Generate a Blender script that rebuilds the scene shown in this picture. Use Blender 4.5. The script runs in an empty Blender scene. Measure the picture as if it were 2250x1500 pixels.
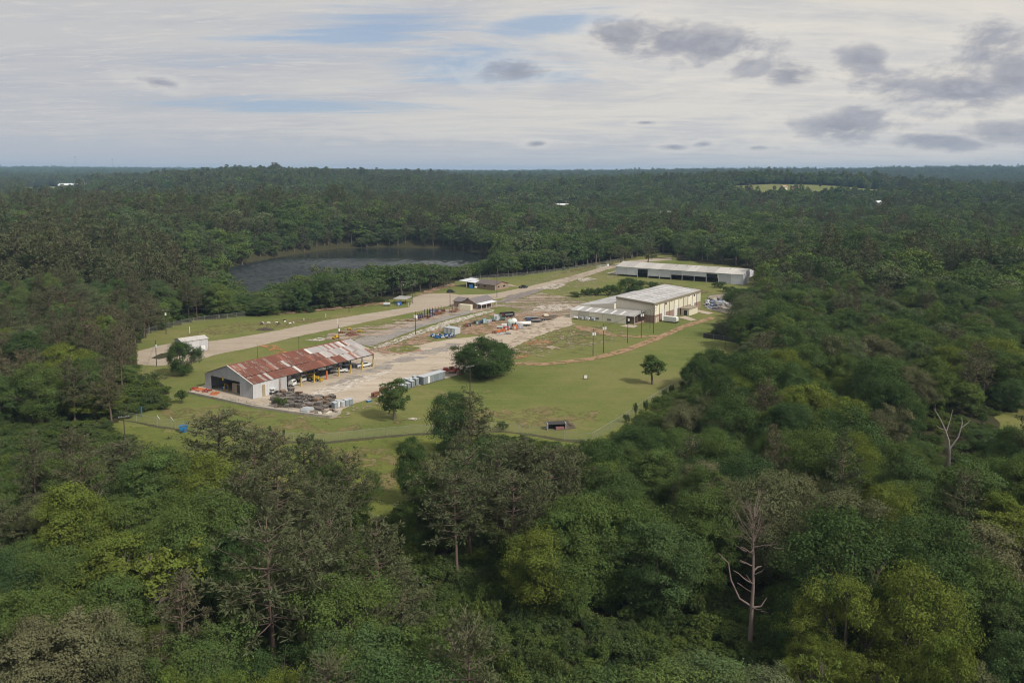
import bpy, bmesh, math, random
import numpy as np
from mathutils import Vector, Matrix

SC = bpy.context.scene
COL = SC.collection
random.seed(7)
RNG = np.random.default_rng(11)
PI = math.pi

# ------------------------------------------------------------------ camera
FPX, HZ, CY, EYE = 1850.0, 378.0, 560.0, 65.0       # focal length, horizon row, optical axis row (2250 x 1500 frame), eye height
PITCH = math.atan((CY - HZ) / FPX)
cam = bpy.data.objects.new('camera', bpy.data.cameras.new('camera'))
COL.objects.link(cam)
cam.location = (0, 0, EYE)
cam.rotation_euler = (PI / 2 - PITCH, 0, 0)
cam.data.sensor_width = 36.0
cam.data.lens = 36.0 * FPX / 2250.0
cam.data.shift_y = -(750.0 - CY) / 2250.0
cam.data.clip_start = 1.0
cam.data.clip_end = 60000.0
SC.camera = cam

# ------------------------------------------------------------------ render settings
SC.render.engine = 'CYCLES'
cy = SC.cycles
cy.max_bounces = 6; cy.diffuse_bounces = 1; cy.glossy_bounces = 2; cy.transmission_bounces = 3
cy.volume_bounces = 0; cy.transparent_max_bounces = 12
cy.caustics_reflective = False; cy.caustics_refractive = False
cy.use_denoising = True
cy.filter_width = 1.1
SC.view_settings.view_transform = 'Standard'
SC.view_settings.look = 'None'
SC.view_settings.gamma = 1.0
SC.view_settings.use_curve_mapping = False
EXPO = 0.62
SC.view_settings.exposure = EXPO

# ------------------------------------------------------------------ sun
SUN_AZ, SUN_EL = math.radians(-38), math.radians(43)     # from +x (right of the view), slightly behind the camera
sd = Vector((math.cos(SUN_EL) * math.cos(SUN_AZ), math.cos(SUN_EL) * math.sin(SUN_AZ), math.sin(SUN_EL)))
sun = bpy.data.objects.new('sun', bpy.data.lights.new('sun', 'SUN'))
COL.objects.link(sun)
sun.data.energy = 2.3
sun.data.angle = math.radians(6)
sun.data.color = (1.0, 0.94, 0.85)
sun.rotation_euler = sd.to_track_quat('Z', 'Y').to_euler()

# ------------------------------------------------------------------ pixel helpers (frame 2250 x 1500)
def ray(px, py):
    x = (px - 1125.0) / FPX; y = -(py - CY) / FPX
    return (x, math.cos(PITCH) + y * math.sin(PITCH), -math.sin(PITCH) + y * math.cos(PITCH))

def G(px, py, z=0.0):
    """the point at height z that the photograph shows at a pixel"""
    d = ray(px, py); t = (z - EYE) / d[2]
    return Vector((d[0] * t, d[1] * t, z))

# ------------------------------------------------------------------ world: sky texture veiled by clouds
W = bpy.data.worlds.new('World'); SC.world = W; W.use_nodes = True
nt = W.node_tree; nt.nodes.clear()
STR = 0.1
class NB:
    def __init__(s, tree): s.t = tree
    def n(s, typ, **kw):
        nd = s.t.nodes.new(typ)
        for k, v in kw.items(): setattr(nd, k, v)
        return nd
    def set(s, nd, i, v):
        if v is None: return
        if hasattr(v, 'is_output') or isinstance(v, bpy.types.NodeSocket): s.t.links.new(v, nd.inputs[i])
        else: nd.inputs[i].default_value = v
    def m(s, op, a, b=None, c=None, clamp=False):
        nd = s.n('ShaderNodeMath', operation=op); nd.use_clamp = clamp
        s.set(nd, 0, a); s.set(nd, 1, b); s.set(nd, 2, c)
        return nd.outputs[0]
    def mix(s, f, a, b, blend='MIX'):
        nd = s.n('ShaderNodeMix', data_type='RGBA', blend_type=blend)
        s.set(nd, 0, f)
        for i, v in ((6, a), (7, b)):
            if isinstance(v, (tuple, list)) and len(v) == 3: v = (*v, 1)
            s.set(nd, i, v)
        return nd.outputs[2]
    def comb(s, x, y, z):
        nd = s.n('ShaderNodeCombineXYZ'); s.set(nd, 0, x); s.set(nd, 1, y); s.set(nd, 2, z); return nd.outputs[0]
    def noise(s, vec, scale, detail=4, rough=0.55, dist=0.0, out=0):
        nd = s.n('ShaderNodeTexNoise'); s.set(nd, 'Vector', vec); s.set(nd, 'Scale', scale); s.set(nd, 'Detail', detail)
        s.set(nd, 'Roughness', rough); s.set(nd, 'Distortion', dist); return nd.outputs[out]
    def ramp(s, f, stops, interp='LINEAR'):
        nd = s.n('ShaderNodeValToRGB'); cr = nd.color_ramp; cr.interpolation = interp
        while len(cr.elements) < len(stops): cr.elements.new(0.5)
        for e, (p, c) in zip(cr.elements, stops):
            e.position = p; e.color = (*c, 1) if len(c) == 3 else c
        s.set(nd, 0, f); return nd.outputs[0]
    def step(s, f, lo, hi):
        nd = s.n('ShaderNodeMapRange', interpolation_type='SMOOTHSTEP'); nd.clamp = True
        s.set(nd, 0, f); s.set(nd, 1, lo); s.set(nd, 2, hi); return nd.outputs[0]
    def mapping(s, vec, scale=(1, 1, 1), loc=(0, 0, 0), rot=(0, 0, 0)):
        nd = s.n('ShaderNodeMapping'); s.set(nd, 0, vec); s.set(nd, 1, loc); s.set(nd, 2, rot); s.set(nd, 3, scale); return nd.outputs[0]
w = NB(nt)
def sk(r, g_, b):        # a sky colour given as it looks in the picture (sRGB 0..255), as a radiance for this strength
    f = lambda c: ((c / 255 + 0.055) / 1.055) ** 2.4
    k = 1 / (2 ** EXPO) / STR
    return (f(r) * k, f(g_) * k, f(b) * k)
sky = w.n('ShaderNodeTexSky'); sky.sky_type = 'NISHITA'; sky.sun_disc = False
sky.sun_elevation = SUN_EL; sky.sun_rotation = PI / 2 - SUN_AZ; sky.air_density = 1.0; sky.dust_density = 1.5
tc = w.n('ShaderNodeTexCoord').outputs['Generated']
sep = w.n('ShaderNodeSeparateXYZ'); nt.links.new(tc, sep.inputs[0]); dx, dy, dz = sep.outputs
az = w.m('ARCTAN2', dx, dy)
el = w.m('ARCSINE', dz)
elp = w.m('MAXIMUM', dz, 0.0)
den = w.m('ADD', elp, 0.09)
plane = w.comb(w.m('DIVIDE', dx, den), w.m('DIVIDE', dy, den), 0.0)
# high veil: broad streaks
veil_v = w.mapping(plane, (0.42, 0.8, 1), (1.3, 0.2, 0), (0, 0, math.radians(-28)))
v1 = w.noise(veil_v, 0.95, 10, 0.60, 1.6)
v2 = w.noise(w.mapping(plane, (0.45, 1.25, 1), (4, 7, 2), (0, 0, math.radians(-20))), 1.7, 9, 0.66, 1.3)
ang = w.comb(az, w.m('MULTIPLY', el, 2.2), 0.0)
wob = w.noise(ang, 9.0, 7, 0.62, 0.4)
wob2 = w.noise(ang, 26.0, 6, 0.6, 0.2)
def angular(px, py):
    d = Vector(ray(px, py)).normalized()
    return math.atan2(d.x, d.y), math.asin(d.z)
def ellipse(px, py, rx, ry, tilt=0.0):
    a0, e0 = angular(px, py)
    da = w.m('SUBTRACT', az, a0); de = w.m('SUBTRACT', el, e0)
    if tilt: de = w.m('SUBTRACT', de, w.m('MULTIPLY', da, tilt))
    qx = w.m('DIVIDE', da, rx / FPX); qy = w.m('DIVIDE', de, ry / FPX)
    return w.m('SUBTRACT', 1.0, w.m('SQRT', w.m('ADD', w.m('MULTIPLY', qx, qx), w.m('MULTIPLY', qy, qy))))
def union(es):
    o = es[0]
    for e in es[1:]: o = w.m('MAXIMUM', o, e)
    return o
warm, pale, lilac, blue = sk(224, 219, 211), sk(208, 207, 206), sk(190, 192, 199), sk(128, 158, 196)
veil = w.mix(w.step(w.m('ADD', w.m('MULTIPLY', v1, 0.6), w.m('MULTIPLY', v2, 0.5)), 0.44, 0.64), lilac, warm)
# left and upper left greyer, right brighter and warmer
side = w.step(az, -0.5, 0.35)
veil = w.mix(w.m('MULTIPLY', w.m('SUBTRACT', 1.0, side), 0.7), veil, sk(186, 188, 194))
veil = w.mix(w.m('MULTIPLY', side, 0.35), veil, sk(218, 214, 206))
v3 = w.noise(w.mapping(plane, (0.8, 2.4, 1), (2, 3, 5), (0, 0, math.radians(-30))), 3.2, 8, 0.7, 1.8)
veil = w.mix(w.m('MULTIPLY', w.step(v3, 0.50, 0.68), 0.38), veil, sk(228, 223, 214))
# blue openings
gaps = union([ellipse(820, 62, 270, 46, 0.12), ellipse(1230, 50, 200, 34, 0.10), ellipse(1060, 150, 260, 60, 0.0), ellipse(600, 232, 330, 22)])
gapf = w.step(w.m('ADD', gaps, w.m('MULTIPLY', w.m('SUBTRACT', v2, 0.5), 3.0)), -0.1, 0.8)
gapn = w.step(v1, 0.40, 0.28)
gapw = w.m('MULTIPLY', w.m('MAXIMUM', w.m('MULTIPLY', gapf, 0.85), w.m('MULTIPLY', gapn, 0.4)), 0.82)
bluemix = w.mix(0.75, sky.outputs[0], blue)
col = w.mix(gapw, veil, bluemix)
# grey bank along the horizon
edge = w.m('ADD', el, w.m('MULTIPLY', w.m('SUBTRACT', wob2, 0.5), 0.035))
bank = w.m('MULTIPLY', w.step(edge, 0.046, 0.026), w.m('SUBTRACT', 0.80, w.m('MULTIPLY', side, 0.45)))
col = w.mix(bank, col, sk(184, 188, 196))
col = w.mix(w.m('MULTIPLY', w.step(el, 0.010, 0.0), 0.5), col, sk(205, 210, 216))
# low dark cumulus
cl = [(1575, 95, 150, 62, 0), (1500, 95, 120, 40, 0), (1345, 82, 80, 44, 0), (1640, 140, 70, 40, 0), (1905, 124, 60, 40, 0), (1130, 158, 105, 26, 0),
      (2130, 200, 230, 70, -0.1), (2150, 130, 90, 70, 0), (2230, 180, 120, 90, 0), (1850, 278, 150, 32, -0.05), (1890, 258, 60, 26, 0), (350, 182, 55, 15, -0.08),
      (2210, 285, 90, 30, 0), (2060, 312, 110, 22, -0.1), (1735, 172, 60, 34, 0), (1420, 270, 34, 8, 0), (1480, 324, 34, 9, 0), (1550, 317, 34, 9, 0),
      (1180, 316, 30, 10, 0), (1660, 325, 50, 9, 0)]
cum = union([ellipse(*c) for c in cl])
puff = w.m('ADD', w.m('MULTIPLY', w.m('SUBTRACT', wob, 0.5), 3.3), w.m('MULTIPLY', w.m('SUBTRACT', wob2, 0.5), 1.8))
cumd = w.m('ADD', cum, puff)
cumf = w.step(cumd, -0.05, 0.85)
wob_up = w.noise(w.comb(az, w.m('ADD', w.m('MULTIPLY', el, 2.2), 0.022), 0.0), 9.0, 7, 0.62, 0.4)
lit = w.m('MULTIPLY', w.m('SUBTRACT', wob, wob_up), 3.2, clamp=True)
# the same kind of cloud scattered over the rest of the sky
away = w.m('MAXIMUM', w.step(w.m('ABSOLUTE', az), 0.62, 0.85), w.step(el, 0.24, 0.4))
field = w.m('MULTIPLY', w.step(w.noise(plane, 1.6, 6, 0.6, 0.3), 0.58, 0.68), away)
cumf = w.m('MAXIMUM', w.m('MULTIPLY', cumf, 0.84), w.m('MULTIPLY', field, 0.8))
cumc = w.mix(w.step(wob2, 0.35, 0.65), sk(140, 144, 158), sk(160, 163, 174))
rim = w.m('MULTIPLY', w.m('MULTIPLY', w.step(cumd, -0.9, 0.1), w.m('SUBTRACT', 1.0, cumf)), 0.30)
col = w.mix(rim, col, sk(234, 228, 218))
cumc = w.mix(lit, cumc, sk(196, 195, 198))
col = w.mix(cumf, col, cumc)
bg = w.n('ShaderNodeBackground'); nt.links.new(col, bg.inputs[0]); bg.inputs[1].default_value = STR
wo = w.n('ShaderNodeOutputWorld'); nt.links.new(bg.outputs[0], wo.inputs[0])

# ------------------------------------------------------------------ object helpers
def tag(o, label=None, cat=None, group=None, kind=None):
    if label: o['label'] = label
    if cat: o['category'] = cat
    if group: o['group'] = group
    if kind: o['kind'] = kind
    return o
def empty(name, loc=(0, 0, 0), rz=0.0, label=None, cat=None, group=None):
    o = bpy.data.objects.new(name, None); COL.objects.link(o)
    o.location = loc; o.rotation_euler = (0, 0, rz); o.empty_display_size = 0.5
    return tag(o, label, cat, group)
def link(name, me, parent=None, loc=None, rot=None, scale=None):
    o = bpy.data.objects.new(name, me); COL.objects.link(o)
    if parent: o.parent = parent
    if loc is not None: o.location = loc
    if rot is not None: o.rotation_euler = rot
    if scale is not None: o.scale = scale
    return o
def np_mesh(name, V, F, mats, mat_idx=None, smooth=False, fattr=None):
    """V (n,3); F (m,k) with constant k"""
    me = bpy.data.meshes.new(name)
    V = np.asarray(V, dtype=np.float32); F = np.asarray(F, dtype=np.int32)
    m, k = F.shape
    me.vertices.add(len(V)); me.vertices.foreach_set('co', V.ravel())
    me.loops.add(m * k); me.loops.foreach_set('vertex_index', F.ravel())
    me.polygons.add(m); me.polygons.foreach_set('loop_start', np.arange(0, m * k, k, dtype=np.int32))
    try: me.polygons.foreach_set('loop_total', np.full(m, k, dtype=np.int32))
    except Exception: pass
    if mat_idx is not None: me.polygons.foreach_set('material_index', np.asarray(mat_idx, dtype=np.int32))
    me.polygons.foreach_set('use_smooth', np.full(m, smooth, dtype=bool))
    for mt in mats: me.materials.append(mt)
    if fattr is not None:
        a = me.attributes.new('tone', 'FLOAT', 'FACE'); a.data.foreach_set('value', np.asarray(fattr, dtype=np.float32))
    me.update(calc_edges=True)
    return me
# ------------------------------------------------------------------ materials
MATS = {}
def material(name):
    m = bpy.data.materials.new(name); m.use_nodes = True
    t = m.node_tree; t.nodes.clear()
    b = NB(t); out = b.n('ShaderNodeOutputMaterial')
    MATS[name] = m
    return m, b, out
def finish(b, out, color, rough=0.8, metal=0.0, spec=0.3, bump=None, bump_d=0.05, bump_s=0.6):
    p = b.n('ShaderNodeBsdfPrincipled')
    b.set(p, 'Base Color', color if not isinstance(color, tuple) else (*color[:3], 1)); b.set(p, 'Roughness', rough); b.set(p, 'Metallic', metal)
    b.set(p, 'Specular IOR Level', spec)
    if bump is not None:
        bp = b.n('ShaderNodeBump'); bp.inputs['Distance'].default_value = bump_d; bp.inputs['Strength'].default_value = bump_s
        b.set(bp, 'Height', bump); b.t.links.new(bp.outputs[0], p.inputs['Normal'])
    b.t.links.new(p.outputs[0], out.inputs[0])
    return p
def objpos(b): return b.n('ShaderNodeTexCoord').outputs['Object']
def worldpos(b): return b.n('ShaderNodeNewGeometry').outputs['Position']
def plain(name, color, rough=0.6, metal=0.0, spec=0.4, wear=0.25, scale=1.2, wearcol=None, rand=0.0):
    """painted or bare solid with blotchy wear"""
    m, b, out = material(name)
    n = b.noise(objpos(b), scale, 5, 0.65)
    wc = wearcol or tuple(c * 0.55 for c in color)
    c = b.mix(b.m('MULTIPLY', b.step(n, 0.45, 0.75), wear * 2), color, wc)
    if rand:
        oi = b.n('ShaderNodeObjectInfo').outputs['Random']
        h = b.n('ShaderNodeHueSaturation'); b.set(h, 'Value', b.m('ADD', 1 - rand, b.m('MULTIPLY', oi, 2 * rand))); b.set(h, 'Color', c); c = h.outputs[0]
    finish(b, out, c, rough, metal, spec)
    return m

def leaf_mat(name, stops, transl=0.3, vary=0.3, stand=False):
    """foliage: colour by object (one stop to the next) and by leaf"""
    m, b, out = material(name)
    oi = b.n('ShaderNodeObjectInfo').outputs['Random']
    at = b.n('ShaderNodeAttribute'); at.attribute_name = 'tone'; tone = at.outputs['Fac']
    k = max(1, len(stops) - 1)
    if stand:      # kinds of tree stand together in patches
        st_ = b.noise(worldpos(b), 0.011, 4, 0.6)
        oi = b.m('ADD', b.m('MULTIPLY', oi, 0.62), b.m('MULTIPLY', b.m('SUBTRACT', st_, 0.30), 1.0), clamp=True)
    c = b.ramp(oi, [(i / k, s) for i, s in enumerate(stops)])
    h = b.n('ShaderNodeHueSaturation')
    b.set(h, 'Hue', b.m('ADD', 0.485, b.m('MULTIPLY', tone, 0.03)))
    b.set(h, 'Saturation', 1.0)
    b.set(h, 'Value', b.m('ADD', 1 - vary, b.m('MULTIPLY', tone, 2 * vary)))
    b.set(h, 'Color', c)
    d = b.n('ShaderNodeBsdfDiffuse'); b.set(d, 0, h.outputs[0])
    tr = b.n('ShaderNodeBsdfTranslucent')
    b.set(tr, 0, b.mix(0.5, h.outputs[0], (0.16, 0.20, 0.03), 'MIX'))
    mx = b.n('ShaderNodeMixShader'); b.set(mx, 0, transl)
    b.t.links.new(d.outputs[0], mx.inputs[1]); b.t.links.new(tr.outputs[0], mx.inputs[2])
    b.t.links.new(mx.outputs[0], out.inputs[0])
    return m
L_DARK = leaf_mat('leaf_dark', [(0.055, 0.092, 0.033), (0.070, 0.113, 0.037), (0.058, 0.101, 0.042)], 0.16, 0.2)
L_MID = leaf_mat('leaf_mid', [(0.091, 0.140, 0.043), (0.111, 0.158, 0.045), (0.089, 0.140, 0.054)], 0.20, 0.2)
L_LIME = leaf_mat('leaf_lime', [(0.149, 0.192, 0.040), (0.171, 0.208, 0.044), (0.128, 0.178, 0.042)], 0.24, 0.2)
L_OLIVE = leaf_mat('leaf_olive', [(0.144, 0.152, 0.077), (0.167, 0.162, 0.088), (0.121, 0.138, 0.064)], 0.15, 0.2)
L_MIX = leaf_mat('leaf_mix', [(0.058, 0.101, 0.037), (0.106, 0.164, 0.051), (0.078, 0.131, 0.049), (0.148, 0.202, 0.056), (0.090, 0.132, 0.063), (0.150, 0.173, 0.088), (0.072, 0.121, 0.044), (0.120, 0.170, 0.054), (0.062, 0.103, 0.044)], 0.18, 0.2, True)
L_PINE = leaf_mat('needle', [(0.096, 0.110, 0.055), (0.118, 0.130, 0.065), (0.086, 0.110, 0.053)], 0.12, 0.25)
L_PINEB = leaf_mat('needle_brown', [(0.114, 0.108, 0.064), (0.097, 0.110, 0.055), (0.130, 0.114, 0.070)], 0.12, 0.25)
L_SHRUB = leaf_mat('leaf_shrub', [(0.067, 0.107, 0.036), (0.126, 0.167, 0.042), (0.084, 0.114, 0.048), (0.101, 0.144, 0.042), (0.057, 0.086, 0.038)], 0.22, 0.22)
L_RED = leaf_mat('leaf_red', [(0.160, 0.083, 0.054), (0.174, 0.090, 0.061)], 0.15)
def bark_mat(name, c1, c2):
    m, b, out = material(name)
    p = objpos(b)
    n = b.noise(b.mapping(p, (6, 6, 1.2)), 1.0, 6, 0.7)
    finish(b, out, b.mix(n, c1, c2), 0.95, bump=n, bump_d=0.06)
    return m
BARK = bark_mat('bark', (0.075, 0.058, 0.045), (0.19, 0.16, 0.135))
BARKP = bark_mat('pine_bark', (0.09, 0.062, 0.046), (0.20, 0.15, 0.12))
BARKD = bark_mat('dead_wood', (0.13, 0.092, 0.075), (0.30, 0.235, 0.205))
BARKW = bark_mat('bleached_wood', (0.20, 0.17, 0.15), (0.40, 0.36, 0.325))

# ------------------------------------------------------------------ the lie of the land
_AZC = np.array([-0.608, -0.305, 0.0, 0.305, 0.608])            # tan(azimuth) of the columns below
_D = np.array([0, 330, 420, 480, 560, 720, 900, 1050, 1250, 1450, 1650, 1800, 2100, 2500, 2900, 3600, 4300, 5500, 7000, 8500, 11000, 15000], float)
_T = np.array([
    [-2, 0, 4, 7, 9, 12, 15, 17, 10, 4, 3, 2, 3, 16, 15, 20, 30, 45, 62, 82, 70, 40],
    [-2, 0, -2, -3, 1, 12, 20, 15, 8, 10, 18, 26, 40, 52, 44, 26, 30, 45, 58, 70, 62, 40],
    [-2, 0, 0, -2, -4, -4, 3, 8, 9, 11, 15, 16, 20, 30, 26, 30, 36, 40, 44, 46, 46, 34],
    [-2, 0, 0, 0, 1, 1, 1, 0, 0, 6, 23, 40, 36, 24, 24, 34, 50, 56, 50, 54, 58, 40],
    [-2, 0, 0, 1, 3, 0, -1, -2, -3, -1, 8, 14, 10, 9, 11, 16, 40, 70, 64, 58, 60, 40]], float)
def _sm(t): return t * t * (3 - 2 * t)
_NW = [(RNG.uniform(0, 6.28), RNG.uniform(0, 6.28), l, a) for l, a in ((900, 3.2), (620, 2.6), (400, 2.0), (270, 1.3), (180, 0.8), (1500, 4.0))]
def poly_px(pts, z=0.0): return np.array([G(x, y, z)[:2] for x, y in pts])
def inside(P, poly):
    x, y = P[:, 0], P[:, 1]; r = np.zeros(len(P), bool); n = len(poly)
    for i in range(n):
        x1, y1 = poly[i]; x2, y2 = poly[(i + 1) % n]
        c = (y1 > y) != (y2 > y)
        if c.any(): r ^= c & (x < (x2 - x1) * (y - y1) / (y2 - y1 + 1e-12) + x1)
    return r
def dist_poly(P, poly, closed=True):
    d = np.full(len(P), 1e9); n = len(poly)
    for i in range(n if closed else n - 1):
        a = poly[i]; e = poly[(i + 1) % n] - a
        t = np.clip(((P - a) @ e) / (e @ e + 1e-9), 0, 1)
        d = np.minimum(d, np.linalg.norm(P - a - t[:, None] * e, axis=1))
    return d
LAKE_Z = -4.0
LAKE = poly_px([(440, 622), (520, 640), (640, 652), (760, 655), (900, 620), (1000, 596), (1085, 584), (1090, 562), (1000, 547), (860, 543), (740, 546), (640, 560), (570, 573), (500, 590)], LAKE_Z)
COMPOUND = poly_px([(298, 812), (300, 760), (330, 730), (420, 706), (530, 694), (620, 691), (700, 684), (800, 672), (860, 658), (905, 644), (985, 630), (1000, 618), (1060, 611), (1150, 605), (1250, 590), (1330, 578),
    (1400, 565), (1440, 556), (1475, 556), (1490, 572), (1560, 578), (1665, 592), (1672, 632), (1640, 655), (1640, 690), (1590, 712), (1550, 738), (1625, 752), (1625, 782), (1540, 800), (1525, 850), (1480, 905), (1420, 950),
    (1330, 1000), (1240, 1040), (1090, 1050), (960, 1060), (905, 1085), (880, 1150), (840, 1170), (800, 1140), (740, 1110), (600, 1075), (450, 1060), (400, 1030), (250, 985), (235, 930), (330, 905), (370, 860), (345, 835), (310, 830)])
def ground_z(P):
    P = np.asarray(P, float); d = np.hypot(P[:, 0], P[:, 1])
    t = np.where(P[:, 1] > 1.0, P[:, 0] / np.maximum(P[:, 1], 1.0), np.sign(P[:, 0]) * 0.608)
    t = np.clip(t, _AZC[0], _AZC[-1])
    j = np.clip(np.searchsorted(_AZC, t) - 1, 0, 3); f = _sm((t - _AZC[j]) / (_AZC[j + 1] - _AZC[j]))
    i = np.clip(np.searchsorted(_D, d) - 1, 0, len(_D) - 2); g_ = _sm(np.clip((d - _D[i]) / (_D[i + 1] - _D[i]), 0, 1))
    z = (_T[j, i] * (1 - g_) + _T[j, i + 1] * g_) * (1 - f) + (_T[j + 1, i] * (1 - g_) + _T[j + 1, i + 1] * g_) * f
    nz = np.zeros(len(P))
    for k, (a, b_, l, amp) in enumerate(_NW):
        th = k * 1.1
        u = P[:, 0] * math.cos(th) + P[:, 1] * math.sin(th); v = -P[:, 0] * math.sin(th) + P[:, 1] * math.cos(th)
        nz += amp * np.sin(u * 6.283 / l + a) * np.cos(v * 6.283 / (l * 1.3) + b_)
    z = z + nz * np.clip((d - 480) / 900, 0, 1) * np.clip(1.25 - d / 5000, 0.35, 1)
    # flat works yard
    near = d < 700
    if near.any():
        Q = P[near]; ins = inside(Q, COMPOUND); dd = dist_poly(Q, COMPOUND)
        wgt = np.where(ins, 1.0, np.clip(1 - dd / 30, 0, 1)); z[near] = z[near] * (1 - _sm(wgt))
    near = (d > 350) & (d < 900)
    if near.any():
        Q = P[near]; ins = inside(Q, LAKE); dd = dist_poly(Q, LAKE)
        zz = z[near]; wgt = np.clip(1 - dd / 28, 0, 1); base = np.where(ins, LAKE_Z - 0.4 - np.minimum(dd, 12) * 0.2, LAKE_Z + np.minimum(dd, 40) * 0.22)
        z[near] = np.where(ins, base, zz * (1 - _sm(wgt)) + base * _sm(wgt))
    return z

# clearings among the trees, far off (world x, y)
def at(px, d): return np.array([(px - 1125) / FPX * d, d])
FIELDS = [np.array([at(1575, 1530), at(1690, 1500), at(1850, 1490), at(2040, 1520), at(2020, 1760), at(1860, 1800), at(1700, 1800), at(1600, 1740)]),
          np.array([at(1055, 1480), at(1150, 1480), at(1150, 1720), at(1055, 1720)]),
          np.array([at(935, 1400), at(985, 1400), at(985, 1540), at(930, 1540)]),
          np.array([at(1500, 1250), at(1555, 1250), at(1550, 1380), at(1505, 1380)]),
          np.array([at(50, 1750), at(225, 1750), at(205, 2620), at(60, 2620)]),
          np.array([at(290, 2500), at(380, 2500), at(370, 2750), at(300, 2750)])]
# (column, distance, half width in metres) of the far houses: each stands in a gap among the trees
HOUSES = [(352, 1800, 16), (1216, 1330, 12), (1242, 1330, 18), (1462, 1020, 9), (1928, 1280, 16), (880, 1460, 10), (300, 640, 10)]
for px_, d_, w_ in HOUSES:
    k_ = w_ / d_ * FPX; FIELDS.append(np.array([at(px_ - k_, d_ - d_ * 0.10), at(px_ + k_, d_ - d_ * 0.10), at(px_ + k_, d_ + 12), at(px_ - k_, d_ + 12)]))
SIDE = [poly_px(p) for p in ([(2150, 800), (2260, 775), (2400, 800), (2400, 900), (2260, 900)], [(2185, 905), (2400, 890), (2400, 1060), (2235, 1010)])]
SCRUB = [poly_px(p) for p in ([(840, 1170), (1000, 1165), (1150, 1190), (1180, 1320), (1300, 1360), (1480, 1330), (1560, 1330), (1760, 1420), (1700, 1640), (1000, 1640), (900, 1400), (760, 1300), (640, 1240), (700, 1190)],
                              [(-200, 960), (0, 945), (240, 930), (300, 985), (400, 1040), (330, 1080), (150, 1085), (-200, 1110)],
                              [(300, 842), (350, 850), (365, 900), (260, 925), (200, 905)],
                              [(1305, 985), (1370, 946), (1455, 887), (1515, 852), (1560, 880), (1490, 945), (1400, 1010), (1320, 1030)], [(960, 985), (1100, 965), (1230, 985), (1290, 1000), (1250, 1030), (1000, 1030)])]

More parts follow.
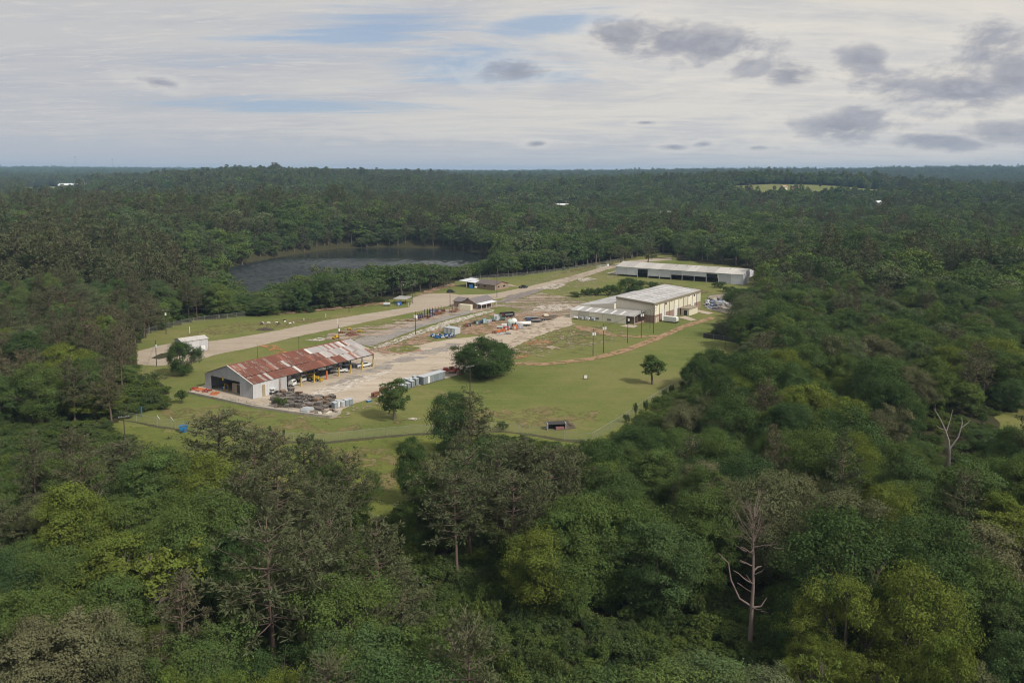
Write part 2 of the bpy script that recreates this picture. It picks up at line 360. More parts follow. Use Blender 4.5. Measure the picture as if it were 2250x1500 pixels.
# ground: one sheet out to the horizon
def build_ground():
    r = [0.0]; step = 20.0
    rr = np.concatenate([np.arange(30, 150, 15), np.arange(150, 330, 5), np.arange(330, 560, 5), np.arange(560, 1000, 9), np.arange(1000, 2000, 25), np.arange(2000, 5000, 80), np.arange(5000, 14500, 250)])
    th = np.concatenate([np.radians(np.linspace(-45, 45, 300)), np.radians(np.linspace(45, 315, 46)[1:-1])])
    R_, T_ = np.meshgrid(rr, th, indexing='ij')
    X = R_ * np.sin(T_); Y = R_ * np.cos(T_)
    P = np.stack([X.ravel(), Y.ravel()], 1); z = ground_z(P)
    nr, nth = len(rr), len(th)
    V = np.vstack([np.column_stack([P, z]), [[0, 0, -2.0]]])
    i = np.arange(nr - 1)[:, None]; j = np.arange(nth)[None, :]; j2 = (j + 1) % nth
    F = np.stack([i * nth + j, i * nth + j2 + 0 * i, (i + 1) * nth + j2, (i + 1) * nth + j], -1).reshape(-1, 4)
    F = F[:, ::-1]
    c = len(V) - 1
    jj = np.arange(nth)
    cap = np.stack([np.full(nth, c), jj, (jj + 1) % nth, (jj + 1) % nth], 1)
    me = bpy.data.meshes.new('ground')
    me.from_pydata(V.tolist(), [], F.tolist() + [[c, int((a + 1) % nth), int(a)] for a in jj])
    me.polygons.foreach_set('use_smooth', np.ones(len(me.polygons), bool))
    # how open each spot is: 1 mown grass, 0 forest floor
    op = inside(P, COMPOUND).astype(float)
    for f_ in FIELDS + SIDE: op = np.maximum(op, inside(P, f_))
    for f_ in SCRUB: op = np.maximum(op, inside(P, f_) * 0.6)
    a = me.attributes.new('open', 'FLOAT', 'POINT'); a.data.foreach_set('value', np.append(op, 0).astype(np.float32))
    m, b, out = material('ground')
    at_ = b.n('ShaderNodeAttribute'); at_.attribute_name = 'open'
    p = worldpos(b)
    n1 = b.noise(p, 0.022, 5, 0.6, 0.3); n2 = b.noise(p, 0.11, 6, 0.65); n3 = b.noise(p, 0.9, 5, 0.7)
    mow = b.noise(b.mapping(p, (0.02, 0.5, 1), (0, 0, 0), (0, 0, math.radians(38))), 1.0, 4, 0.6)
    gcol = b.ramp(b.m('ADD', b.m('MULTIPLY', n1, 0.62), b.m('MULTIPLY', n2, 0.38)), [(0.28, (0.092, 0.128, 0.030)), (0.44, (0.135, 0.160, 0.042)), (0.56, (0.180, 0.182, 0.060)), (0.70, (0.225, 0.190, 0.085))])
    gcol = b.mix(b.m('MULTIPLY', b.step(mow, 0.5, 0.7), 0.6), gcol, (0.205, 0.200, 0.070))
    gcol = b.mix(b.m('MULTIPLY', b.step(n3, 0.52, 0.75), 0.55), gcol, (0.066, 0.096, 0.024))
    tuft = b.noise(b.mapping(p, (1.4, 0.5, 1)), 1.0, 6, 0.75)
    gcol = b.mix(b.m('MULTIPLY', b.step(tuft, 0.50, 0.66), 0.5), gcol, (0.215, 0.195, 0.085))
    n4 = b.noise(p, 0.055, 7, 0.72, 0.8)
    gcol = b.mix(b.m('MULTIPLY', b.step(n4, 0.58, 0.70), 0.75), gcol, (0.235, 0.185, 0.10))
    far = b.noise(p, 0.35, 3, 0.6)
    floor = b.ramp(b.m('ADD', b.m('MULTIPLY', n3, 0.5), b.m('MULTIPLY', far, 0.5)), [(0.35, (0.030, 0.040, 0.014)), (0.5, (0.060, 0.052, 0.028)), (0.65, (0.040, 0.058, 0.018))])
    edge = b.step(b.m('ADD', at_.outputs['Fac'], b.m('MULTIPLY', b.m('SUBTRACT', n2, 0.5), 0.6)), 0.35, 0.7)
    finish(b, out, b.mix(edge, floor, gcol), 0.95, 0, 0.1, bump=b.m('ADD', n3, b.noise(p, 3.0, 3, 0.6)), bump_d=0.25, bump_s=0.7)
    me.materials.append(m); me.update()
    return tag(link('ground', me), 'rolling grass and woodland floor reaching to the horizon', kind='structure')
ground = build_ground()

# lake: a fine grid of ripples, stronger where the wind reaches it
def vn_(P): return np.sin(P[:, 0] * 0.05 + 1) * np.cos(P[:, 1] * 0.04)
def build_lake():
    c = LAKE.mean(0); rim = np.array([((p - c) * 1.06 + c) for p in LAKE]); st = 1.6
    xs = np.arange(rim[:, 0].min(), rim[:, 0].max() + st, st); ys = np.arange(rim[:, 1].min(), rim[:, 1].max() + st, st)
    X, Y = np.meshgrid(xs, ys); P = np.stack([X.ravel(), Y.ravel()], 1); nx = len(xs)
    wind = np.clip((735 - (P[:, 1] + 0.25 * P[:, 0] + 80 + 25 * vn_(P))) / 90, 0.06, 1)
    h = np.zeros(len(P)); r = np.random.default_rng(3)
    for k in range(14):
        a = 1.2 + r.normal(0, 0.45); l = r.uniform(4.5, 10); h += l * 0.020 * np.sin((P[:, 0] * math.cos(a) + P[:, 1] * math.sin(a)) * 6.283 / l + r.uniform(0, 6.28))
    ins = inside(P, rim).reshape(X.shape); q = (ins[:-1, :-1] & ins[1:, :-1] & ins[:-1, 1:] & ins[1:, 1:])
    iy, ix = np.nonzero(q); a0 = iy * nx + ix
    me = np_mesh('lake', np.column_stack([P, LAKE_Z + h * wind]), np.stack([a0, a0 + 1, a0 + nx + 1, a0 + nx], 1), [], smooth=True)
    m, b, out = material('lake_water')
    p = worldpos(b)
    rip = b.noise(b.mapping(p, (0.25, 0.9, 1)), 1.0, 4, 0.6)
    calm = b.noise(b.mapping(p, (0.006, 0.02, 1)), 1.0, 3, 0.5)
    pr = finish(b, out, (0.022, 0.028, 0.027), 0.12, 0, 0.5, bump=rip, bump_d=1.1, bump_s=1.0)
    sp_ = b.n('ShaderNodeSeparateXYZ'); b.t.links.new(p, sp_.inputs[0])      # the far side lies in the lee of the trees
    lee = b.m('ADD', b.m('ADD', sp_.outputs[1], b.m('MULTIPLY', sp_.outputs[0], 0.25)), b.m('MULTIPLY', calm, 160.0))
    b.set(pr, 'Roughness', b.m('ADD', 0.07, b.m('MULTIPLY', b.step(lee, 735.0, 640.0), 0.42)))
    wind = b.step(lee, 735.0, 640.0); bp_ = [n for n in m.node_tree.nodes if n.bl_idname == 'ShaderNodeBump'][0]
    b.set(bp_, 'Strength', b.m('ADD', 0.08, b.m('MULTIPLY', wind, 0.9)))
    b.set(pr, 'IOR', 1.33)
    me.materials.append(m)
    return tag(link('lake', me), 'dark lake with soft ripples behind the row of bank trees', kind='structure')
lake = build_lake()

# air
def build_haze():
    bm = bmesh.new(); bmesh.ops.create_cube(bm, size=1.0)
    me = bpy.data.meshes.new('haze'); bm.to_mesh(me); bm.free()
    o = link('haze', me, loc=(0, 0, 60), scale=(32000, 32000, 190))
    m = bpy.data.materials.new('haze'); m.use_nodes = True; t = m.node_tree; t.nodes.clear(); b = NB(t)
    pv = b.n('ShaderNodeVolumePrincipled'); b.set(pv, 'Color', (0.46, 0.70, 1.0, 1)); b.set(pv, 'Density', 0.00008); b.set(pv, 'Anisotropy', 0.0)
    ou = b.n('ShaderNodeOutputMaterial'); t.links.new(pv.outputs[0], ou.inputs[1])
    me.materials.append(m)
    return tag(o, kind='stuff')
haze = build_haze()
# ------------------------------------------------------------------ hard surfaces of the yard
from mathutils.geometry import tessellate_polygon
from mathutils import noise as mnoise
def ground_mat(name, c1, c2, c3, s=0.12, weeds=0.0, crack=0.3, weedc=(0.11, 0.125, 0.04), streak=None):
    m, b, out = material(name)
    p = worldpos(b)
    if streak is not None: ps = b.mapping(p, (0.22, 1.5, 1), (0, 0, 0), (0, 0, -streak))
    else: ps = p
    n1 = b.noise(ps, s, 6, 0.65, 0.4); n2 = b.noise(p, s * 6, 6, 0.7); n3 = b.noise(ps, s * 2.3, 5, 0.7, 0.8)
    c = b.mix(b.step(n1, 0.35, 0.66), c1, c2)
    c = b.mix(b.m('MULTIPLY', b.step(n3, 0.50, 0.68), 0.8), c, c3)
    v = b.n('ShaderNodeTexVoronoi', feature='DISTANCE_TO_EDGE'); b.set(v, 'Vector', b.mix(0.12, p, b.n('ShaderNodeTexNoise').outputs[1])); b.set(v, 'Scale', 0.19)
    c = b.mix(b.m('MULTIPLY', b.step(v.outputs['Distance'], 0.018, 0.0), crack), c, tuple(x * 0.35 for x in c1))
    c = b.mix(b.m('MULTIPLY', b.step(n2, 0.48, 0.72), 0.28), c, tuple(x * 0.6 for x in c2))
    if weeds:
        wn = b.noise(ps, s * 1.7, 6, 0.72, 0.5)
        hole = b.step(b.m('ADD', wn, b.m('MULTIPLY', b.m('SUBTRACT', n2, 0.5), 0.25)), 0.64 - weeds * 0.26, 0.74 - weeds * 0.26)
    pr = finish(b, out, c, 0.92, 0, 0.15, bump=n2, bump_d=0.04)
    if weeds:       # the sheet is broken: the grass below shows through
        tp = b.n('ShaderNodeBsdfTransparent'); mx = b.n('ShaderNodeMixShader'); b.set(mx, 0, hole)
        b.t.links.new(pr.outputs[0], mx.inputs[1]); b.t.links.new(tp.outputs[0], mx.inputs[2]); b.t.links.new(mx.outputs[0], out.inputs[0])
    return m
AX = math.radians(53.5)
CONC = ground_mat('pale_concrete', (0.47, 0.395, 0.31), (0.40, 0.33, 0.25), (0.56, 0.49, 0.395), 0.10, 0.0, 0.35, streak=AX)
ROADM = ground_mat('road_concrete', (0.40, 0.335, 0.26), (0.35, 0.29, 0.22), (0.45, 0.38, 0.30), 0.06, 0.0, 0.25, streak=math.radians(40))
WORN = ground_mat('worn_slab', (0.40, 0.32, 0.25), (0.30, 0.22, 0.165), (0.50, 0.44, 0.37), 0.10, 0.62, 0.5, streak=AX)
ASPH = ground_mat('grey_asphalt', (0.31, 0.28, 0.25), (0.25, 0.23, 0.21), (0.39, 0.345, 0.29), 0.16, 0.3, 0.5, streak=AX)
STAIN = ground_mat('grey_stain', (0.31, 0.285, 0.26), (0.26, 0.24, 0.225), (0.38, 0.33, 0.28), 0.14, 0.72, 0.3, streak=AX)
GRAV = ground_mat('gravel', (0.21, 0.18, 0.165), (0.28, 0.24, 0.21), (0.15, 0.13, 0.12), 0.3, 0.35, 0.1)
DIRT = ground_mat('red_dirt', (0.34, 0.225, 0.15), (0.28, 0.175, 0.115), (0.40, 0.30, 0.21), 0.15, 0.55, 0.0)
TRACK = ground_mat('track_dirt', (0.35, 0.225, 0.135), (0.29, 0.185, 0.10), (0.40, 0.29, 0.18), 0.2, 0.5, 0.0)
CHIPS = ground_mat('pale_chips', (0.36, 0.29, 0.20), (0.29, 0.215, 0.14), (0.46, 0.40, 0.32), 0.20, 1.0, 0.0)
CLAY = ground_mat('orange_clay', (0.47, 0.22, 0.095), (0.40, 0.17, 0.07), (0.46, 0.28, 0.15), 0.2, 0.75, 0.0)
BROWNG = ground_mat('dry_grass', (0.19, 0.155, 0.065), (0.145, 0.135, 0.05), (0.24, 0.19, 0.10), 0.08, 0.8, 0.0)
WHITEC = ground_mat('white_rubble', (0.58, 0.52, 0.45), (0.46, 0.40, 0.33), (0.66, 0.62, 0.56), 0.3, 0.6, 0.2)
VERGE = ground_mat('rank_grass', (0.115, 0.135, 0.030), (0.15, 0.165, 0.035), (0.085, 0.11, 0.026), 0.12, 0.35, 0.0)
_zl = [0.02]
def patch(name, px, mat, rough=0.5, label=None, step=0.7, freq=0.35):
    """an irregular sheet on the ground, 8 mm or more above the last"""
    _zl[0] += 0.003; z = _zl[0]
    P = poly_px(px); Q = []
    n = len(P)
    for i in range(n):
        a, e = P[i], P[(i + 1) % n]; L = np.linalg.norm(e - a); k = max(1, int(L / step)); nrm = np.array([-(e - a)[1], (e - a)[0]]) / (L + 1e-9)
        for j in range(k):
            q = a + (e - a) * j / k
            d = sum(mnoise.noise(Vector((q[0] * freq * s_, q[1] * freq * s_, z * 50))) * rough * w_ for s_, w_ in ((0.35, 2.0), (1, 1.5), (2.6, 1.0), (6.5, 0.7)))
            Q.append(q + nrm * d)
    vs = [Vector((q[0], q[1], 0)) for q in Q]
    tris = tessellate_polygon([vs])
    me = bpy.data.meshes.new(name)
    F = []
    for t in tris:
        a, b_, c = (vs[i] for i in t)
        F.append(t if (b_ - a).cross(c - a).z > 0 else (t[0], t[2], t[1]))
    me.from_pydata([(q[0], q[1], z) for q in Q], [], F)
    me.materials.append(mat); me.update()
    return tag(link(name, me), label, kind='structure')
patch('verge', [(232, 930), (345, 940), (600, 972), (690, 978), (900, 958), (1100, 950), (1240, 972), (1300, 975), (1362, 938), (1400, 912), (1450, 878), (1510, 842), (1530, 850), (1490, 905), (1400, 970), (1300, 1010), (1100, 1010), (920, 1000), (880, 1150), (840, 1160), (800, 1090), (600, 1045), (430, 1035), (260, 985)], VERGE, 1.0, 'rank unmown grass outside the front fence')
_fl = [(228, 915), (300, 927), (345, 937), (385, 942), (480, 953), (600, 968), (690, 974), (800, 963), (900, 954), (1000, 949), (1100, 947), (1180, 956), (1240, 967), (1300, 971)]
patch('fence_weeds', [(x, y - 1.5) for x, y in _fl] + [(x, y + 2.8) for x, y in _fl[::-1]], ground_mat('fence_weeds', (0.085, 0.075, 0.04), (0.06, 0.065, 0.03), (0.12, 0.10, 0.055), 0.4, 0.25, 0.0), 0.3)
patch('dry_patch', [(740, 990), (850, 980), (880, 1010), (870, 1090), (820, 1080), (760, 1030)], BROWNG, 2.0)
patch('dry_patch', [(360, 900), (470, 890), (620, 915), (760, 930), (900, 922), (880, 940), (680, 955), (480, 935), (370, 925)], BROWNG, 1.5)
patch('dry_patch', [(1060, 905), (1230, 895), (1330, 905), (1290, 935), (1130, 938), (1040, 930)], BROWNG, 2.2)
patch('dry_patch', [(470, 715), (620, 702), (760, 695), (740, 706), (600, 722), (480, 735), (400, 738)], BROWNG, 1.6)
road = [(303, 772), (345, 760), (385, 753), (455, 750), (520, 742), (600, 728), (700, 707), (800, 690), (900, 675), (905, 655), (930, 646), (985, 644), (1010, 648), (1080, 646), (1150, 632), (1250, 608), (1330, 585), (1380, 573), (1440, 568), (1475, 566),
        (1475, 571), (1440, 574), (1395, 578), (1350, 588), (1300, 603), (1240, 623), (1170, 643), (1090, 657), (1000, 670), (920, 684), (850, 698), (760, 717), (650, 740), (560, 762), (470, 780), (420, 798), (345, 804), (303, 800)]
patch('road', road, ROADM, 0.25, 'pale concrete road running from the turning loop to the far gate')
patch('turning_island', [(332, 787), (352, 777), (392, 770), (420, 772), (400, 780), (350, 789)], ground.data.materials[0], 0.2, 'small grass island in the turning loop')
patch('side_drive', [(1108, 622), (1150, 632), (1200, 622), (1170, 634), (1118, 628)], ROADM, 0.3)
yard = [(418, 856), (450, 845), (600, 790), (760, 745), (830, 772), (880, 766), (950, 752), (1000, 744), (1060, 738), (1110, 722), (1180, 700), (1254, 692), (1256, 703), (1262, 712), (1200, 732), (1160, 748), (1130, 762), (1090, 790), (1060, 806), (1010, 822), (975, 834), (925, 846), (880, 856), (845, 866), (770, 890), (742, 908), (728, 916), (600, 897), (556, 888), (418, 864)]
patch('yard', yard, CONC, 0.35, 'pale worn concrete yard between the rusty shed and the warehouse')
patch('stain_strip', [(690, 858), (740, 838), (830, 800), (930, 772), (1000, 755), (1002, 764), (900, 795), (820, 822), (720, 862)], STAIN, 1.2)
patch('bright_slab', [(655, 872), (720, 850), (800, 826), (860, 812), (850, 822), (790, 845), (715, 872)], WHITEC, 0.5)
patch('old_street', [(770, 752), (800, 738), (880, 715), (970, 690), (1040, 676), (1075, 678), (1000, 697), (930, 718), (860, 745), (815, 762)], ASPH, 0.35, 'grey cracked asphalt strip through the middle of the yard')
patch('broken_kerb', [(820, 763), (870, 745), (930, 722), (1000, 700), (1060, 685), (1085, 680), (1085, 684), (1020, 704), (940, 729), (880, 750), (830, 768)], WHITEC, 0.5, 'broken white slabs along the grey asphalt strip')
patch('bare_bank', [(830, 770), (880, 753), (940, 731), (1020, 707), (1085, 687), (1090, 691), (1020, 712), (950, 735), (885, 760), (845, 776)], DIRT, 0.7)
patch('slab', [(825, 720), (880, 703), (925, 700), (935, 708), (890, 722), (850, 734), (800, 742), (780, 740)], WORN, 0.8)
patch('slab', [(720, 735), (760, 722), (820, 718), (840, 726), (800, 744), (760, 750), (715, 745)], WORN, 0.9)
patch('slab', [(915, 700), (960, 684), (1010, 668), (1040, 672), (1040, 680), (990, 692), (930, 712)], WORN, 0.6)
patch('forecourt', [(1030, 676), (1095, 668), (1150, 656), (1250, 655), (1290, 664), (1310, 672), (1256, 690), (1180, 700), (1120, 716), (1090, 705), (1150, 680), (1100, 674), (1040, 688)], WORN, 0.6, 'worn concrete apron between the office and the warehouse')
patch('slab', [(1150, 655), (1190, 643), (1240, 652), (1270, 658), (1240, 664), (1180, 662)], WORN, 0.9)
patch('bright_slab', [(1180, 672), (1240, 668), (1262, 676), (1225, 684), (1170, 682)], WHITEC, 0.5)
patch('gravel_bed', [(1088, 664), (1120, 648), (1170, 637), (1200, 634), (1160, 650), (1120, 664)], GRAV, 0.6, 'dark gravel bed beside the concrete road')
patch('pale_strip', [(1175, 634), (1220, 622), (1250, 624), (1215, 636)], WHITEC, 0.9)
patch('works_dirt', [(1010, 720), (1070, 704), (1130, 692), (1190, 685), (1235, 694), (1180, 704), (1120, 724), (1060, 735), (1005, 733)], DIRT, 0.8, 'bare reddish ground under the rows of equipment')
patch('dirt_loop', [(800, 770), (870, 755), (935, 744), (960, 750), (900, 760), (940, 772), (880, 778), (835, 776)], DIRT, 1.0)
patch('grass_ring', [(850, 768), (890, 760), (925, 763), (905, 772), (865, 775)], VERGE, 0.4)
patch('dirt_track', [(1125, 797), (1200, 797), (1300, 785), (1370, 766), (1440, 740), (1500, 714), (1562, 696), (1572, 700), (1508, 720), (1446, 748), (1374, 775), (1302, 792), (1200, 803), (1125, 802)], TRACK, 0.07, 'red dirt track curving along the mown field')
patch('dirt_track', [(1310, 727), (1350, 735), (1400, 738), (1460, 736), (1460, 739), (1400, 742), (1345, 739), (1300, 731)], TRACK, 0.08, 'thin red path across the grass below the warehouse')
patch('worn_verge', [(1130, 762), (1180, 745), (1240, 722), (1300, 716), (1340, 724), (1330, 738), (1290, 752), (1210, 770), (1150, 780), (1135, 790)], BROWNG, 1.6)
patch('clay_patch', [(1150, 753), (1180, 745), (1214, 750), (1200, 758), (1165, 758)], CLAY, 0.9, 'orange clay scar in the grass below the warehouse')
patch('clay_patch', [(1262, 715), (1300, 718), (1340, 728), (1320, 732), (1270, 724)], TRACK, 0.8)
patch('clay_patch', [(568, 758), (600, 757), (622, 768), (640, 776), (610, 776), (585, 768)], CLAY, 0.4, 'orange clay scar in the grass behind the rusty shed')
patch('clay_patch', [(1125, 780), (1150, 778), (1165, 782), (1140, 788)], CLAY, 0.4)
patch('slab', [(1200, 762), (1213, 760), (1224, 764), (1213, 768)], CONC, 0.1)
patch('slab', [(1362, 717), (1380, 713), (1402, 716), (1392, 721)], CONC, 0.1)
patch('slab', [(1490, 698), (1505, 694), (1532, 703), (1518, 706)], CONC, 0.15)
patch('slab', [(1520, 684), (1535, 681), (1568, 688), (1556, 691)], CONC, 0.15)
patch('bare_patch', [(670, 748), (700, 742), (722, 744), (700, 750)], WHITEC, 0.5)
patch('bare_patch', [(1335, 600), (1350, 596), (1375, 599), (1355, 604)], WHITEC, 0.6)
patch('bare_patch', [(1265, 613), (1290, 609), (1310, 613), (1280, 620)], WHITEC, 0.6)
patch('bare_bank', [(930, 648), (1000, 628), (1000, 622), (960, 630), (910, 650)], DIRT, 0.8)
patch('bare_bank', [(1250, 600), (1330, 582), (1400, 568), (1400, 562), (1300, 580), (1230, 600)], BROWNG, 1.0)
patch('bare_bank', [(560, 696), (720, 682), (850, 668), (850, 664), (700, 677), (560, 690)], DIRT, 0.8)
patch('barn_yard', [(1360, 612), (1470, 622), (1560, 640), (1590, 646), (1580, 652), (1500, 640), (1400, 624)], BROWNG, 0.9)
patch('scrap_yard', [(1545, 668), (1560, 655), (1620, 652), (1640, 660), (1640, 690), (1600, 690), (1560, 682)], CONC, 0.8)
patch('bare_patch', [(895, 920), (908, 918), (925, 920), (912, 925)], WHITEC, 0.4)

for q in ([(1130, 700), (1260, 712), (1345, 720), (1400, 735), (1340, 752), (1230, 772), (1130, 796), (1120, 770)], [(1150, 652), (1250, 640), (1330, 650), (1300, 672), (1250, 688), (1120, 720), (1090, 700)], [(1190, 634), (1260, 606), (1340, 590), (1390, 598), (1310, 622), (1230, 640)],
          [(800, 768), (850, 745), (1000, 705), (1080, 692), (1010, 735), (940, 752), (860, 782)], [(700, 742), (780, 720), (900, 698), (930, 704), (840, 732), (740, 752)], [(640, 918), (740, 908), (830, 880), (860, 884), (800, 905), (720, 925)], [(1140, 618), (1230, 600), (1330, 580), (1320, 588), (1240, 612), (1170, 628)]):
    patch('broken_ground', q, CHIPS, 1.5)
# ------------------------------------------------------------------ building kit
class MB:
    def __init__(s): s.v = []; s.f = []
    def add(s, V, F):
        o = len(s.v); s.v += [tuple(map(float, p)) for p in V]; s.f += [tuple(i + o for i in f) for f in F]; return s
    def box(s, x0, x1, y0, y1, z0, z1):
        V = [(x, y, z) for z in (z0, z1) for y in (y0, y1) for x in (x0, x1)]
        return s.add(V, [(0, 2, 3, 1), (4, 5, 7, 6), (0, 1, 5, 4), (2, 6, 7, 3), (0, 4, 6, 2), (1, 3, 7, 5)])
    def cbox(s, c, d, rz=0.0, tilt=0.0):
        M = Matrix.Rotation(rz, 3, 'Z') @ Matrix.Rotation(tilt, 3, 'X'); c = Vector(c); h = Vector(d) / 2
        V = [c + M @ Vector((sx * h.x, sy * h.y, sz * h.z)) for sz in (-1, 1) for sy in (-1, 1) for sx in (-1, 1)]
        return s.add(V, [(0, 2, 3, 1), (4, 5, 7, 6), (0, 1, 5, 4), (2, 6, 7, 3), (0, 4, 6, 2), (1, 3, 7, 5)])
    def prism(s, prof, x0, x1, axis='x'):
        """a profile in (y, z) pushed along x (or a profile in (x, z) pushed along y), or (x, y) along z"""
        n = len(prof)
        def P(a, u, v): return {'x': (a, u, v), 'y': (u, a, v), 'z': (u, v, a)}[axis]
        V = [P(x0, u, v) for u, v in prof] + [P(x1, u, v) for u, v in prof]
        F = [tuple(range(n))[::-1], tuple(range(n, 2 * n))] + [(i, (i + 1) % n, (i + 1) % n + n, i + n) for i in range(n)]
        return s.add(V, F)
    def slab(s, A, B, C, D, t):
        """a four-cornered sheet of thickness t (top corners given)"""
        q = [Vector(p) for p in (A, B, C, D)]; n = (q[1] - q[0]).cross(q[3] - q[0]).normalized() * t
        return s.add([*q, *[p - n for p in q]], [(0, 1, 2, 3), (7, 6, 5, 4), (0, 4, 5, 1), (1, 5, 6, 2), (2, 6, 7, 3), (3, 7, 4, 0)])
    def cyl(s, a, b, r, r2=None, n=8):
        a, b = Vector(a), Vector(b); r2 = r if r2 is None else r2; d = (b - a).normalized(); u = d.orthogonal().normalized(); v = d.cross(u)
        V = [a + (u * math.cos(t) + v * math.sin(t)) * r for t in np.linspace(0, 2 * PI, n, endpoint=False)] + [b + (u * math.cos(t) + v * math.sin(t)) * r2 for t in np.linspace(0, 2 * PI, n, endpoint=False)]
        return s.add(V, [tuple(range(n))[::-1], tuple(range(n, 2 * n))] + [(i, (i + 1) % n, (i + 1) % n + n, i + n) for i in range(n)])
    def ball(s, c, r, n=8, m=6, sz=1.0):
        V, F = [], []
        for i in range(m + 1):
            t = PI * i / m
            for j in range(n): V.append((c[0] + r * math.sin(t) * math.cos(2 * PI * j / n), c[1] + r * math.sin(t) * math.sin(2 * PI * j / n), c[2] + r * sz * math.cos(t)))
        for i in range(m):
            for j in range(n): F.append((i * n + j, (i + 1) * n + j, (i + 1) * n + (j + 1) % n, i * n + (j + 1) % n))
        return s.add(V, F)
    def wire(s, a, b, sag, r=0.035, n=10):
        a, b = Vector(a), Vector(b); P = []
        for i in range(n + 1):
            t = i / n; p = a.lerp(b, t); p.z -= sag * 4 * t * (1 - t); P.append(p)
        V, F = tube([tuple(p) for p in P], [r] * (n + 1), 4); return s.add(V, F.tolist())
    def mesh(s, name, mat, smooth=False):
        me = bpy.data.meshes.new(name); me.from_pydata(s.v, [], s.f)
        for m in (mat if isinstance(mat, (list, tuple)) else [mat]): me.materials.append(m)
        me.validate(); me.update()
        bm = bmesh.new(); bm.from_mesh(me); bmesh.ops.recalc_face_normals(bm, faces=bm.faces[:]); bm.to_mesh(me); bm.free()
        if smooth: me.polygons.foreach_set('use_smooth', np.ones(len(me.polygons), bool))
        return me
    def part(s, name, mat, parent=None, label=None, loc=None, rot=None, smooth=False):
        o = link(name, s.mesh(name, mat, smooth), parent, loc, rot)
        if label: o['label'] = label
        return o
def clone(root, loc, rz=None, label=None, group=None, scale=None):
    r = root.copy(); COL.objects.link(r); r.location = loc
    if rz is not None: r.rotation_euler = (0, 0, rz)
    if scale: r.scale = scale
    if label: r['label'] = label
    if group: r['group'] = group
    for ch in list(root.children):
        c = ch.copy(); COL.objects.link(c); c.parent = r
        for g2 in ch.children:
            d = g2.copy(); COL.objects.link(d); d.parent = c
    return r

def sheet_mat(name, base, dirt, rust=0.0, rustc=(0.16, 0.045, 0.022), rough=0.5, metal=0.0, streak=3.0, pitch=0.0):
    """corrugated sheet metal: run-off streaks down the slope, patches of rust, tone by sheet"""
    m, b, out = material(name)
    p = objpos(b); oi = b.n('ShaderNodeObjectInfo').outputs['Random']
    p2 = b.n('ShaderNodeVectorMath', operation='ADD'); b.set(p2, 0, p); b.set(p2, 1, b.comb(b.m('MULTIPLY', oi, 37.0), b.m('MULTIPLY', oi, 91.0), 0.0))
    st = b.noise(b.mapping(p2.outputs[0], (streak, 0.35, 0.35)), 1.0, 6, 0.7)
    bl = b.noise(p2.outputs[0], 0.8, 6, 0.68, 0.4); fine = b.noise(p2.outputs[0], 5.0, 4, 0.7)
    c = b.mix(b.step(st, 0.42, 0.66), base, dirt)
    if rust:
        amt = b.m('ADD', b.m('MULTIPLY', bl, 0.6), b.m('MULTIPLY', st, 0.5))
        amt = b.m('ADD', amt, b.m('MULTIPLY', b.m('SUBTRACT', oi, 0.5), 0.30))
        rc = b.mix(b.step(fine, 0.4, 0.7), rustc, tuple(x * 1.9 for x in rustc))
        c = b.mix(b.step(amt, 0.78 - rust * 0.55, 0.92 - rust * 0.55), c, rc)
    h = b.n('ShaderNodeHueSaturation'); b.set(h, 'Value', b.m('ADD', 0.82, b.m('MULTIPLY', oi, 0.36))); b.set(h, 'Color', c)
    finish(b, out, h.outputs[0], rough, metal, 0.4)
    return m
S_RUST = sheet_mat('rusted_sheet', (0.34, 0.27, 0.23), (0.27, 0.17, 0.13), 0.80, (0.125, 0.046, 0.030), 0.8)
S_GALV = sheet_mat('galvanised_sheet', (0.42, 0.40, 0.39), (0.34, 0.30, 0.28), 0.22, (0.26, 0.13, 0.085), 0.5)
S_MIXD = sheet_mat('half_rusted_sheet', (0.36, 0.32, 0.295), (0.27, 0.19, 0.155), 0.62, (0.18, 0.070, 0.045), 0.7)
S_NEW = sheet_mat('new_sheet', (0.60, 0.59, 0.56), (0.50, 0.48, 0.45), 0.0, rough=0.4)
S_WALL = sheet_mat('grey_wall_sheet', (0.47, 0.48, 0.51), (0.40, 0.41, 0.435), 0.05, (0.25, 0.16, 0.11), 0.5)
S_WALLR = sheet_mat('wall_sheet', (0.50, 0.50, 0.51), (0.43, 0.43, 0.44), 0.06, (0.28, 0.19, 0.13), 0.5)
S_CREAM = sheet_mat('cream_sheet', (0.68, 0.645, 0.52), (0.62, 0.59, 0.47), 0.0, rough=0.5)
S_CREAMF = sheet_mat('cream_front_sheet', (0.70, 0.655, 0.545), (0.64, 0.60, 0.49), 0.0, rough=0.5)
S_ROOFG = sheet_mat('grey_roof_sheet', (0.43, 0.415, 0.40), (0.37, 0.355, 0.34), 0.0, rough=0.45, streak=1.6)
S_BARN = sheet_mat('barn_sheet', (0.60, 0.61, 0.64), (0.53, 0.54, 0.57), 0.04, (0.30, 0.22, 0.17), 0.5)
S_BARNR = sheet_mat('barn_roof_sheet', (0.50, 0.475, 0.44), (0.44, 0.415, 0.385), 0.05, (0.36, 0.30, 0.24), 0.55, streak=1.4)
S_LIGHT = plain('skylight_sheet', (0.78, 0.78, 0.76), 0.35, wear=0.1)
DARKI = plain('dark_steel', (0.045, 0.042, 0.04), 0.7)
STEEL = plain('grey_steel', (0.22, 0.21, 0.205), 0.6)
YEL = plain('yellow_paint', (0.50, 0.36, 0.085), 0.55, wear=0.35)
YELB = plain('yellow_machine', (0.52, 0.34, 0.03), 0.5, wear=0.3, wearcol=(0.10, 0.06, 0.02))
WHITE = plain('white_paint', (0.74, 0.74, 0.72), 0.4, wear=0.1)
CREAMW = plain('cream_paint', (0.70, 0.65, 0.50), 0.45, wear=0.08)
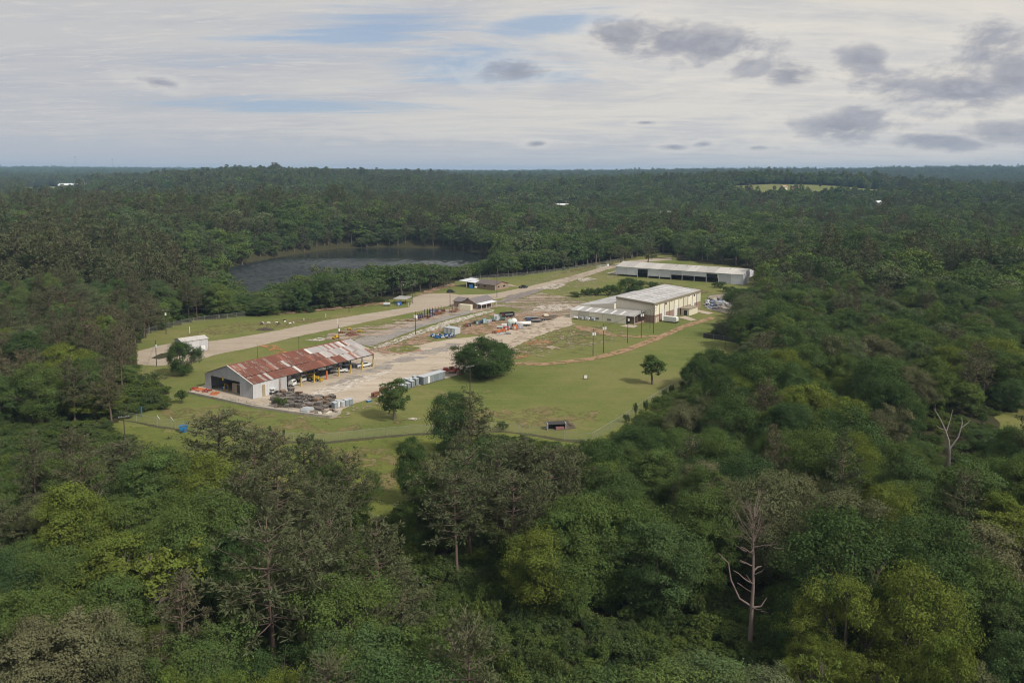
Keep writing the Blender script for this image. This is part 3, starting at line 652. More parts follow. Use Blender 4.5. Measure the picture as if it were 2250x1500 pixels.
BLACK = plain('black_rubber', (0.016, 0.016, 0.017), 0.8)
BLACKP = plain('black_paint', (0.022, 0.022, 0.026), 0.35)
NAVY = plain('navy_paint', (0.03, 0.045, 0.12), 0.4)
BLUE = plain('blue_plastic', (0.025, 0.13, 0.33), 0.5, wear=0.15)
RED = plain('red_paint', (0.33, 0.055, 0.035), 0.5, wear=0.3)
ORANGE = plain('orange_paint', (0.58, 0.16, 0.045), 0.5, wear=0.25, wearcol=(0.28, 0.10, 0.05))
RUSTP = plain('rusty_steel', (0.21, 0.085, 0.045), 0.8, wear=0.4, wearcol=(0.09, 0.04, 0.025))
GREYG = plain('cabinet_grey', (0.235, 0.265, 0.285), 0.5, wear=0.2, rand=0.12)
GREYL = plain('cabinet_light_grey', (0.45, 0.48, 0.50), 0.45, wear=0.15, rand=0.1)
GREEN = plain('dull_green_paint', (0.10, 0.15, 0.125), 0.55, wear=0.25, rand=0.15)
TEAL = plain('teal_paint', (0.22, 0.38, 0.36), 0.5)
TAN = plain('tan_paint', (0.30, 0.26, 0.19), 0.6, wear=0.15)
WOODG = plain('weathered_wood', (0.20, 0.175, 0.155), 0.9, wear=0.45, scale=2.0, rand=0.28)
WOODB = plain('brown_wood', (0.24, 0.16, 0.105), 0.9, wear=0.4, rand=0.2)
TAR = plain('creosote_wood', (0.055, 0.045, 0.038), 0.9, wear=0.3, wearcol=(0.13, 0.11, 0.095))
SHING = plain('brown_shingle', (0.155, 0.125, 0.115), 0.9, wear=0.3, scale=2.5)
SHINGG = plain('grey_shingle', (0.185, 0.165, 0.165), 0.9, wear=0.25, scale=2.5)
CONCW = plain('cast_concrete', (0.38, 0.34, 0.29), 0.9, wear=0.35, scale=0.6)
PIPEG = plain('pipe_grey', (0.40, 0.42, 0.44), 0.5, wear=0.15)
GALVP = plain('galvanised_pipe', (0.30, 0.30, 0.295), 0.45, wear=0.1)
def glass(name='window_glass', c=(0.02, 0.025, 0.03)):
    m, b, out = material(name); finish(b, out, c, 0.12, 0, 0.6); return m
GLASS = glass()
def brick_mat(name, c1, c2, mortar, s=1.0):
    m, b, out = material(name)
    p = objpos(b); sp = b.n('ShaderNodeSeparateXYZ'); b.t.links.new(p, sp.inputs[0])
    v = b.comb(b.m('ADD', sp.outputs[0], sp.outputs[1]), sp.outputs[2], 0.0)
    t = b.n('ShaderNodeTexBrick'); b.set(t, 'Vector', v); b.set(t, 'Scale', 1.0 * s); t.inputs['Brick Width'].default_value = 0.42; t.inputs['Row Height'].default_value = 0.16; t.inputs['Mortar Size'].default_value = 0.012
    b.set(t, 'Color1', (*c1, 1)); b.set(t, 'Color2', (*c2, 1)); b.set(t, 'Mortar', (*mortar, 1))
    n = b.noise(p, 0.7, 5, 0.65); n2 = b.noise(p, 2.6, 4, 0.6)
    c = b.mix(b.m('MULTIPLY', b.step(n, 0.42, 0.7), 0.6), t.outputs[0], c2); c = b.mix(b.m('MULTIPLY', b.step(n2, 0.5, 0.7), 0.5), c, mortar)
    finish(b, out, c, 0.9, 0, 0.2); return m
BRICK = brick_mat('tan_brick', (0.34, 0.235, 0.165), (0.25, 0.165, 0.12), (0.40, 0.34, 0.27))
BRICKW = brick_mat('warehouse_brick', (0.33, 0.215, 0.165), (0.23, 0.14, 0.11), (0.42, 0.34, 0.28))
def chain_mat():
    m, b, out = material('chain_link')
    d = b.n('ShaderNodeBsdfPrincipled'); b.set(d, 'Base Color', (0.33, 0.33, 0.32, 1)); b.set(d, 'Roughness', 0.5)
    t = b.n('ShaderNodeBsdfTransparent'); mx = b.n('ShaderNodeMixShader')
    p = objpos(b); n = b.noise(p, 0.5, 3, 0.6)
    b.set(mx, 0, b.m('ADD', 0.05, b.m('MULTIPLY', n, 0.12))); b.t.links.new(t.outputs[0], mx.inputs[1]); b.t.links.new(d.outputs[0], mx.inputs[2]); b.t.links.new(mx.outputs[0], out.inputs[0])
    return m
CHAIN = chain_mat()

def corr_sheet(name, w, l, mat, ribs=4, h=0.035, t=0.012):
    """one corrugated sheet lying in x (width) and y (length), ribs along y"""
    xs = np.linspace(0, w, ribs * 2 + 1); zs = [h * (i % 2) for i in range(len(xs))]
    V = [(x, y, z) for y in (0, l) for x, z in zip(xs, zs)]; n = len(xs)
    F = [(i, i + 1, n + i + 1, n + i) for i in range(n - 1)]
    me = bpy.data.meshes.new(name); me.from_pydata(V, [], F); me.materials.append(mat); me.update(); return me
def wall_panel(me_name, w, h, mat, rib=0.45, d=0.05):
    """upright ribbed panel in x and z, ribs facing -y"""
    k = max(2, int(w / rib)); xs, ys = [], []
    for i in range(k):
        a = w * i / k; s_ = w / k
        xs += [a, a + s_ * 0.18, a + s_ * 0.26, a + s_ * 0.5]; ys += [-d, -d, 0, 0]
    xs.append(w); ys.append(-d)
    n = len(xs); V = [(x, y, z) for z in (0, h) for x, y in zip(xs, ys)]
    me = bpy.data.meshes.new(me_name); me.from_pydata(V, [], [(i, i + 1, n + i + 1, n + i) for i in range(n - 1)]); me.materials.append(mat); me.update(); return me
_pan = {}
def panel(parent, name, x0, x1, y, z0, z1, mat, turn=0.0):
    """ribbed wall panel from x0 to x1 at depth y, its face to -y before turning about the parent's origin"""
    key = (round(x1 - x0, 2), round(z1 - z0, 2), mat.name)
    if key not in _pan: _pan[key] = wall_panel('panel', x1 - x0, z1 - z0, mat)
    return link(name, _pan[key], parent, (x0, y, z0), (0, 0, turn))
# ------------------------------------------------------------------ buildings
def local(px, py, o, rz, z=0.0):
    """a pixel's ground point in the frame of a thing at o turned by rz"""
    d = G(px, py, z) - Vector((o[0], o[1], 0)); c, s = math.cos(rz), math.sin(rz)
    return (d.x * c + d.y * s, -d.x * s + d.y * c)
def slope_panel(parent, name, w, z0, h0, h1, mat, loc, turn, rib=0.45, d=0.05):
    """ribbed wall panel whose top edge runs from height h0 to h1"""
    k = max(2, int(w / rib)); xs, ys = [], []
    for i in range(k):
        a = w * i / k; s_ = w / k
        xs += [a, a + s_ * 0.18, a + s_ * 0.26, a + s_ * 0.5]; ys += [-d, -d, 0, 0]
    xs.append(w); ys.append(-d); n = len(xs)
    V = [(x, y, z0) for x, y in zip(xs, ys)] + [(x, y, h0 + (h1 - h0) * x / w) for x, y in zip(xs, ys)]
    me = bpy.data.meshes.new('panel'); me.from_pydata(V, [], [(i, i + 1, n + i + 1, n + i) for i in range(n - 1)]); me.materials.append(mat); me.update()
    return link(name, me, parent, loc, (0, 0, turn))
Q = PI / 2

# --- the rusty shed
SO, SR = (-74.5, 237.0), math.radians(55)
SL, SWD, SE, SRI = 49.5, 22.4, 4.5, 8.3
shed = empty('metal_shed', (*SO, 0), SR, 'long open-sided metal shed with a rust-red sheet roof and grey gable', 'shed')
def roof_z(y): return SE + (SRI - SE) * (1 - abs(y - SWD / 2) / (SWD / 2))
ang_ = math.atan2(SRI - SE, SWD / 2); sl = math.hypot(SRI - SE, SWD / 2)
ncol = 45; wcol = SL / ncol; rows = 3; rl = sl / rows
sheets = {k: corr_sheet('sheet_' + k, wcol + 0.06, rl + 0.15, m) for k, m in (('rust', S_RUST), ('galv', S_GALV), ('mixed', S_MIXD), ('new', S_NEW))}
rr = random.Random(4)
new_at = {(16, 0), (26, 2), (39, 2)}
for c in range(ncol):
    f = c / ncol
    for r_ in range(rows):
        if (c, r_) in new_at: k = 'new'
        elif f < 0.60 + 0.06 * (r_ == 0) + 0.04 * (r_ == 1): k = rr.choices(['rust', 'mixed', 'galv'], [0.86, 0.13, 0.01])[0]
        elif f < 0.75 and r_ == 0 and 0.66 < f: k = 'rust'
        else: k = rr.choices(['galv', 'mixed', 'rust'], [0.88, 0.11, 0.01])[0]
        d = r_ * rl - (0.35 if r_ == 0 else 0.0)
        link('roof_sheet', sheets[k], shed, (c * wcol - 0.3, d * math.cos(ang_), SE + 0.10 + d * math.sin(ang_) + r_ * 0.02 + rr.uniform(-0.012, 0.012)), (ang_, 0, rr.uniform(-0.003, 0.003)))
MB().slab((SL - 0.3, SWD + 0.3, SE + 0.05), (-0.3, SWD + 0.3, SE + 0.05), (-0.3, SWD / 2 + 0.02, SRI + 0.1), (SL - 0.3, SWD / 2 + 0.02, SRI + 0.1), 0.06).part('far_roof_slope', S_MIXD, shed)
MB().prism([(SWD / 2 - 0.35, SRI + 0.06), (SWD / 2, SRI + 0.24), (SWD / 2 + 0.35, SRI + 0.06)], -0.35, SL - 0.2).part('ridge_cap', S_RUST, shed)
MB().slab((-0.42, -0.35, SE + 0.05), (-0.16, -0.35, SE + 0.05), (-0.16, SWD / 2, SRI + 0.24), (-0.42, SWD / 2, SRI + 0.24), 0.22).part('barge_trim', S_NEW, shed)
yo0, yo1, zo = 5.8, 19.3, 4.25
cuts = [0, 2.9, yo0, 8.5, 11.2, 13.9, 16.6, yo1, SWD]
for a, b_ in zip(cuts[:-1], cuts[1:]):
    z0 = zo if yo0 <= a < yo1 else 0.0
    slope_panel(shed, 'gable_panel', b_ - a, z0, roof_z(b_) - 0.06, roof_z(a) - 0.06, S_WALL, (0, b_, 0), -Q)
for a, b_ in ((0.0, 3.1), (3.1, 6.2), (6.2, 9.3), (9.3, 12.3)): panel(shed, 'side_panel', a, b_, 0, 0, SE - 0.08, S_WALLR)
MB().box(3.3, 4.3, -0.12, -0.052, 0.05, 3.5).part('side_door', plain('tan_door', (0.36, 0.29, 0.17), 0.6), shed)
MB().box(9.3, 10.1, -0.10, -0.052, 0.3, 4.0).part('rusted_strip', S_MIXD, shed)
MB().box(0, 40, SWD - 0.06, SWD, 0, SE - 0.1).part('far_wall', S_WALL, shed)
MB().box(12.3, 12.36, 0.05, SWD - 0.1, 0, SE - 0.1).part('partition', S_WALL, shed)
for i in range(8):
    x = 12.9 + i * 5.17
    p = MB().box(x - 0.12, x + 0.12, 0.1, 0.34, 0, SE - 0.25).part('post', DARKI, shed)
    if i: MB().cyl((x, 0.22, 0), (x, 0.22, 2.7), 0.26, n=8).cyl((x, 0.22, 0), (x, 0.22, 0.5), 0.42, 0.30, 8).part('sleeve', YEL if i != 3 else ORANGE, p)
    MB().box(x - 0.1, x + 0.1, 0.3, SWD / 2, SE - 0.4, SE - 0.1).part('tie_beam', DARKI, shed)
    MB().box(x - 0.1, x + 0.1, SWD - 0.5, SWD - 0.3, 0, SE - 0.2).part('back_post', DARKI, shed)
    MB().box(x - 0.1, x + 0.1, SWD / 2 - 0.1, SWD / 2 + 0.1, 0, SRI - 0.3).part('middle_post', DARKI, shed)
MB().box(12.3, SL - 0.4, -0.12, 0.1, SE - 0.35, SE - 0.02).part('eave_beam', DARKI, shed)
MB().box(-0.02, 0.1, yo0, yo1, zo - 0.25, zo).part('door_header', DARKI, shed)
MB().box(-0.2, -0.02, 13.4, 13.9, zo - 0.7, zo + 0.3).part('hoist_bracket', YEL, shed)
def in_shed(x, y, z=0.0):
    c, s = math.cos(SR), math.sin(SR); return Vector((SO[0] + x * c - y * s, SO[1] + x * s + y * c, z))
# things in the shed's front bay
e = empty('storage_crate', in_shed(2.6, 8.6), SR, 'tall tan crate standing in the dark opening of the rusty shed', 'crate')
MB().box(-1.6, 1.6, -2.2, 2.2, 0.15, 3.1).part('body', TAN, e); MB().box(-1.7, 1.7, -2.3, 2.3, 0, 0.15).part('base', WOODG, e); MB().box(-1.66, -1.6, -1.9, -0.2, 0.4, 2.8).part('door', DARKI, e)
for i, (y, c) in enumerate(((16.8, BLUE), (15.9, BLUE), (16.3, GREYL))):
    e = empty('drum', in_shed(2.2 + 0.5 * (i % 2), y), 0, ['blue drum just inside the shed opening at its left end', 'blue drum beside the first one inside the shed opening', 'grey drum between the two blue drums in the shed opening'][i], 'drum', 'drums inside the shed opening')
    MB().cyl((0, 0, 0), (0, 0, 1.0), 0.36, n=10).part('barrel', c, e); MB().cyl((0, 0, 1.0), (0, 0, 1.06), 0.38, n=10).part('lid', DARKI, e)
e = empty('yellow_cage', in_shed(1.3, 14.0), SR, 'yellow tubular frame standing in the shed opening', 'frame')
for y in (-0.8, 0.8): MB().box(-0.06, 0.06, y - 0.08, y + 0.08, 0, 2.1).part('upright', YELB, e)
MB().box(-0.06, 0.06, -0.7, 0.7, 1.95, 2.1).part('top_rail', YELB, e); MB().box(-0.06, 0.06, -0.7, 0.7, 0.3, 0.45).part('bottom_rail', YELB, e)
e = empty('tool_rack', in_shed(7.5, 13.0), SR, 'dim steel rack of parts deep inside the shed opening', 'rack')
for z in (0.4, 1.4, 2.4): MB().box(-0.5, 0.5, -4, 4, z, z + 0.08).part('shelf', STEEL, e)
for y in (-4, -1.3, 1.3, 4): MB().box(-0.5, 0.5, y - 0.05, y + 0.05, 0, 3.0).part('upright', STEEL, e)

# low wall, railing and clutter along the front of the shed platform
dock = [(414, 864), (470, 876), (556, 895), (640, 908), (728, 918), (748, 908)]
pts = [G(*q) for q in dock]
e = empty('retaining_wall', (*pts[0][:2], 0), 0, 'low crumbling concrete wall edging the shed platform', 'wall')
for a, b_ in zip(pts[:-1], pts[1:]):
    d = (b_ - a); m_ = (a + b_) / 2 - pts[0]
    MB().cbox((m_.x, m_.y, 0.22), (d.length, 0.55, 0.9), math.atan2(d.y, d.x)).part('wall_segment', CONCW, e)
def rail_fence(pp, h, label, mat, name='pipe_railing', step=3.0, cat='railing'):
    P0 = pp[0]; e = empty(name, (P0.x, P0.y, 0), 0, label, cat)
    for a, b_ in zip(pp[:-1], pp[1:]):
        L = (b_ - a).length; k = max(1, int(L / step))
        for i in range(k + 1):
            q = a.lerp(b_, i / k) - P0; MB().cyl((q.x, q.y, 0), (q.x, q.y, h), 0.05, n=5).part('post', mat, e)
        for z in (h, h * 0.55): MB().cyl((*(a - P0)[:2], z), (*(b_ - P0)[:2], z), 0.04, n=5).part('rail', mat, e)
    return e
rail_fence([G(430, 864), G(462, 872)], 1.1, 'pinkish pipe railing at the left corner of the shed platform', plain('faded_pink', (0.48, 0.32, 0.28), 0.6))
rail_fence([G(490, 876), G(560, 892), G(600, 898)], 1.0, 'pale pipe railing along the platform in front of the grey gable', GALVP)
rail_fence([G(608, 898), G(660, 906), G(725, 916), G(742, 912)], 1.1, 'pale pipe railing below the heap of pallets', GALVP)
for i, (px, py, mt, lab) in enumerate(((440, 858, ORANGE, 'orange steel frame lying at the left end of the shed platform'), (455, 860, RED, 'faded red machine part on the shed platform'), (472, 866, ORANGE, 'long orange beam lying before the shed opening'), (428, 855, RED, 'red frame at the far left corner of the platform'))):
    p = G(px, py); e = empty('steel_scrap', p, SR + 0.3 * i, lab, 'scrap frame')
    for q in (-0.9, 0, 0.9): MB().box(-1.1, 1.1, q - 0.1, q + 0.1, 0.4, 0.6).part('bar', mt, e)
    for q in (-1, 1): MB().box(q - 0.1, q + 0.1, -1.0, 1.0, 0, 0.4).part('foot', mt, e)

# --- the big cream warehouse
WO, WR = (61.4, 359.3), math.radians(54.5)
WL, HY, H0, H1 = 50.0, 18.5, 8.7, 10.1
wh = empty('warehouse', (*WO, 0), WR, 'big cream metal warehouse with brick base, white doors and skylights', 'warehouse')
nb_ = 10; bw = WL / nb_
for i in range(nb_):
    panel(wh, 'wall_panel', i * bw + 0.04, (i + 1) * bw - 0.04, 0, 3.4, H0 - 0.9, S_CREAM)
    MB().box(i * bw - 0.1, i * bw + 0.1, -0.2, -0.06, 0, H0 - 0.9).part('downpipe', plain('brown_trim', (0.20, 0.155, 0.12), 0.6) if i == 0 else MATS['brown_trim'], wh)
dx_ = [local(q, 710 - (q - 1437) * 32 / 109, WO, WR)[0] for q in (1459.5, 1487, 1528)]
xs = [0.0]
for d in dx_: xs += [d - 1.7, d + 1.7]
xs.append(WL)
for a, b_ in zip(xs[::2], xs[1::2]): MB().box(a, b_, 0.0, 0.3, 0, 3.4).part('brick_base', BRICKW, wh)
for d in dx_:
    p = MB().box(d - 1.7, d + 1.7, -0.10, 0.1, 0.0, 4.9).part('loading_door', WHITE, wh)
    MB().box(d - 1.85, d - 1.7, -0.16, 0.1, 0, 5.05).box(d + 1.7, d + 1.85, -0.16, 0.1, 0, 5.05).box(d - 1.7, d + 1.7, -0.16, 0.1, 4.9, 5.05).part('door_frame', CREAMW, p)
for x in (11.5, 42.5):
    MB().box(x - 0.7, x + 0.7, -0.14, -0.05, 6.7, 7.5).part('vent', DARKI, wh)
for x in (2.5, 17.5, 27.5, 36.5, 47): MB().box(x - 0.8, x + 0.8, -0.10, -0.05, 7.3, 7.6).part('louvre', TAN, wh)
for a, b_ in ((0.0, 6.0), (6.0, 12.2), (12.2, HY)):
    za, zb_ = H0 + (H1 - H0) * a / HY, H0 + (H1 - H0) * b_ / HY
    slope_panel(wh, 'front_panel', b_ - a, 3.4 if a < 6 else 3.4, zb_ - 0.9, za - 0.9, S_CREAMF, (0, b_, 0), -Q)
MB().box(-0.02, 0.3, 0.02, HY, 0, 3.4).part('front_brick', BRICKW, wh)
FASC = plain('olive_fascia', (0.25, 0.215, 0.15), 0.5, wear=0.1)
MB().box(-0.25, WL + 0.1, -0.28, -0.06, H0 - 0.9, H0 + 0.05).part('fascia', FASC, wh)
MB().slab((-0.28, HY, H1 - 0.05), (-0.28, -0.28, H0 - 0.05), (-0.28, -0.28, H0 - 0.95), (-0.28, HY, H1 - 0.95), 0.22).part('front_fascia', FASC, wh)
MB().box(0, WL, HY - 0.1, HY, 0, H1 - 0.1).part('inner_wall', S_CREAM, wh)
MB().box(WL - 0.1, WL, 0, HY, 0, H0 - 0.1).part('end_wall', S_CREAM, wh)
for i in range(nb_):
    a, b_ = i * bw + (0 if i else -0.2), (i + 1) * bw - 0.05
    MB().slab((a, -0.22, H0 + 0.1), (b_, -0.22, H0 + 0.1), (b_, HY + 0.2, H1 + 0.1), (a, HY + 0.2, H1 + 0.1), 0.12).part('roof_panel', S_ROOFG, wh)
def on_roof(x0, x1, y0, y1, zf, up=0.05): return MB().slab((x0, y0, zf(x0, y0) + up), (x1, y0, zf(x1, y0) + up), (x1, y1, zf(x1, y1) + up), (x0, y1, zf(x0, y1) + up), 0.04)
hz_ = lambda x, y: H0 + 0.1 + (H1 - H0) * (y + 0.22) / (HY + 0.42)
for i in range(10):
    on_roof(3.0 + i * 4.55, 4.0 + i * 4.55, 3.0, 6.6, hz_).part('skylight', S_LIGHT, wh)
    on_roof(2.6 + i * 4.55, 3.6 + i * 4.55, 11.0, 14.6, hz_).part('skylight', S_LIGHT, wh)
for x in (16.5, 30.0): on_roof(x, x + 0.95, 6.9, 10.6, hz_).part('skylight', S_LIGHT, wh)
# low wing on its left
Z0, Z1, WY = 5.0, 7.2, 36.5; wx0 = -2.0
wz = lambda x, y: Z1 + (Z0 - Z1) * (y - HY) / (WY - HY)
for i in range(9):
    a, b_ = wx0 + i * 6, wx0 + (i + 1) * 6 - 0.05
    MB().slab((a, HY + 0.06, Z1), (b_, HY + 0.06, Z1), (b_, WY + 0.3, Z0), (a, WY + 0.3, Z0), 0.1).part('wing_roof_panel', S_ROOFG, wh)
for x, y in ((4, 31), (10, 29.5), (15, 31), (20, 29.5), (28, 31), (7, 22), (14, 22.5), (21, 22), (30, 23), (38, 22), (36, 30), (44, 29)): on_roof(x, x + 1.0, y, y + 3.4, wz).part('skylight', S_LIGHT, wh)
for a, b_ in ((HY, 24.5), (24.5, 30.5), (30.5, WY)): slope_panel(wh, 'wing_panel', b_ - a, 3.0, wz(0, b_) - 0.12, wz(0, a) - 0.12, S_CREAMF, (wx0, b_, 0), -Q)
MB().box(wx0, 52, WY - 0.1, WY, 0, Z0 - 0.15).part('wing_side_wall', S_CREAM, wh)
MB().box(51.9, 52, HY, WY, 0, Z0 - 0.15).part('wing_end_wall', S_CREAM, wh)
# lean-to along the front
LX, LY0, LY1, LZ = -9.2, 4.6, 37.0, 3.65
lz = lambda x, y: LZ + (4.95 - LZ) * (x - LX) / (0 - LX)
_ly = [LY0, 9.2, 13.9, HY, 23.0, 27.7, 32.3, LY1]
MB().box(wx0, -0.06, HY - 0.06, HY + 0.02, 3.0, Z1 - 0.12).part('wing_end_cap', S_CREAMF, wh)
for i in range(7):
    a, b_ = _ly[i], _ly[i + 1] - 0.03; xe = -0.3 if i < 3 else wx0 - 0.08
    MB().slab((LX - 0.2, b_, LZ), (LX - 0.2, a, LZ), (xe, a, lz(xe, 0)), (xe, b_, lz(xe, 0)), 0.1).part('lean_to_roof', S_ROOFG, wh)
for y in (11.5, 16.0, 20.5, 24.0, 28.5, 33.0): on_roof(LX + 0.6, wx0 - 1.2, y, y + 1.0, lz).part('skylight', S_LIGHT, wh)
for a, b_ in ((8.6, 13.6), (13.6, 20.3), (20.3, 27.0), (27.0, 32.5), (32.5, LY1)): slope_panel(wh, 'lean_to_panel', b_ - a - 0.08, 0.0, LZ - 0.14, LZ - 0.14, S_CREAMF, (LX, b_ - 0.04, 0), -Q)
for y in (16.0, 22.0, 25.6): MB().box(LX - 0.12, LX - 0.055, y, y + 1.9, 0.7, 1.5).part('vent', STEEL, wh)
MB().box(LX + 3.0, LX + 3.2, LY0 + 0.1, 8.5, 0, 3.4).part('porch_wall', BRICKW, wh)
MB().box(LX + 0.1, -0.1, LY0, LY0 + 0.2, 0, 0.9).part('porch_kerb', BRICKW, wh)
MB().box(LX, LX + 0.14, LY0, LY0 + 0.14, 0, LZ - 0.1).part('porch_post', WHITE, wh)
MB().box(-9.0, -0.2, LY1 - 0.12, LY1, 0, LZ - 0.12).part('lean_to_end', S_CREAMF, wh)
for x, z in ((1.4, 1.5), (3.2, 1.7)): MB().box(x, x + 0.9, -0.1, -0.01, 0, z + 0.8).part('side_door', CREAMW, wh)
# block hut against the right wall
hx = local(1512, 690, WO, WR)
e = empty('block_hut', (*(Matrix.Rotation(WR, 2) @ Vector((hx[0] - 4, -4.6)) + Vector(WO)), 0), WR, 'low cream block hut with flat roof beside the warehouse doors', 'hut')
MB().box(0, 9.5, 0, 4.1, 0, 3.0).part('wall', CREAMW, e); MB().box(-0.3, 9.8, -0.3, 4.3, 3.0, 3.25).part('roof', TAN, e); MB().box(-0.06, 0.0, 1.0, 2.6, 0.05, 2.4).part('doorway', DARKI, e)

# --- the long pale barn at the back
BO, BR = (65.7, 527.2), math.radians(-32.5)
BL, BW, BE, BRI = 80.8, 22.0, 5.9, 8.3
barn = empty('pole_barn', (*BO, 0), BR, 'very long pale metal barn with half-open bays behind the warehouse', 'barn')
bx = []
for q in (1354, 1401, 1424, 1449, 1474.5, 1499, 1525.5, 1552, 1579, 1633):
    bx.append(local(q, 586.5 + (q - 1354) * 18.5 / 279, BO, BR, 5.5)[0])
bx[0], bx[-1] = 0.0, BL
bot = [1.1, None, 1.3, 1.2, 3.1, 3.1, 3.1, None, 0.0]
for a, b_, z0 in zip(bx[:-1], bx[1:], bot):
    if z0 is None: panel(barn, 'wall_panel', a, b_, 0, BE - 0.7, BE - 0.06, S_BARN); continue
    k = max(1, round((b_ - a) / 8.5)); w_ = (b_ - a) / k
    for j in range(k): panel(barn, 'wall_panel', a + j * w_ + 0.04, a + (j + 1) * w_ - 0.04, 0, z0, BE - 0.06, S_BARN)
for x in bx: MB().box(x - 0.14, x + 0.14, -0.16, -0.06, 0, BE - 0.06).part('post', S_BARN, barn)
for i in range(12):
    x = i * BL / 11
    MB().box(x - 0.12, x + 0.12, BW - 0.3, BW - 0.06, 0, BE - 0.06).part('back_post', DARKI, barn)
MB().box(0, 58, BW - 0.05, BW, 0, BE - 0.1).part('back_wall', S_BARN, barn); MB().box(69, BL, BW - 0.05, BW, 2.5, BE - 0.1).part('back_wall', S_BARN, barn)
half = BW / 2
slope_panel(barn, 'gable_panel', half, 0.0, BE - 0.06, BRI - 0.06, S_BARN, (BL, 0, 0), Q)
slope_panel(barn, 'gable_panel', half, 3.2, BRI - 0.06, BE - 0.06, S_BARN, (BL, half, 0), Q)
slope_panel(barn, 'gable_panel', BW, 0.4, BE - 0.06, BE - 0.06, S_BARN, (0, BW, 0), -Q)
nrp = 14
for i in range(nrp):
    a, b_ = i * BL / nrp - 0.3 * (i == 0), (i + 1) * BL / nrp - 0.04
    MB().slab((a, -0.35, BE), (b_, -0.35, BE), (b_, half, BRI), (a, half, BRI), 0.08).part('roof_panel', S_BARNR, barn)
    MB().slab((b_, BW + 0.35, BE), (a, BW + 0.35, BE), (a, half, BRI), (b_, half, BRI), 0.08).part('roof_panel', S_BARNR, barn)
bz = lambda x, y: BE + (BRI - BE) * (y + 0.35) / (half + 0.35)
for x in (36.5, 43, 49, 56.5, 63, 70): on_roof(x, x + 0.5, 7.0, 10.4, bz, 0.03).part('roof_vent', STEEL, barn)
e = empty('lumber_rack', (*(Matrix.Rotation(BR, 2) @ Vector((52, 8)) + Vector(BO)), 0), BR, 'rusty steel rack inside the half-open bays of the long barn', 'rack')
for x in range(-14, 6, 2): MB().box(x, x + 0.15, 0, 0.15, 0, 2.0).part('upright', RUSTP, e)
for z in (0.6, 1.3, 1.9): MB().box(-14, 4.2, 0.0, 0.6, z, z + 0.1).part('shelf', RUSTP, e)

# --- small grey storage shed by the turning loop
ss = empty('storage_shed', (-118.2, 297.2, 0), math.radians(43), 'small grey storage shed with shallow gable roof by the turning loop', 'shed')
w2, l2, e2, r2 = 7.0, 9.5, 4.5, 5.3
for a, b_ in ((0, 3.1), (3.1, 6.3), (6.3, l2)): panel(ss, 'side_panel', a, b_ - 0.03, 0, 0, e2 - 0.05, S_WALLR)
slope_panel(ss, 'end_panel', w2 / 2, 3.4, r2 - 0.05, e2 - 0.05, S_WALL, (0, w2, 0), -Q) if False else None
slope_panel(ss, 'end_panel', w2 / 2, 3.6, e2 - 0.05, r2 - 0.05, S_WALL, (0, w2, 0), -Q); slope_panel(ss, 'end_panel', w2 / 2, 3.6, r2 - 0.05, e2 - 0.05, S_WALL, (0, w2 / 2, 0), -Q)
MB().box(0.02, 0.1, 0.3, w2 - 0.3, 0, 3.6).part('roller_door', STEEL, ss)
slope_panel(ss, 'end_panel', w2, 0, e2 - 0.05, e2 - 0.05, S_WALLR, (l2, 0, 0), Q); MB().box(0, l2, w2 - 0.05, w2, 0, e2 - 0.05).part('back_panel', S_WALL, ss)
MB().slab((-0.3, -0.3, e2), (l2 + 0.2, -0.3, e2), (l2 + 0.2, w2 / 2, r2), (-0.3, w2 / 2, r2), 0.07).part('roof_slope', S_BARNR, ss)
MB().slab((l2 + 0.2, w2 + 0.3, e2), (-0.3, w2 + 0.3, e2), (-0.3, w2 / 2, r2), (l2 + 0.2, w2 / 2, r2), 0.07).part('roof_slope', S_BARNR, ss)
e = empty('air_unit', (-113.6, 301.5, 0), math.radians(43), 'white tank and grey pump set against the small grey shed', 'pump unit')
MB().box(0, 1.5, -1.5, -0.4, 0.8, 2.3).part('tank', WHITE, e); MB().box(-0.9, 0.9, -1.6, -0.4, 0, 0.8).part('base', STEEL, e); MB().cyl((-1.0, -1.0, 0), (-1.0, -1.0, 1.4), 0.35).part('pump', STEEL, e)
MB().cyl((2.6, -1.0, 0), (2.6, -1.0, 0.9), 0.12).part('bollard', YEL, e)

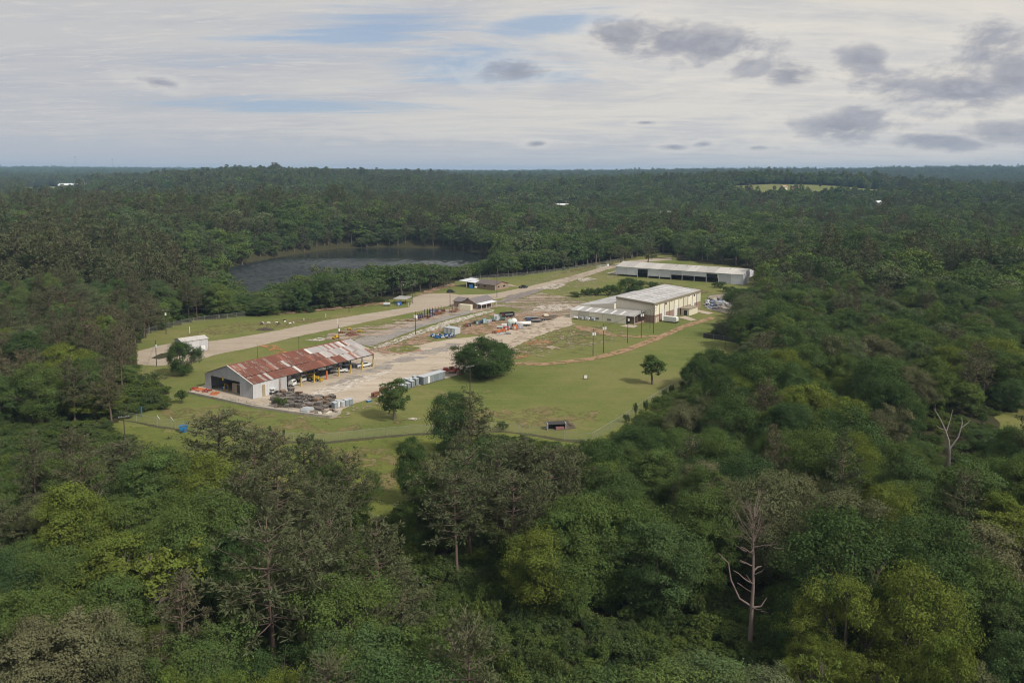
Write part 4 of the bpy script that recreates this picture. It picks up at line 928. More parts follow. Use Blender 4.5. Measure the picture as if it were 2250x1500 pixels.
# --- the two tan brick houses
def gable_house(name, o, rz, L, Wd, E_, RI, wall, roofm, label, wins, over=0.5):
    h = empty(name, (*o, 0), rz, label, 'house')
    MB().box(0, L, 0, Wd, 0, E_).part('wall', wall, h)
    for x0, x1 in ((0.0, 0.25), (L - 0.25, L)): MB().prism([(0, E_), (Wd, E_), (Wd / 2, RI - 0.1)], x0, x1).part('gable', wall, h)
    MB().slab((-over, -over, E_ - 0.12), (L + over, -over, E_ - 0.12), (L + over, Wd / 2, RI), (-over, Wd / 2, RI), 0.14).part('roof_slope', roofm, h)
    MB().slab((L + over, Wd + over, E_ - 0.12), (-over, Wd + over, E_ - 0.12), (-over, Wd / 2, RI), (L + over, Wd / 2, RI), 0.14).part('roof_slope', roofm, h)
    for side, t0, z0, w_, h_ in wins:
        if side == 'f': bx_ = (t0, t0 + w_, -0.06, -0.01, z0, z0 + h_); fr = (t0 - 0.08, t0 + w_ + 0.08, -0.04, -0.004, z0 - 0.08, z0 + h_ + 0.08)
        elif side == 'r': bx_ = (L + 0.01, L + 0.06, t0, t0 + w_, z0, z0 + h_); fr = (L + 0.004, L + 0.04, t0 - 0.08, t0 + w_ + 0.08, z0 - 0.08, z0 + h_ + 0.08)
        else: bx_ = (-0.06, -0.01, t0, t0 + w_, z0, z0 + h_); fr = (-0.04, -0.004, t0 - 0.08, t0 + w_ + 0.08, z0 - 0.08, z0 + h_ + 0.08)
        wdo = MB().box(*fr).part('window', CREAMW, h); MB().box(*bx_).part('pane', GLASS, wdo)
    return h
h1o = G(1046, 633); v_ = G(1087.5, 638) - h1o
h1 = gable_house('brick_house', h1o[:2], math.atan2(v_.y, v_.x), v_.length, 11.5, 3.0, 4.6, BRICK, SHING, 'low tan brick house with brown roof and an attached white carport', [('f', 1.6, 1.2, 1.2, 1.1), ('f', 5.6, 1.2, 1.9, 1.2), ('r', 2.2, 1.2, 1.6, 1.1), ('r', 6.6, 1.2, 2.2, 1.1)])
PALEROOF = plain('white_sheet', (0.70, 0.72, 0.75), 0.4, wear=0.12)
for i, (x0, x1, y0, y1, z) in enumerate(((-12.8, -6.6, -1.0, 9.5, 3.5), (-7.4, -0.3, -0.2, 6.5, 3.15))):
    MB().slab((x0, y0, z - 0.15), (x1, y0, z - 0.15), (x1, y1, z + 0.45), (x0, y1, z + 0.45), 0.1).part('carport_roof', PALEROOF, h1)
    for x in (x0 + 0.3, x1 - 0.3): MB().box(x - 0.07, x + 0.07, y0 + 0.3, y0 + 0.44, 0, z - 0.2).part('carport_post', WHITE, h1)
MB().box(-12.4, -6.7, 5.5, 6.0, 0, 2.7).part('carport_back', NAVY, h1)
def at_house(h, x, y, z=0): return h.matrix_basis @ Vector((x, y, z))
e = empty('water_tank', at_house(h1, -1.9, -2.0), 0, 'blue plastic tank standing under the edge of the white carport', 'tank')
MB().box(-1.0, 1.0, -0.8, 0.8, 0.1, 1.9).part('body', BLUE, e); MB().cyl((0, 0, 1.9), (0, 0, 2.1), 0.3).part('lid', BLUE, e)
e = empty('gas_tank', at_house(h1, 1.2, -1.4), 0, 'small white gas tank by the wall of the tan brick house', 'tank')
MB().cyl((-0.7, 0, 0.7), (0.7, 0, 0.7), 0.5, n=10).part('vessel', WHITE, e); MB().box(-0.5, -0.3, -0.3, 0.3, 0, 0.4).box(0.3, 0.5, -0.3, 0.3, 0, 0.4).part('leg', STEEL, e)

oo = G(998, 672); ov = G(1030, 676) - oo
of = empty('office', (-28.4, 405.6, 0), math.radians(-33), 'tan brick office with grey-brown cross gable roof and a porch', 'office')
MB().box(0, 5.5, 0, 8, 0, 2.8).part('wing_wall', BRICK, of)
MB().slab((-0.4, -0.4, 2.7), (5.6, -0.4, 2.7), (5.6, 4, 4.2), (-0.4, 4, 4.2), 0.12).part('roof_slope', SHINGG, of); MB().slab((5.6, 8.4, 2.7), (-0.4, 8.4, 2.7), (-0.4, 4, 4.2), (5.6, 4, 4.2), 0.12).part('roof_slope', SHINGG, of)
MB().box(5.5, 14.0, -1.0, 14, 0, 2.8).part('main_wall', BRICK, of); MB().prism([(5.5, 2.8), (14.0, 2.8), (9.75, 4.55)], -1.0, -0.75, 'y').part('gable', BRICK, of)
MB().slab((14.5, -1.5, 2.65), (14.5, 14.5, 2.65), (9.75, 14.5, 4.7), (9.75, -1.5, 4.7), 0.13).part('roof_slope', SHINGG, of); MB().slab((5.0, 14.5, 2.65), (5.0, -1.5, 2.65), (9.75, -1.5, 4.7), (9.75, 14.5, 4.7), 0.13).part('roof_slope', SHINGG, of)
MB().slab((14.4, -1.4, 2.72), (17.4, -1.4, 2.35), (17.4, 12, 2.35), (14.4, 12, 2.72), 0.1).part('porch_roof', PALEROOF, of)
for y in (-1.0, 3.2, 7.4, 11.6): MB().box(17.0, 17.15, y, y + 0.15, 0, 2.3).part('porch_post', WHITE, of)
for x in (7.5, 10.8): wdo = MB().box(x - 0.08, x + 1.3, -1.05, -1.002, 0.95, 2.2).part('window', CREAMW, of); MB().box(x, x + 1.2, -1.09, -1.05, 1.03, 2.12).part('pane', GLASS, wdo)
for y in (3.0, 7.5): MB().box(14.0, 14.06, y, y + 1.4, 0.3, 2.2).part('porch_window', GLASS, of)
MB().box(14.0, 14.07, -0.6, 0.5, 0.05, 2.1).part('door', WHITE, of)

# --- open carport by the road
cp = empty('carport', (*G(866, 668)[:2], 0), math.radians(-14), 'open flat-roofed carport on dark posts beside the road', 'carport')
MB().slab((-0.4, -0.4, 2.75), (6.4, -0.4, 2.65), (6.4, 8.4, 2.9), (-0.4, 8.4, 3.0), 0.18).part('roof', plain('faded_roof', (0.36, 0.35, 0.33), 0.6), cp)
for x in (0, 6):
    for y in (0, 8): MB().box(x - 0.1, x + 0.1, y - 0.1, y + 0.1, 0, 2.7).part('post', DARKI, cp)
# --- block bins and barn-side rubble
bb = empty('block_bin', (*G(1556, 656)[:2], 0), math.radians(20), 'open bin of stacked concrete blocks behind the warehouse', 'block bin')
for r_ in range(2):
    for i in range(9):
        MB().box(i * 1.5 + 0.7 * r_, i * 1.5 + 1.45 + 0.7 * r_, 0, 0.7, r_ * 0.8, r_ * 0.8 + 0.77).part('block', CONCW, bb)
    for i in range(4): MB().box(13.2, 13.9, 0.8 + i * 1.5, 2.2 + i * 1.5, r_ * 0.8, r_ * 0.8 + 0.77).part('block', CONCW, bb)
# ------------------------------------------------------------------ trees
def tube(pts, rad, sides=6):
    pts = np.asarray(pts, float); n = len(pts); V = []
    T = np.gradient(pts, axis=0); T /= np.linalg.norm(T, axis=1)[:, None] + 1e-9
    up = np.array([0.3, 0.2, 0.93]) if abs(T[0, 2]) < 0.9 else np.array([1.0, 0.1, 0])
    A = np.linspace(0, 2 * PI, sides, endpoint=False)
    for i in range(n):
        a = np.cross(T[i], up); a /= np.linalg.norm(a) + 1e-9; c = np.cross(T[i], a)
        V.append(pts[i] + rad[i] * (np.cos(A)[:, None] * a + np.sin(A)[:, None] * c))
    V = np.vstack(V)
    i = np.arange(n - 1)[:, None]; j = np.arange(sides)[None]; j2 = (j + 1) % sides
    F = np.stack([i * sides + j, i * sides + j2, (i + 1) * sides + j2, (i + 1) * sides + j], -1).reshape(-1, 4)
    return V, F
def join(parts):
    Vs, Fs, o = [], [], 0
    for V, F in parts: Vs.append(V); Fs.append(F + o); o += len(V)
    return np.vstack(Vs), np.vstack(Fs)
def wander(rng, a, b, n, amp):
    a, b = np.asarray(a, float), np.asarray(b, float); t = np.linspace(0, 1, n)[:, None]
    P = a + (b - a) * t; off = np.cumsum(rng.normal(0, amp, (n, 3)), 0); off -= off[0]; off -= off[-1] * t
    return P + off
def unit(v): return v / (np.linalg.norm(v, axis=-1, keepdims=True) + 1e-9)
def leaves(rng, C, N, size, aspect=0.6):
    """one folded-diamond leaf spray at each centre"""
    n = len(C); r = unit(rng.normal(size=(n, 3))); t = unit(np.cross(N, r)); s = np.cross(N, t)
    size = np.broadcast_to(size, (n,))[:, None] * rng.uniform(0.7, 1.35, (n, 1)); k = aspect * rng.uniform(0.7, 1.3, (n, 1))
    V = np.stack([C - t * size * 0.5, C + s * size * k * 0.5 + N * size * 0.10, C + t * size * 0.5 - N * size * 0.12, C - s * size * k * 0.5 + N * size * 0.10], 1).reshape(-1, 3)
    return V, np.arange(4 * n).reshape(-1, 4)

def broadleaf(seed, H=14.0, R=5.0, base=0.22, nb=26, ncl=18, k=48, leaf=0.235, squash=1.0, top=1.0, br=0.34, sparse=0.0, limbs=9):
    """trunk (V,F) and crown (V,F,tone): limbs reach into lobes of leaf clusters on an uneven envelope"""
    rng = np.random.default_rng(seed)
    zb = H * base; cz = zb + (H - zb) * 0.48; rz = (H - zb) * 0.5 * squash
    d = unit(rng.normal(size=(nb * 4, 3))); d = d[d[:, 2] > -0.85][:nb]
    # spread the lobes apart
    for _ in range(12):
        D = d[:, None] - d[None]; q = np.linalg.norm(D, axis=2) + np.eye(len(d)); d = unit(d + 0.03 * (D / q[..., None] ** 3).sum(1)); d[:, 2] = np.maximum(d[:, 2], -0.8)
    d = unit(d)
    fr = rng.uniform(0.52, 0.86, len(d))[:, None]
    lump = 1 + 0.30 * np.sin(3 * np.arctan2(d[:, 1], d[:, 0]) + rng.uniform(0, 6))[:, None]
    C = d * fr * np.array([R, R, rz]) * np.concatenate([lump, lump, np.ones_like(lump)], 1) * np.array([1, 1, top]) + np.array([0, 0, cz])
    C = np.vstack([C, np.array([[0, 0, cz + rz * 0.25]]) + rng.normal(0, 0.3, (1, 3))])
    B = R * br * rng.uniform(0.55, 1.5, len(C)); LT = rng.uniform(-0.22, 0.22, len(C)); LS = rng.uniform(0.75, 1.3, len(C))
    Ls, Ns, Ts = [], [], []
    cen = np.array([0, 0, cz - rz * 0.2])
    Ss = []
    for c, rb, lt, lsz in zip(C, B, LT, LS):
        if sparse and rng.random() < sparse: continue
        m = max(6, int(ncl * (rb / (R * br)) ** 1.6))
        o = unit(c - cen)
        u = unit(unit(rng.normal(size=(m, 3))) + 0.55 * o + np.array([0, 0, 0.35]))
        cc = c + u * rb * np.where(rng.random((m, 1)) < 0.14, rng.uniform(1.15, 1.55, (m, 1)), rng.uniform(0.65, 1.1, (m, 1))) * np.array([1.08, 1.08, 0.8])
        tone = rng.uniform(0.2, 0.8, m) + lt; Ss.append(np.full(m * k, lsz))
        off = rng.normal(0, 1, (m, k, 3)) * (0.20 + 0.12 * rng.random((m, 1, 1))) * rb
        L = cc[:, None] + off * np.array([1, 1, 0.55])
        nn = unit(u[:, None] * 0.5 + unit(off) * 0.55 + np.array([0, 0, 0.30]) + rng.normal(0, 0.34, (m, k, 3)))
        Ls.append(L.reshape(-1, 3)); Ns.append(nn.reshape(-1, 3)); Ts.append(np.clip(tone[:, None] + rng.normal(0, 0.10, (m, k)), 0, 1).ravel())
    L = np.vstack(Ls); N = np.vstack(Ns); T = np.concatenate(Ts)
    keep = L[:, 2] > 0.3; L, N, T = L[keep], N[keep], T[keep]
    V, F = leaves(rng, L, N, leaf * np.concatenate(Ss)[keep])
    # wood
    rt = 0.022 * H + 0.03 * R
    fork = np.array([rng.normal(0, 0.25), rng.normal(0, 0.25), zb + (H - zb) * 0.22])
    parts = [tube(wander(rng, (0, 0, -1.2), fork, 6, 0.05 * R / 5), np.linspace(rt * 1.25, rt * 0.72, 6), 8)]
    order = np.argsort(-B)[:limbs]
    for q in order:
        e = C[q]; mid = fork * 0.5 + e * 0.5 + np.array([0, 0, -0.06 * H])
        P = np.vstack([wander(rng, fork, mid, 4, 0.10), wander(rng, mid, e, 4, 0.12)[1:]])
        parts.append(tube(P, np.linspace(rt * 0.5, rt * 0.12, 7), 5))
        for _ in range(3):
            e2 = e + unit(rng.normal(size=3) + np.array([0, 0, 0.5])) * B[q] * 0.9
            parts.append(tube(wander(rng, P[4], e2, 4, 0.1), np.linspace(rt * 0.2, rt * 0.05, 4), 4))
    return join(parts), (V, F, T)

def pine(seed, H=16.0, R=3.4, base=0.36, whorls=13, tufts=9, spikes=9, spike=0.62, wide=0.13):
    rng = np.random.default_rng(seed)
    lean = rng.normal(0, 0.25, 2)
    tp = wander(rng, (0, 0, -1.2), (lean[0], lean[1], H * 0.98), 9, 0.06)
    parts = [tube(tp, np.linspace(0.26, 0.05, 9) * H / 16, 7)]
    Ls, Ns, Ax, Ts = [], [], [], []
    zs = np.linspace(H * base, H * 0.97, whorls) + rng.normal(0, 0.25, whorls)
    for wi, z in enumerate(zs):
        f = (z - H * base) / (H * (1 - base)); f = min(max(f, 0), 1)
        rl = R * (0.55 + 0.75 * math.sin(PI * min(1, 0.25 + f * 0.72))) * (1 - 0.55 * f ** 2)
        n = rng.integers(4, 7)
        a0 = rng.uniform(0, 6.28)
        x0 = np.array([np.interp(z, tp[:, 2], tp[:, 0]), np.interp(z, tp[:, 2], tp[:, 1]), z])
        for q in range(n):
            if rng.random() < 0.12: continue
            a = a0 + q * 6.283 / n + rng.normal(0, 0.25); l = rl * rng.uniform(0.55, 1.2)
            e = x0 + np.array([math.cos(a) * l, math.sin(a) * l, l * (0.18 + 0.5 * f) + rng.normal(0, 0.2)])
            P = wander(rng, x0, e, 4, 0.06)
            parts.append(tube(P, np.linspace(0.07, 0.02, 4) * H / 16, 4))
            m = max(3, int(tufts * l / R))
            s = rng.uniform(0.35, 1.05, m)[:, None]
            c = x0 + (e - x0) * s + rng.normal(0, 0.30, (m, 3)) * np.array([1, 1, 0.6]) * (0.6 + 0.4 * s)
            ax = unit(np.array([math.cos(a), math.sin(a), 0.7]) + rng.normal(0, 0.4, (m, 3)))
            Ls.append(c); Ax.append(ax); Ts.append(np.clip(rng.normal(0.5, 0.22, m), 0, 1))
    C = np.vstack(Ls); A = np.vstack(Ax); T = np.concatenate(Ts); m = len(C)
    dirs = unit(A[:, None] * 0.75 + rng.normal(0, 0.62, (m, spikes, 3)))
    sp = spike * rng.uniform(0.7, 1.25, (m, spikes, 1)); side = unit(np.cross(dirs, rng.normal(size=(m, spikes, 3)))) * wide * 0.5
    b0 = C[:, None] + dirs * 0.06
    V = np.stack([b0 - side * 0.6, b0 + dirs * sp * 0.6 - side, b0 + dirs * sp, b0 + dirs * sp * 0.6 + side], 2).reshape(-1, 3)
    F = np.arange(len(V)).reshape(-1, 4)
    return join(parts), (V, F, np.repeat(T, spikes))

def shrub(seed, H=2.6, R=2.0, nb=9, ncl=22, k=9, leaf=0.26):
    rng = np.random.default_rng(seed)
    C = np.column_stack([rng.normal(0, R * 0.42, nb), rng.normal(0, R * 0.42, nb), rng.uniform(0.35, 0.78, nb) * H]); B = rng.uniform(0.25, 0.5, nb) * min(H, R)
    Ls, Ns, Ts = [], [], []
    for c, rb in zip(C, B):
        u = unit(unit(rng.normal(size=(ncl, 3))) + np.array([0, 0, 0.55])); cc = c + u * rb * rng.uniform(0.6, 1.15, (ncl, 1))
        L = cc[:, None] + rng.normal(0, 0.14, (ncl, k, 3)); nn = unit(u[:, None] * 0.5 + np.array([0, 0, 0.5]) + rng.normal(0, 0.55, (ncl, k, 3)))
        Ls.append(L.reshape(-1, 3)); Ns.append(nn.reshape(-1, 3)); Ts.append(np.clip(rng.uniform(0.15, 0.85, ncl)[:, None] + rng.normal(0, 0.15, (ncl, k)), 0, 1).ravel())
    L = np.vstack(Ls); N = np.vstack(Ns); T = np.concatenate(Ts); kp = L[:, 2] > 0.05
    V, F = leaves(rng, L[kp], N[kp], leaf)
    wood = [tube(wander(rng, (rng.normal(0, 0.1), rng.normal(0, 0.1), -0.3), c, 4, 0.05), np.linspace(0.05, 0.015, 4), 4) for c in C]
    return join(wood), (V, F, T[kp])

def two_meshes(name, data, leafm, bark):
    (tv, tf), (cv, cf, ct) = data
    return np_mesh(name + '_trunk', tv, tf, [bark], smooth=True), np_mesh(name + '_crown', cv, cf, [leafm], fattr=ct)
def one_mesh(name, data, leafm, bark):
    (tv, tf), (cv, cf, ct) = data
    V = np.vstack([tv, cv]); F = np.vstack([tf, cf + len(tv)])
    return np_mesh(name, V, F, [bark, leafm], mat_idx=np.r_[np.zeros(len(tf)), np.ones(len(cf))], fattr=np.r_[np.full(len(tf), 0.5), ct])

BROAD = [broadleaf(100 + i, base=[0.08, 0.12, 0.06, 0.14, 0.10, 0.05][i], nb=[30, 24, 34, 22, 28, 36][i], br=[0.30, 0.36, 0.27, 0.38, 0.32, 0.26][i]) for i in range(6)]
FINE = [broadleaf(130 + i, base=0.06, nb=48, ncl=13, k=44, br=0.24, leaf=0.225) for i in range(3)]          # finer, feathery crowns
LOOSE = [broadleaf(160 + i, base=0.2, nb=26, ncl=12, k=19, br=0.24, leaf=0.42, sparse=0.18, limbs=14) for i in range(2)]
PINES = [pine(200 + i, whorls=[13, 15, 12, 14][i], R=[3.4, 3.0, 3.8, 3.2][i], base=[0.36, 0.30, 0.42, 0.33][i]) for i in range(4)]
# kind -> list of (trunk mesh, crown mesh), built at H 14 / R 5 (pines 16 / 3.4)
def kit(pref, datas, leafm, bark): return [two_meshes(pref, d, leafm, bark) for d in datas]
def recolour(src, leafm):
    out = []
    for t, c, *_ in src:
        out.append((t, c, leafm))
    return out
KIT = {'mid': kit('broadleaf', BROAD, L_MID, BARK)}
KIT['dark'] = recolour(KIT['mid'][:4], L_DARK)
KIT['lime'] = recolour(KIT['mid'][1:4], L_LIME)
KIT['fine'] = kit('fine_leaf', FINE, L_MID, BARK)
KIT['olive'] = recolour(KIT['fine'], L_OLIVE)
KIT['finelime'] = recolour(KIT['fine'][:2], L_LIME)
KIT['loose'] = kit('open_crown', LOOSE, L_LIME, BARK)
WIDE = [broadleaf(140 + i, H=14, R=8, base=[0.02, 0.05, 0.0][i], nb=[58, 50, 64][i], ncl=16, k=44, br=0.22, leaf=0.25, limbs=14) for i in range(3)]
YOUNG = [broadleaf(150, H=9, R=2.6, base=0.30, nb=20, ncl=15, k=22, br=0.34, leaf=0.28), broadleaf(151, H=11, R=3.4, base=0.10, nb=34, ncl=15, k=24, br=0.27, leaf=0.28)]
KIT['widemid'] = kit('wide_broadleaf', WIDE, L_MID, BARK)
for k_, m_ in (('dark', L_DARK), ('olive', L_OLIVE), ('fine', L_MID), ('lime', L_LIME)): KIT['wide' + k_] = recolour(KIT['widemid'], m_)
OAK = broadleaf(171, H=13, R=8.4, base=-0.02, nb=84, ncl=16, k=36, br=0.20, leaf=0.30, limbs=12, squash=0.98)
KIT['oak'] = kit('oak', [OAK], L_DARK, BARK)
KIT['young'] = kit('young', YOUNG[:1], L_MID, BARK); KIT['vase'] = kit('vase', YOUNG[1:], L_MID, BARK)
KIT['pine'] = kit('pine', PINES, L_PINE, BARKP)
KIT['pineb'] = recolour(KIT['pine'], L_PINEB)
KIT['red'] = recolour(KIT['fine'][:1], L_RED)
NOM = {k: (16.0, 3.4) if k.startswith('pine') else (14.0, 8.0) if k.startswith('wide') else (14.0, 5.0) for k in KIT}
NOM['oak'] = (13.0, 8.4); NOM['young'] = (9.0, 2.6); NOM['vase'] = (11.0, 3.4)


def plant(x, y, H, R, kind, label, group=None, name=None, cat='tree', z=None):
    if 'wide' + kind in KIT and R / H > 0.40: kind = 'wide' + kind
    hh, rr = NOM[kind]; t, c, *lm = random.choice(KIT[kind])
    if z is None: z = float(ground_z(np.array([[x, y]]))[0])
    nm = name or ('pine_tree' if kind.startswith('pine') else 'broadleaf_tree')
    e = empty(nm, (x, y, z), random.uniform(0, 6.28), label, cat, group)
    s = (R / rr, R / rr * random.uniform(0.92, 1.08), H / hh)
    link('trunk', t, e, scale=s); cr = link('crown', c, e, scale=s)
    if lm: cr.material_slots[0].link = 'OBJECT'; cr.material_slots[0].material = lm[0]
    return e

def scatter_gn(name, pts, rot, scl, meshes, vid, label, kind='stuff'):
    """one object: a mesh of points, each carrying one of the meshes"""
    me = bpy.data.meshes.new(name)
    me.vertices.add(len(pts)); me.vertices.foreach_set('co', np.asarray(pts, np.float32).ravel())
    for nm, typ, v in (('rot', 'FLOAT_VECTOR', rot), ('scl', 'FLOAT_VECTOR', scl)):
        a = me.attributes.new(nm, typ, 'POINT'); a.data.foreach_set('vector', np.asarray(v, np.float32).ravel())
    a = me.attributes.new('vid', 'INT', 'POINT'); a.data.foreach_set('value', np.asarray(vid, np.int32))
    o = link(name, me); tag(o, label, kind=kind)
    g = bpy.data.node_groups.new(name, 'GeometryNodeTree')
    g.interface.new_socket('Geometry', in_out='INPUT', socket_type='NodeSocketGeometry'); g.interface.new_socket('Geometry', in_out='OUTPUT', socket_type='NodeSocketGeometry')
    gi = g.nodes.new('NodeGroupInput'); go = g.nodes.new('NodeGroupOutput')
    jn = g.nodes.new('GeometryNodeJoinGeometry')
    for m in meshes:
        src = bpy.data.objects.new(name + '_source', m)
        oi = g.nodes.new('GeometryNodeObjectInfo'); oi.inputs['Object'].default_value = src; oi.transform_space = 'ORIGINAL'
        ti = g.nodes.new('GeometryNodeGeometryToInstance'); g.links.new(oi.outputs['Geometry'], ti.inputs[0]); g.links.new(ti.outputs[0], jn.inputs[0])
    ip = g.nodes.new('GeometryNodeInstanceOnPoints'); g.links.new(gi.outputs[0], ip.inputs['Points']); g.links.new(jn.outputs[0], ip.inputs['Instance'])
    ip.inputs['Pick Instance'].default_value = True
    for nm, typ, sock in (('vid', 'INT', 'Instance Index'), ('rot', 'FLOAT_VECTOR', 'Rotation'), ('scl', 'FLOAT_VECTOR', 'Scale')):
        na = g.nodes.new('GeometryNodeInputNamedAttribute'); na.data_type = typ; na.inputs[0].default_value = nm
        g.links.new([s for s in na.outputs if s.enabled and s.name == 'Attribute'][0], ip.inputs[sock])
    g.links.new(ip.outputs[0], go.inputs[0])
    md = o.modifiers.new('scatter', 'NODES'); md.node_group = g
    return o

# --- the trees one can name: crown top pixel, height, crown width in pixels, kind, label
HERO = [
 (864, 828, 11.5, 58, 'vase', 'young upright tree standing alone in front of the grey cabinets'),
 (1435, 780, 9.2, 40, 'young', 'small round-headed tree alone in the right half of the mown field'),
 (1366, 540, 14, 34, 'pine', 'lone pine by the road bend beyond the long barn'),
 (1424, 535, 15, 36, 'pine', 'second lone pine standing right beside the far road'),
 (345, 1140, 15, 190, 'loose', 'pale yellow-green tree with open spreading branches, lower left woods'),
 (150, 1040, 15, 170, 'finelime', 'tall bright yellow-green tree near the left edge of the picture'),
 (215, 1085, 12, 120, 'lime', 'lime green tree just right of the tall yellow-green tree at left'),
 (470, 1062, 14, 150, 'mid', 'round mid-green tree between the pale open tree and the left pine grove'),
 (385, 1098, 14, 140, 'mid', 'mid-green tree behind the pale open tree at lower left'),
 (520, 1135, 13, 120, 'dark', 'dark green broadleaf tree right of the pale open tree'),
 (600, 1135, 19, 190, 'pine', 'big grey-green pine with a bare lower trunk, lower left foreground'),
 (665, 1150, 17, 150, 'pine', 'pine standing right beside the big foreground pine'),
 (372, 1432, 14, 130, 'lime', 'leftmost of three lime green crowns along the bottom edge'),
 (490, 1428, 14, 140, 'lime', 'middle of three lime green crowns along the bottom edge'),
 (606, 1438, 14, 130, 'lime', 'rightmost of three lime green crowns along the bottom edge'),
 (800, 1325, 15, 210, 'fine', 'large rounded light green tree at the bottom, left of the scrub'),
 (905, 1315, 14, 190, 'fine', 'rounded light green tree touching the scrub, bottom centre'),
 (745, 1385, 14, 170, 'fine', 'light green tree at the bottom edge left of the two rounded crowns'),
 (1010, 1420, 9, 200, 'fine', 'low spreading feathery tree in the scrub at bottom centre'),
 (150, 1290, 15, 220, 'olive', 'broad grey-olive tree in the lower left corner woods'),
 (60, 1330, 14, 190, 'olive', 'grey-olive tree at the very left edge, lower corner'),
 (255, 1335, 13, 150, 'olive', 'smaller grey-olive tree right of the broad olive one at lower left'),
 (1300, 1063, 15, 220, 'mid', 'tallest crown of the big green oak clump right of the pines'),
 (1235, 1100, 14, 170, 'mid', 'left crown of the big oak clump beside the pine grove'),
 (1385, 1082, 14, 210, 'mid', 'right crown of the big oak clump in the centre woods'),
 (1185, 1140, 12, 130, 'lime', 'bright leafy tree at the left foot of the oak clump'),
 (1455, 1110, 14, 170, 'fine', 'soft green tree at the right end of the oak clump'),
 (1340, 1002, 13, 140, 'mid', 'bright green tree behind the oak clump, by the field corner'),
 (1310, 948, 12, 130, 'dark', 'dark vine-covered tree by the fence corner below the mown field'),
 (1410, 930, 10, 120, 'dark', 'dark vine-draped tree on the slope outside the field fence'),
 (1455, 965, 11, 120, 'mid', 'mid-green tree outside the fence, beside the vine-draped tree'),
 (1700, 1006, 17, 250, 'olive', 'huge grey-olive flowering tree behind the dead pine'),
 (1855, 1040, 15, 150, 'olive', 'grey-olive tree right of the huge olive tree'),
 (1565, 1045, 14, 140, 'mid', 'mid-green tree left of the huge olive tree'),
 (1560, 1110, 12, 110, 'fine', 'soft green tree just left of the dead pine crown'),
 (1905, 1092, 18, 330, 'dark', 'very broad dark oak in the right foreground woods'),
 (2060, 1100, 15, 180, 'dark', 'dark oak adjoining the very broad oak on its right side'),
 (2010, 1030, 13, 120, 'mid', 'mid-green tree left in front of the bleached dead tree at right'),
 (2205, 1062, 13, 120, 'finelime', 'rounded yellow-green tree at the right edge of the picture'),
 (2040, 1240, 15, 180, 'lime', 'light green fluffy tree in the lower right woods'),
 (2080, 1358, 15, 140, 'lime', 'yellow-green tree below the fluffy one at lower right'),
 (2180, 1200, 13, 150, 'mid', 'mid-green tree on the right edge above the lower corner'),
 (1800, 1372, 12, 110, 'loose', 'thin open tree with bare limbs at the bottom, right of the dead pine'),
 (1925, 1400, 10, 100, 'loose', 'thin scraggly tree with few leaves near the bottom right'),
 (2160, 1420, 12, 150, 'olive', 'greyish twiggy tree in the bottom right corner'),
 (1775, 1290, 9, 120, 'dark', 'low dark tree some way right of the dead pine trunk'),
 (990, 853, 16, 82, 'dark', 'dark green columnar tree standing above the pine grove, left of the cedar'),
 (1037, 868, 15, 88, 'pine', 'greyish cedar standing close beside the dark columnar tree'),
 (480, 908, 15, 140, 'pine', 'tallest pine of the left grove, below the rusty shed'),
 (560, 945, 13, 100, 'pine', 'pine right of the tallest pine in the left grove'),
 (668, 958, 13, 80, 'pine', 'slim pine in the middle of the left grove'),
 (705, 972, 13, 80, 'pine', 'slim pine near the right end of the left grove'),
 (770, 1000, 14, 90, 'pine', 'pine at the right end of the left grove, beside the grass strip'),
 (610, 1000, 14, 110, 'pine', 'pine in the second row of the left grove'),
 (530, 1015, 14, 110, 'pine', 'pine at the front of the left grove, below the tallest one'),
 (700, 1045, 15, 110, 'pine', 'front pine of the left grove nearest the grass strip'),
 (430, 985, 12, 90, 'pine', 'pine at the left end of the left grove'),
 (340, 975, 11, 100, 'lime', 'lime green bushy tree left of the pine grove'),
 (270, 965, 11, 130, 'pineb', 'brownish pine beside the utility pole at left'),
 (200, 985, 11, 130, 'pineb', 'brownish pine in the scrub left of the utility pole'),
 (905, 958, 12, 75, 'dark', 'dark rounded tree at the upper left of the centre pine grove'),
 (960, 1000, 15, 110, 'pine', 'left front pine of the centre grove'),
 (1035, 985, 17, 120, 'pine', 'tallest pine of the centre grove with a bare grey trunk'),
 (1090, 965, 14, 110, 'pine', 'pine in the back row of the centre grove'),
 (1150, 960, 14, 110, 'pine', 'broad pine in the middle of the centre grove'),
 (1210, 972, 14, 100, 'pine', 'pine in the right half of the centre grove'),
 (1262, 975, 13, 90, 'pine', 'pine at the right end of the centre grove'),
 (1005, 1035, 15, 110, 'pine', 'front pine of the centre grove, left of the bare trunk'),
 (1120, 1025, 15, 120, 'pine', 'front pine of the centre grove, right of the bare trunk'),
 (1190, 1040, 14, 100, 'pine', 'front pine of the centre grove nearest the oaks'),
 (930, 1030, 13, 80, 'mid', 'small green tree at the left foot of the centre pine grove'),
 (1064, 740, 13, 126, 'oak', 'big dark rounded oak standing alone in the mown field'),
 (398, 748, 11.3, 62, 'dark', 'dark leafy tree beside the small grey storage shed'),
 (1575, 760, 13, 100, 'dark', 'very dark vine-covered tree at the right edge of the mown field'),
 (1640, 770, 13, 110, 'dark', 'dark tree just right of the vine-covered tree by the field'),
 (1535, 785, 11, 70, 'dark', 'narrow dark tree leaning into the right edge of the mown field'),
 (1640, 630, 12, 80, 'dark', 'dark tree in front of the scrap heap by the warehouse'),
 (1700, 655, 14, 130, 'mid', 'green tree right of the scrap heap'),
 (1383, 608, 9, 48, 'dark', 'dark round tree behind the warehouse roof, left of the long barn'),
]
used = []
heroes = []
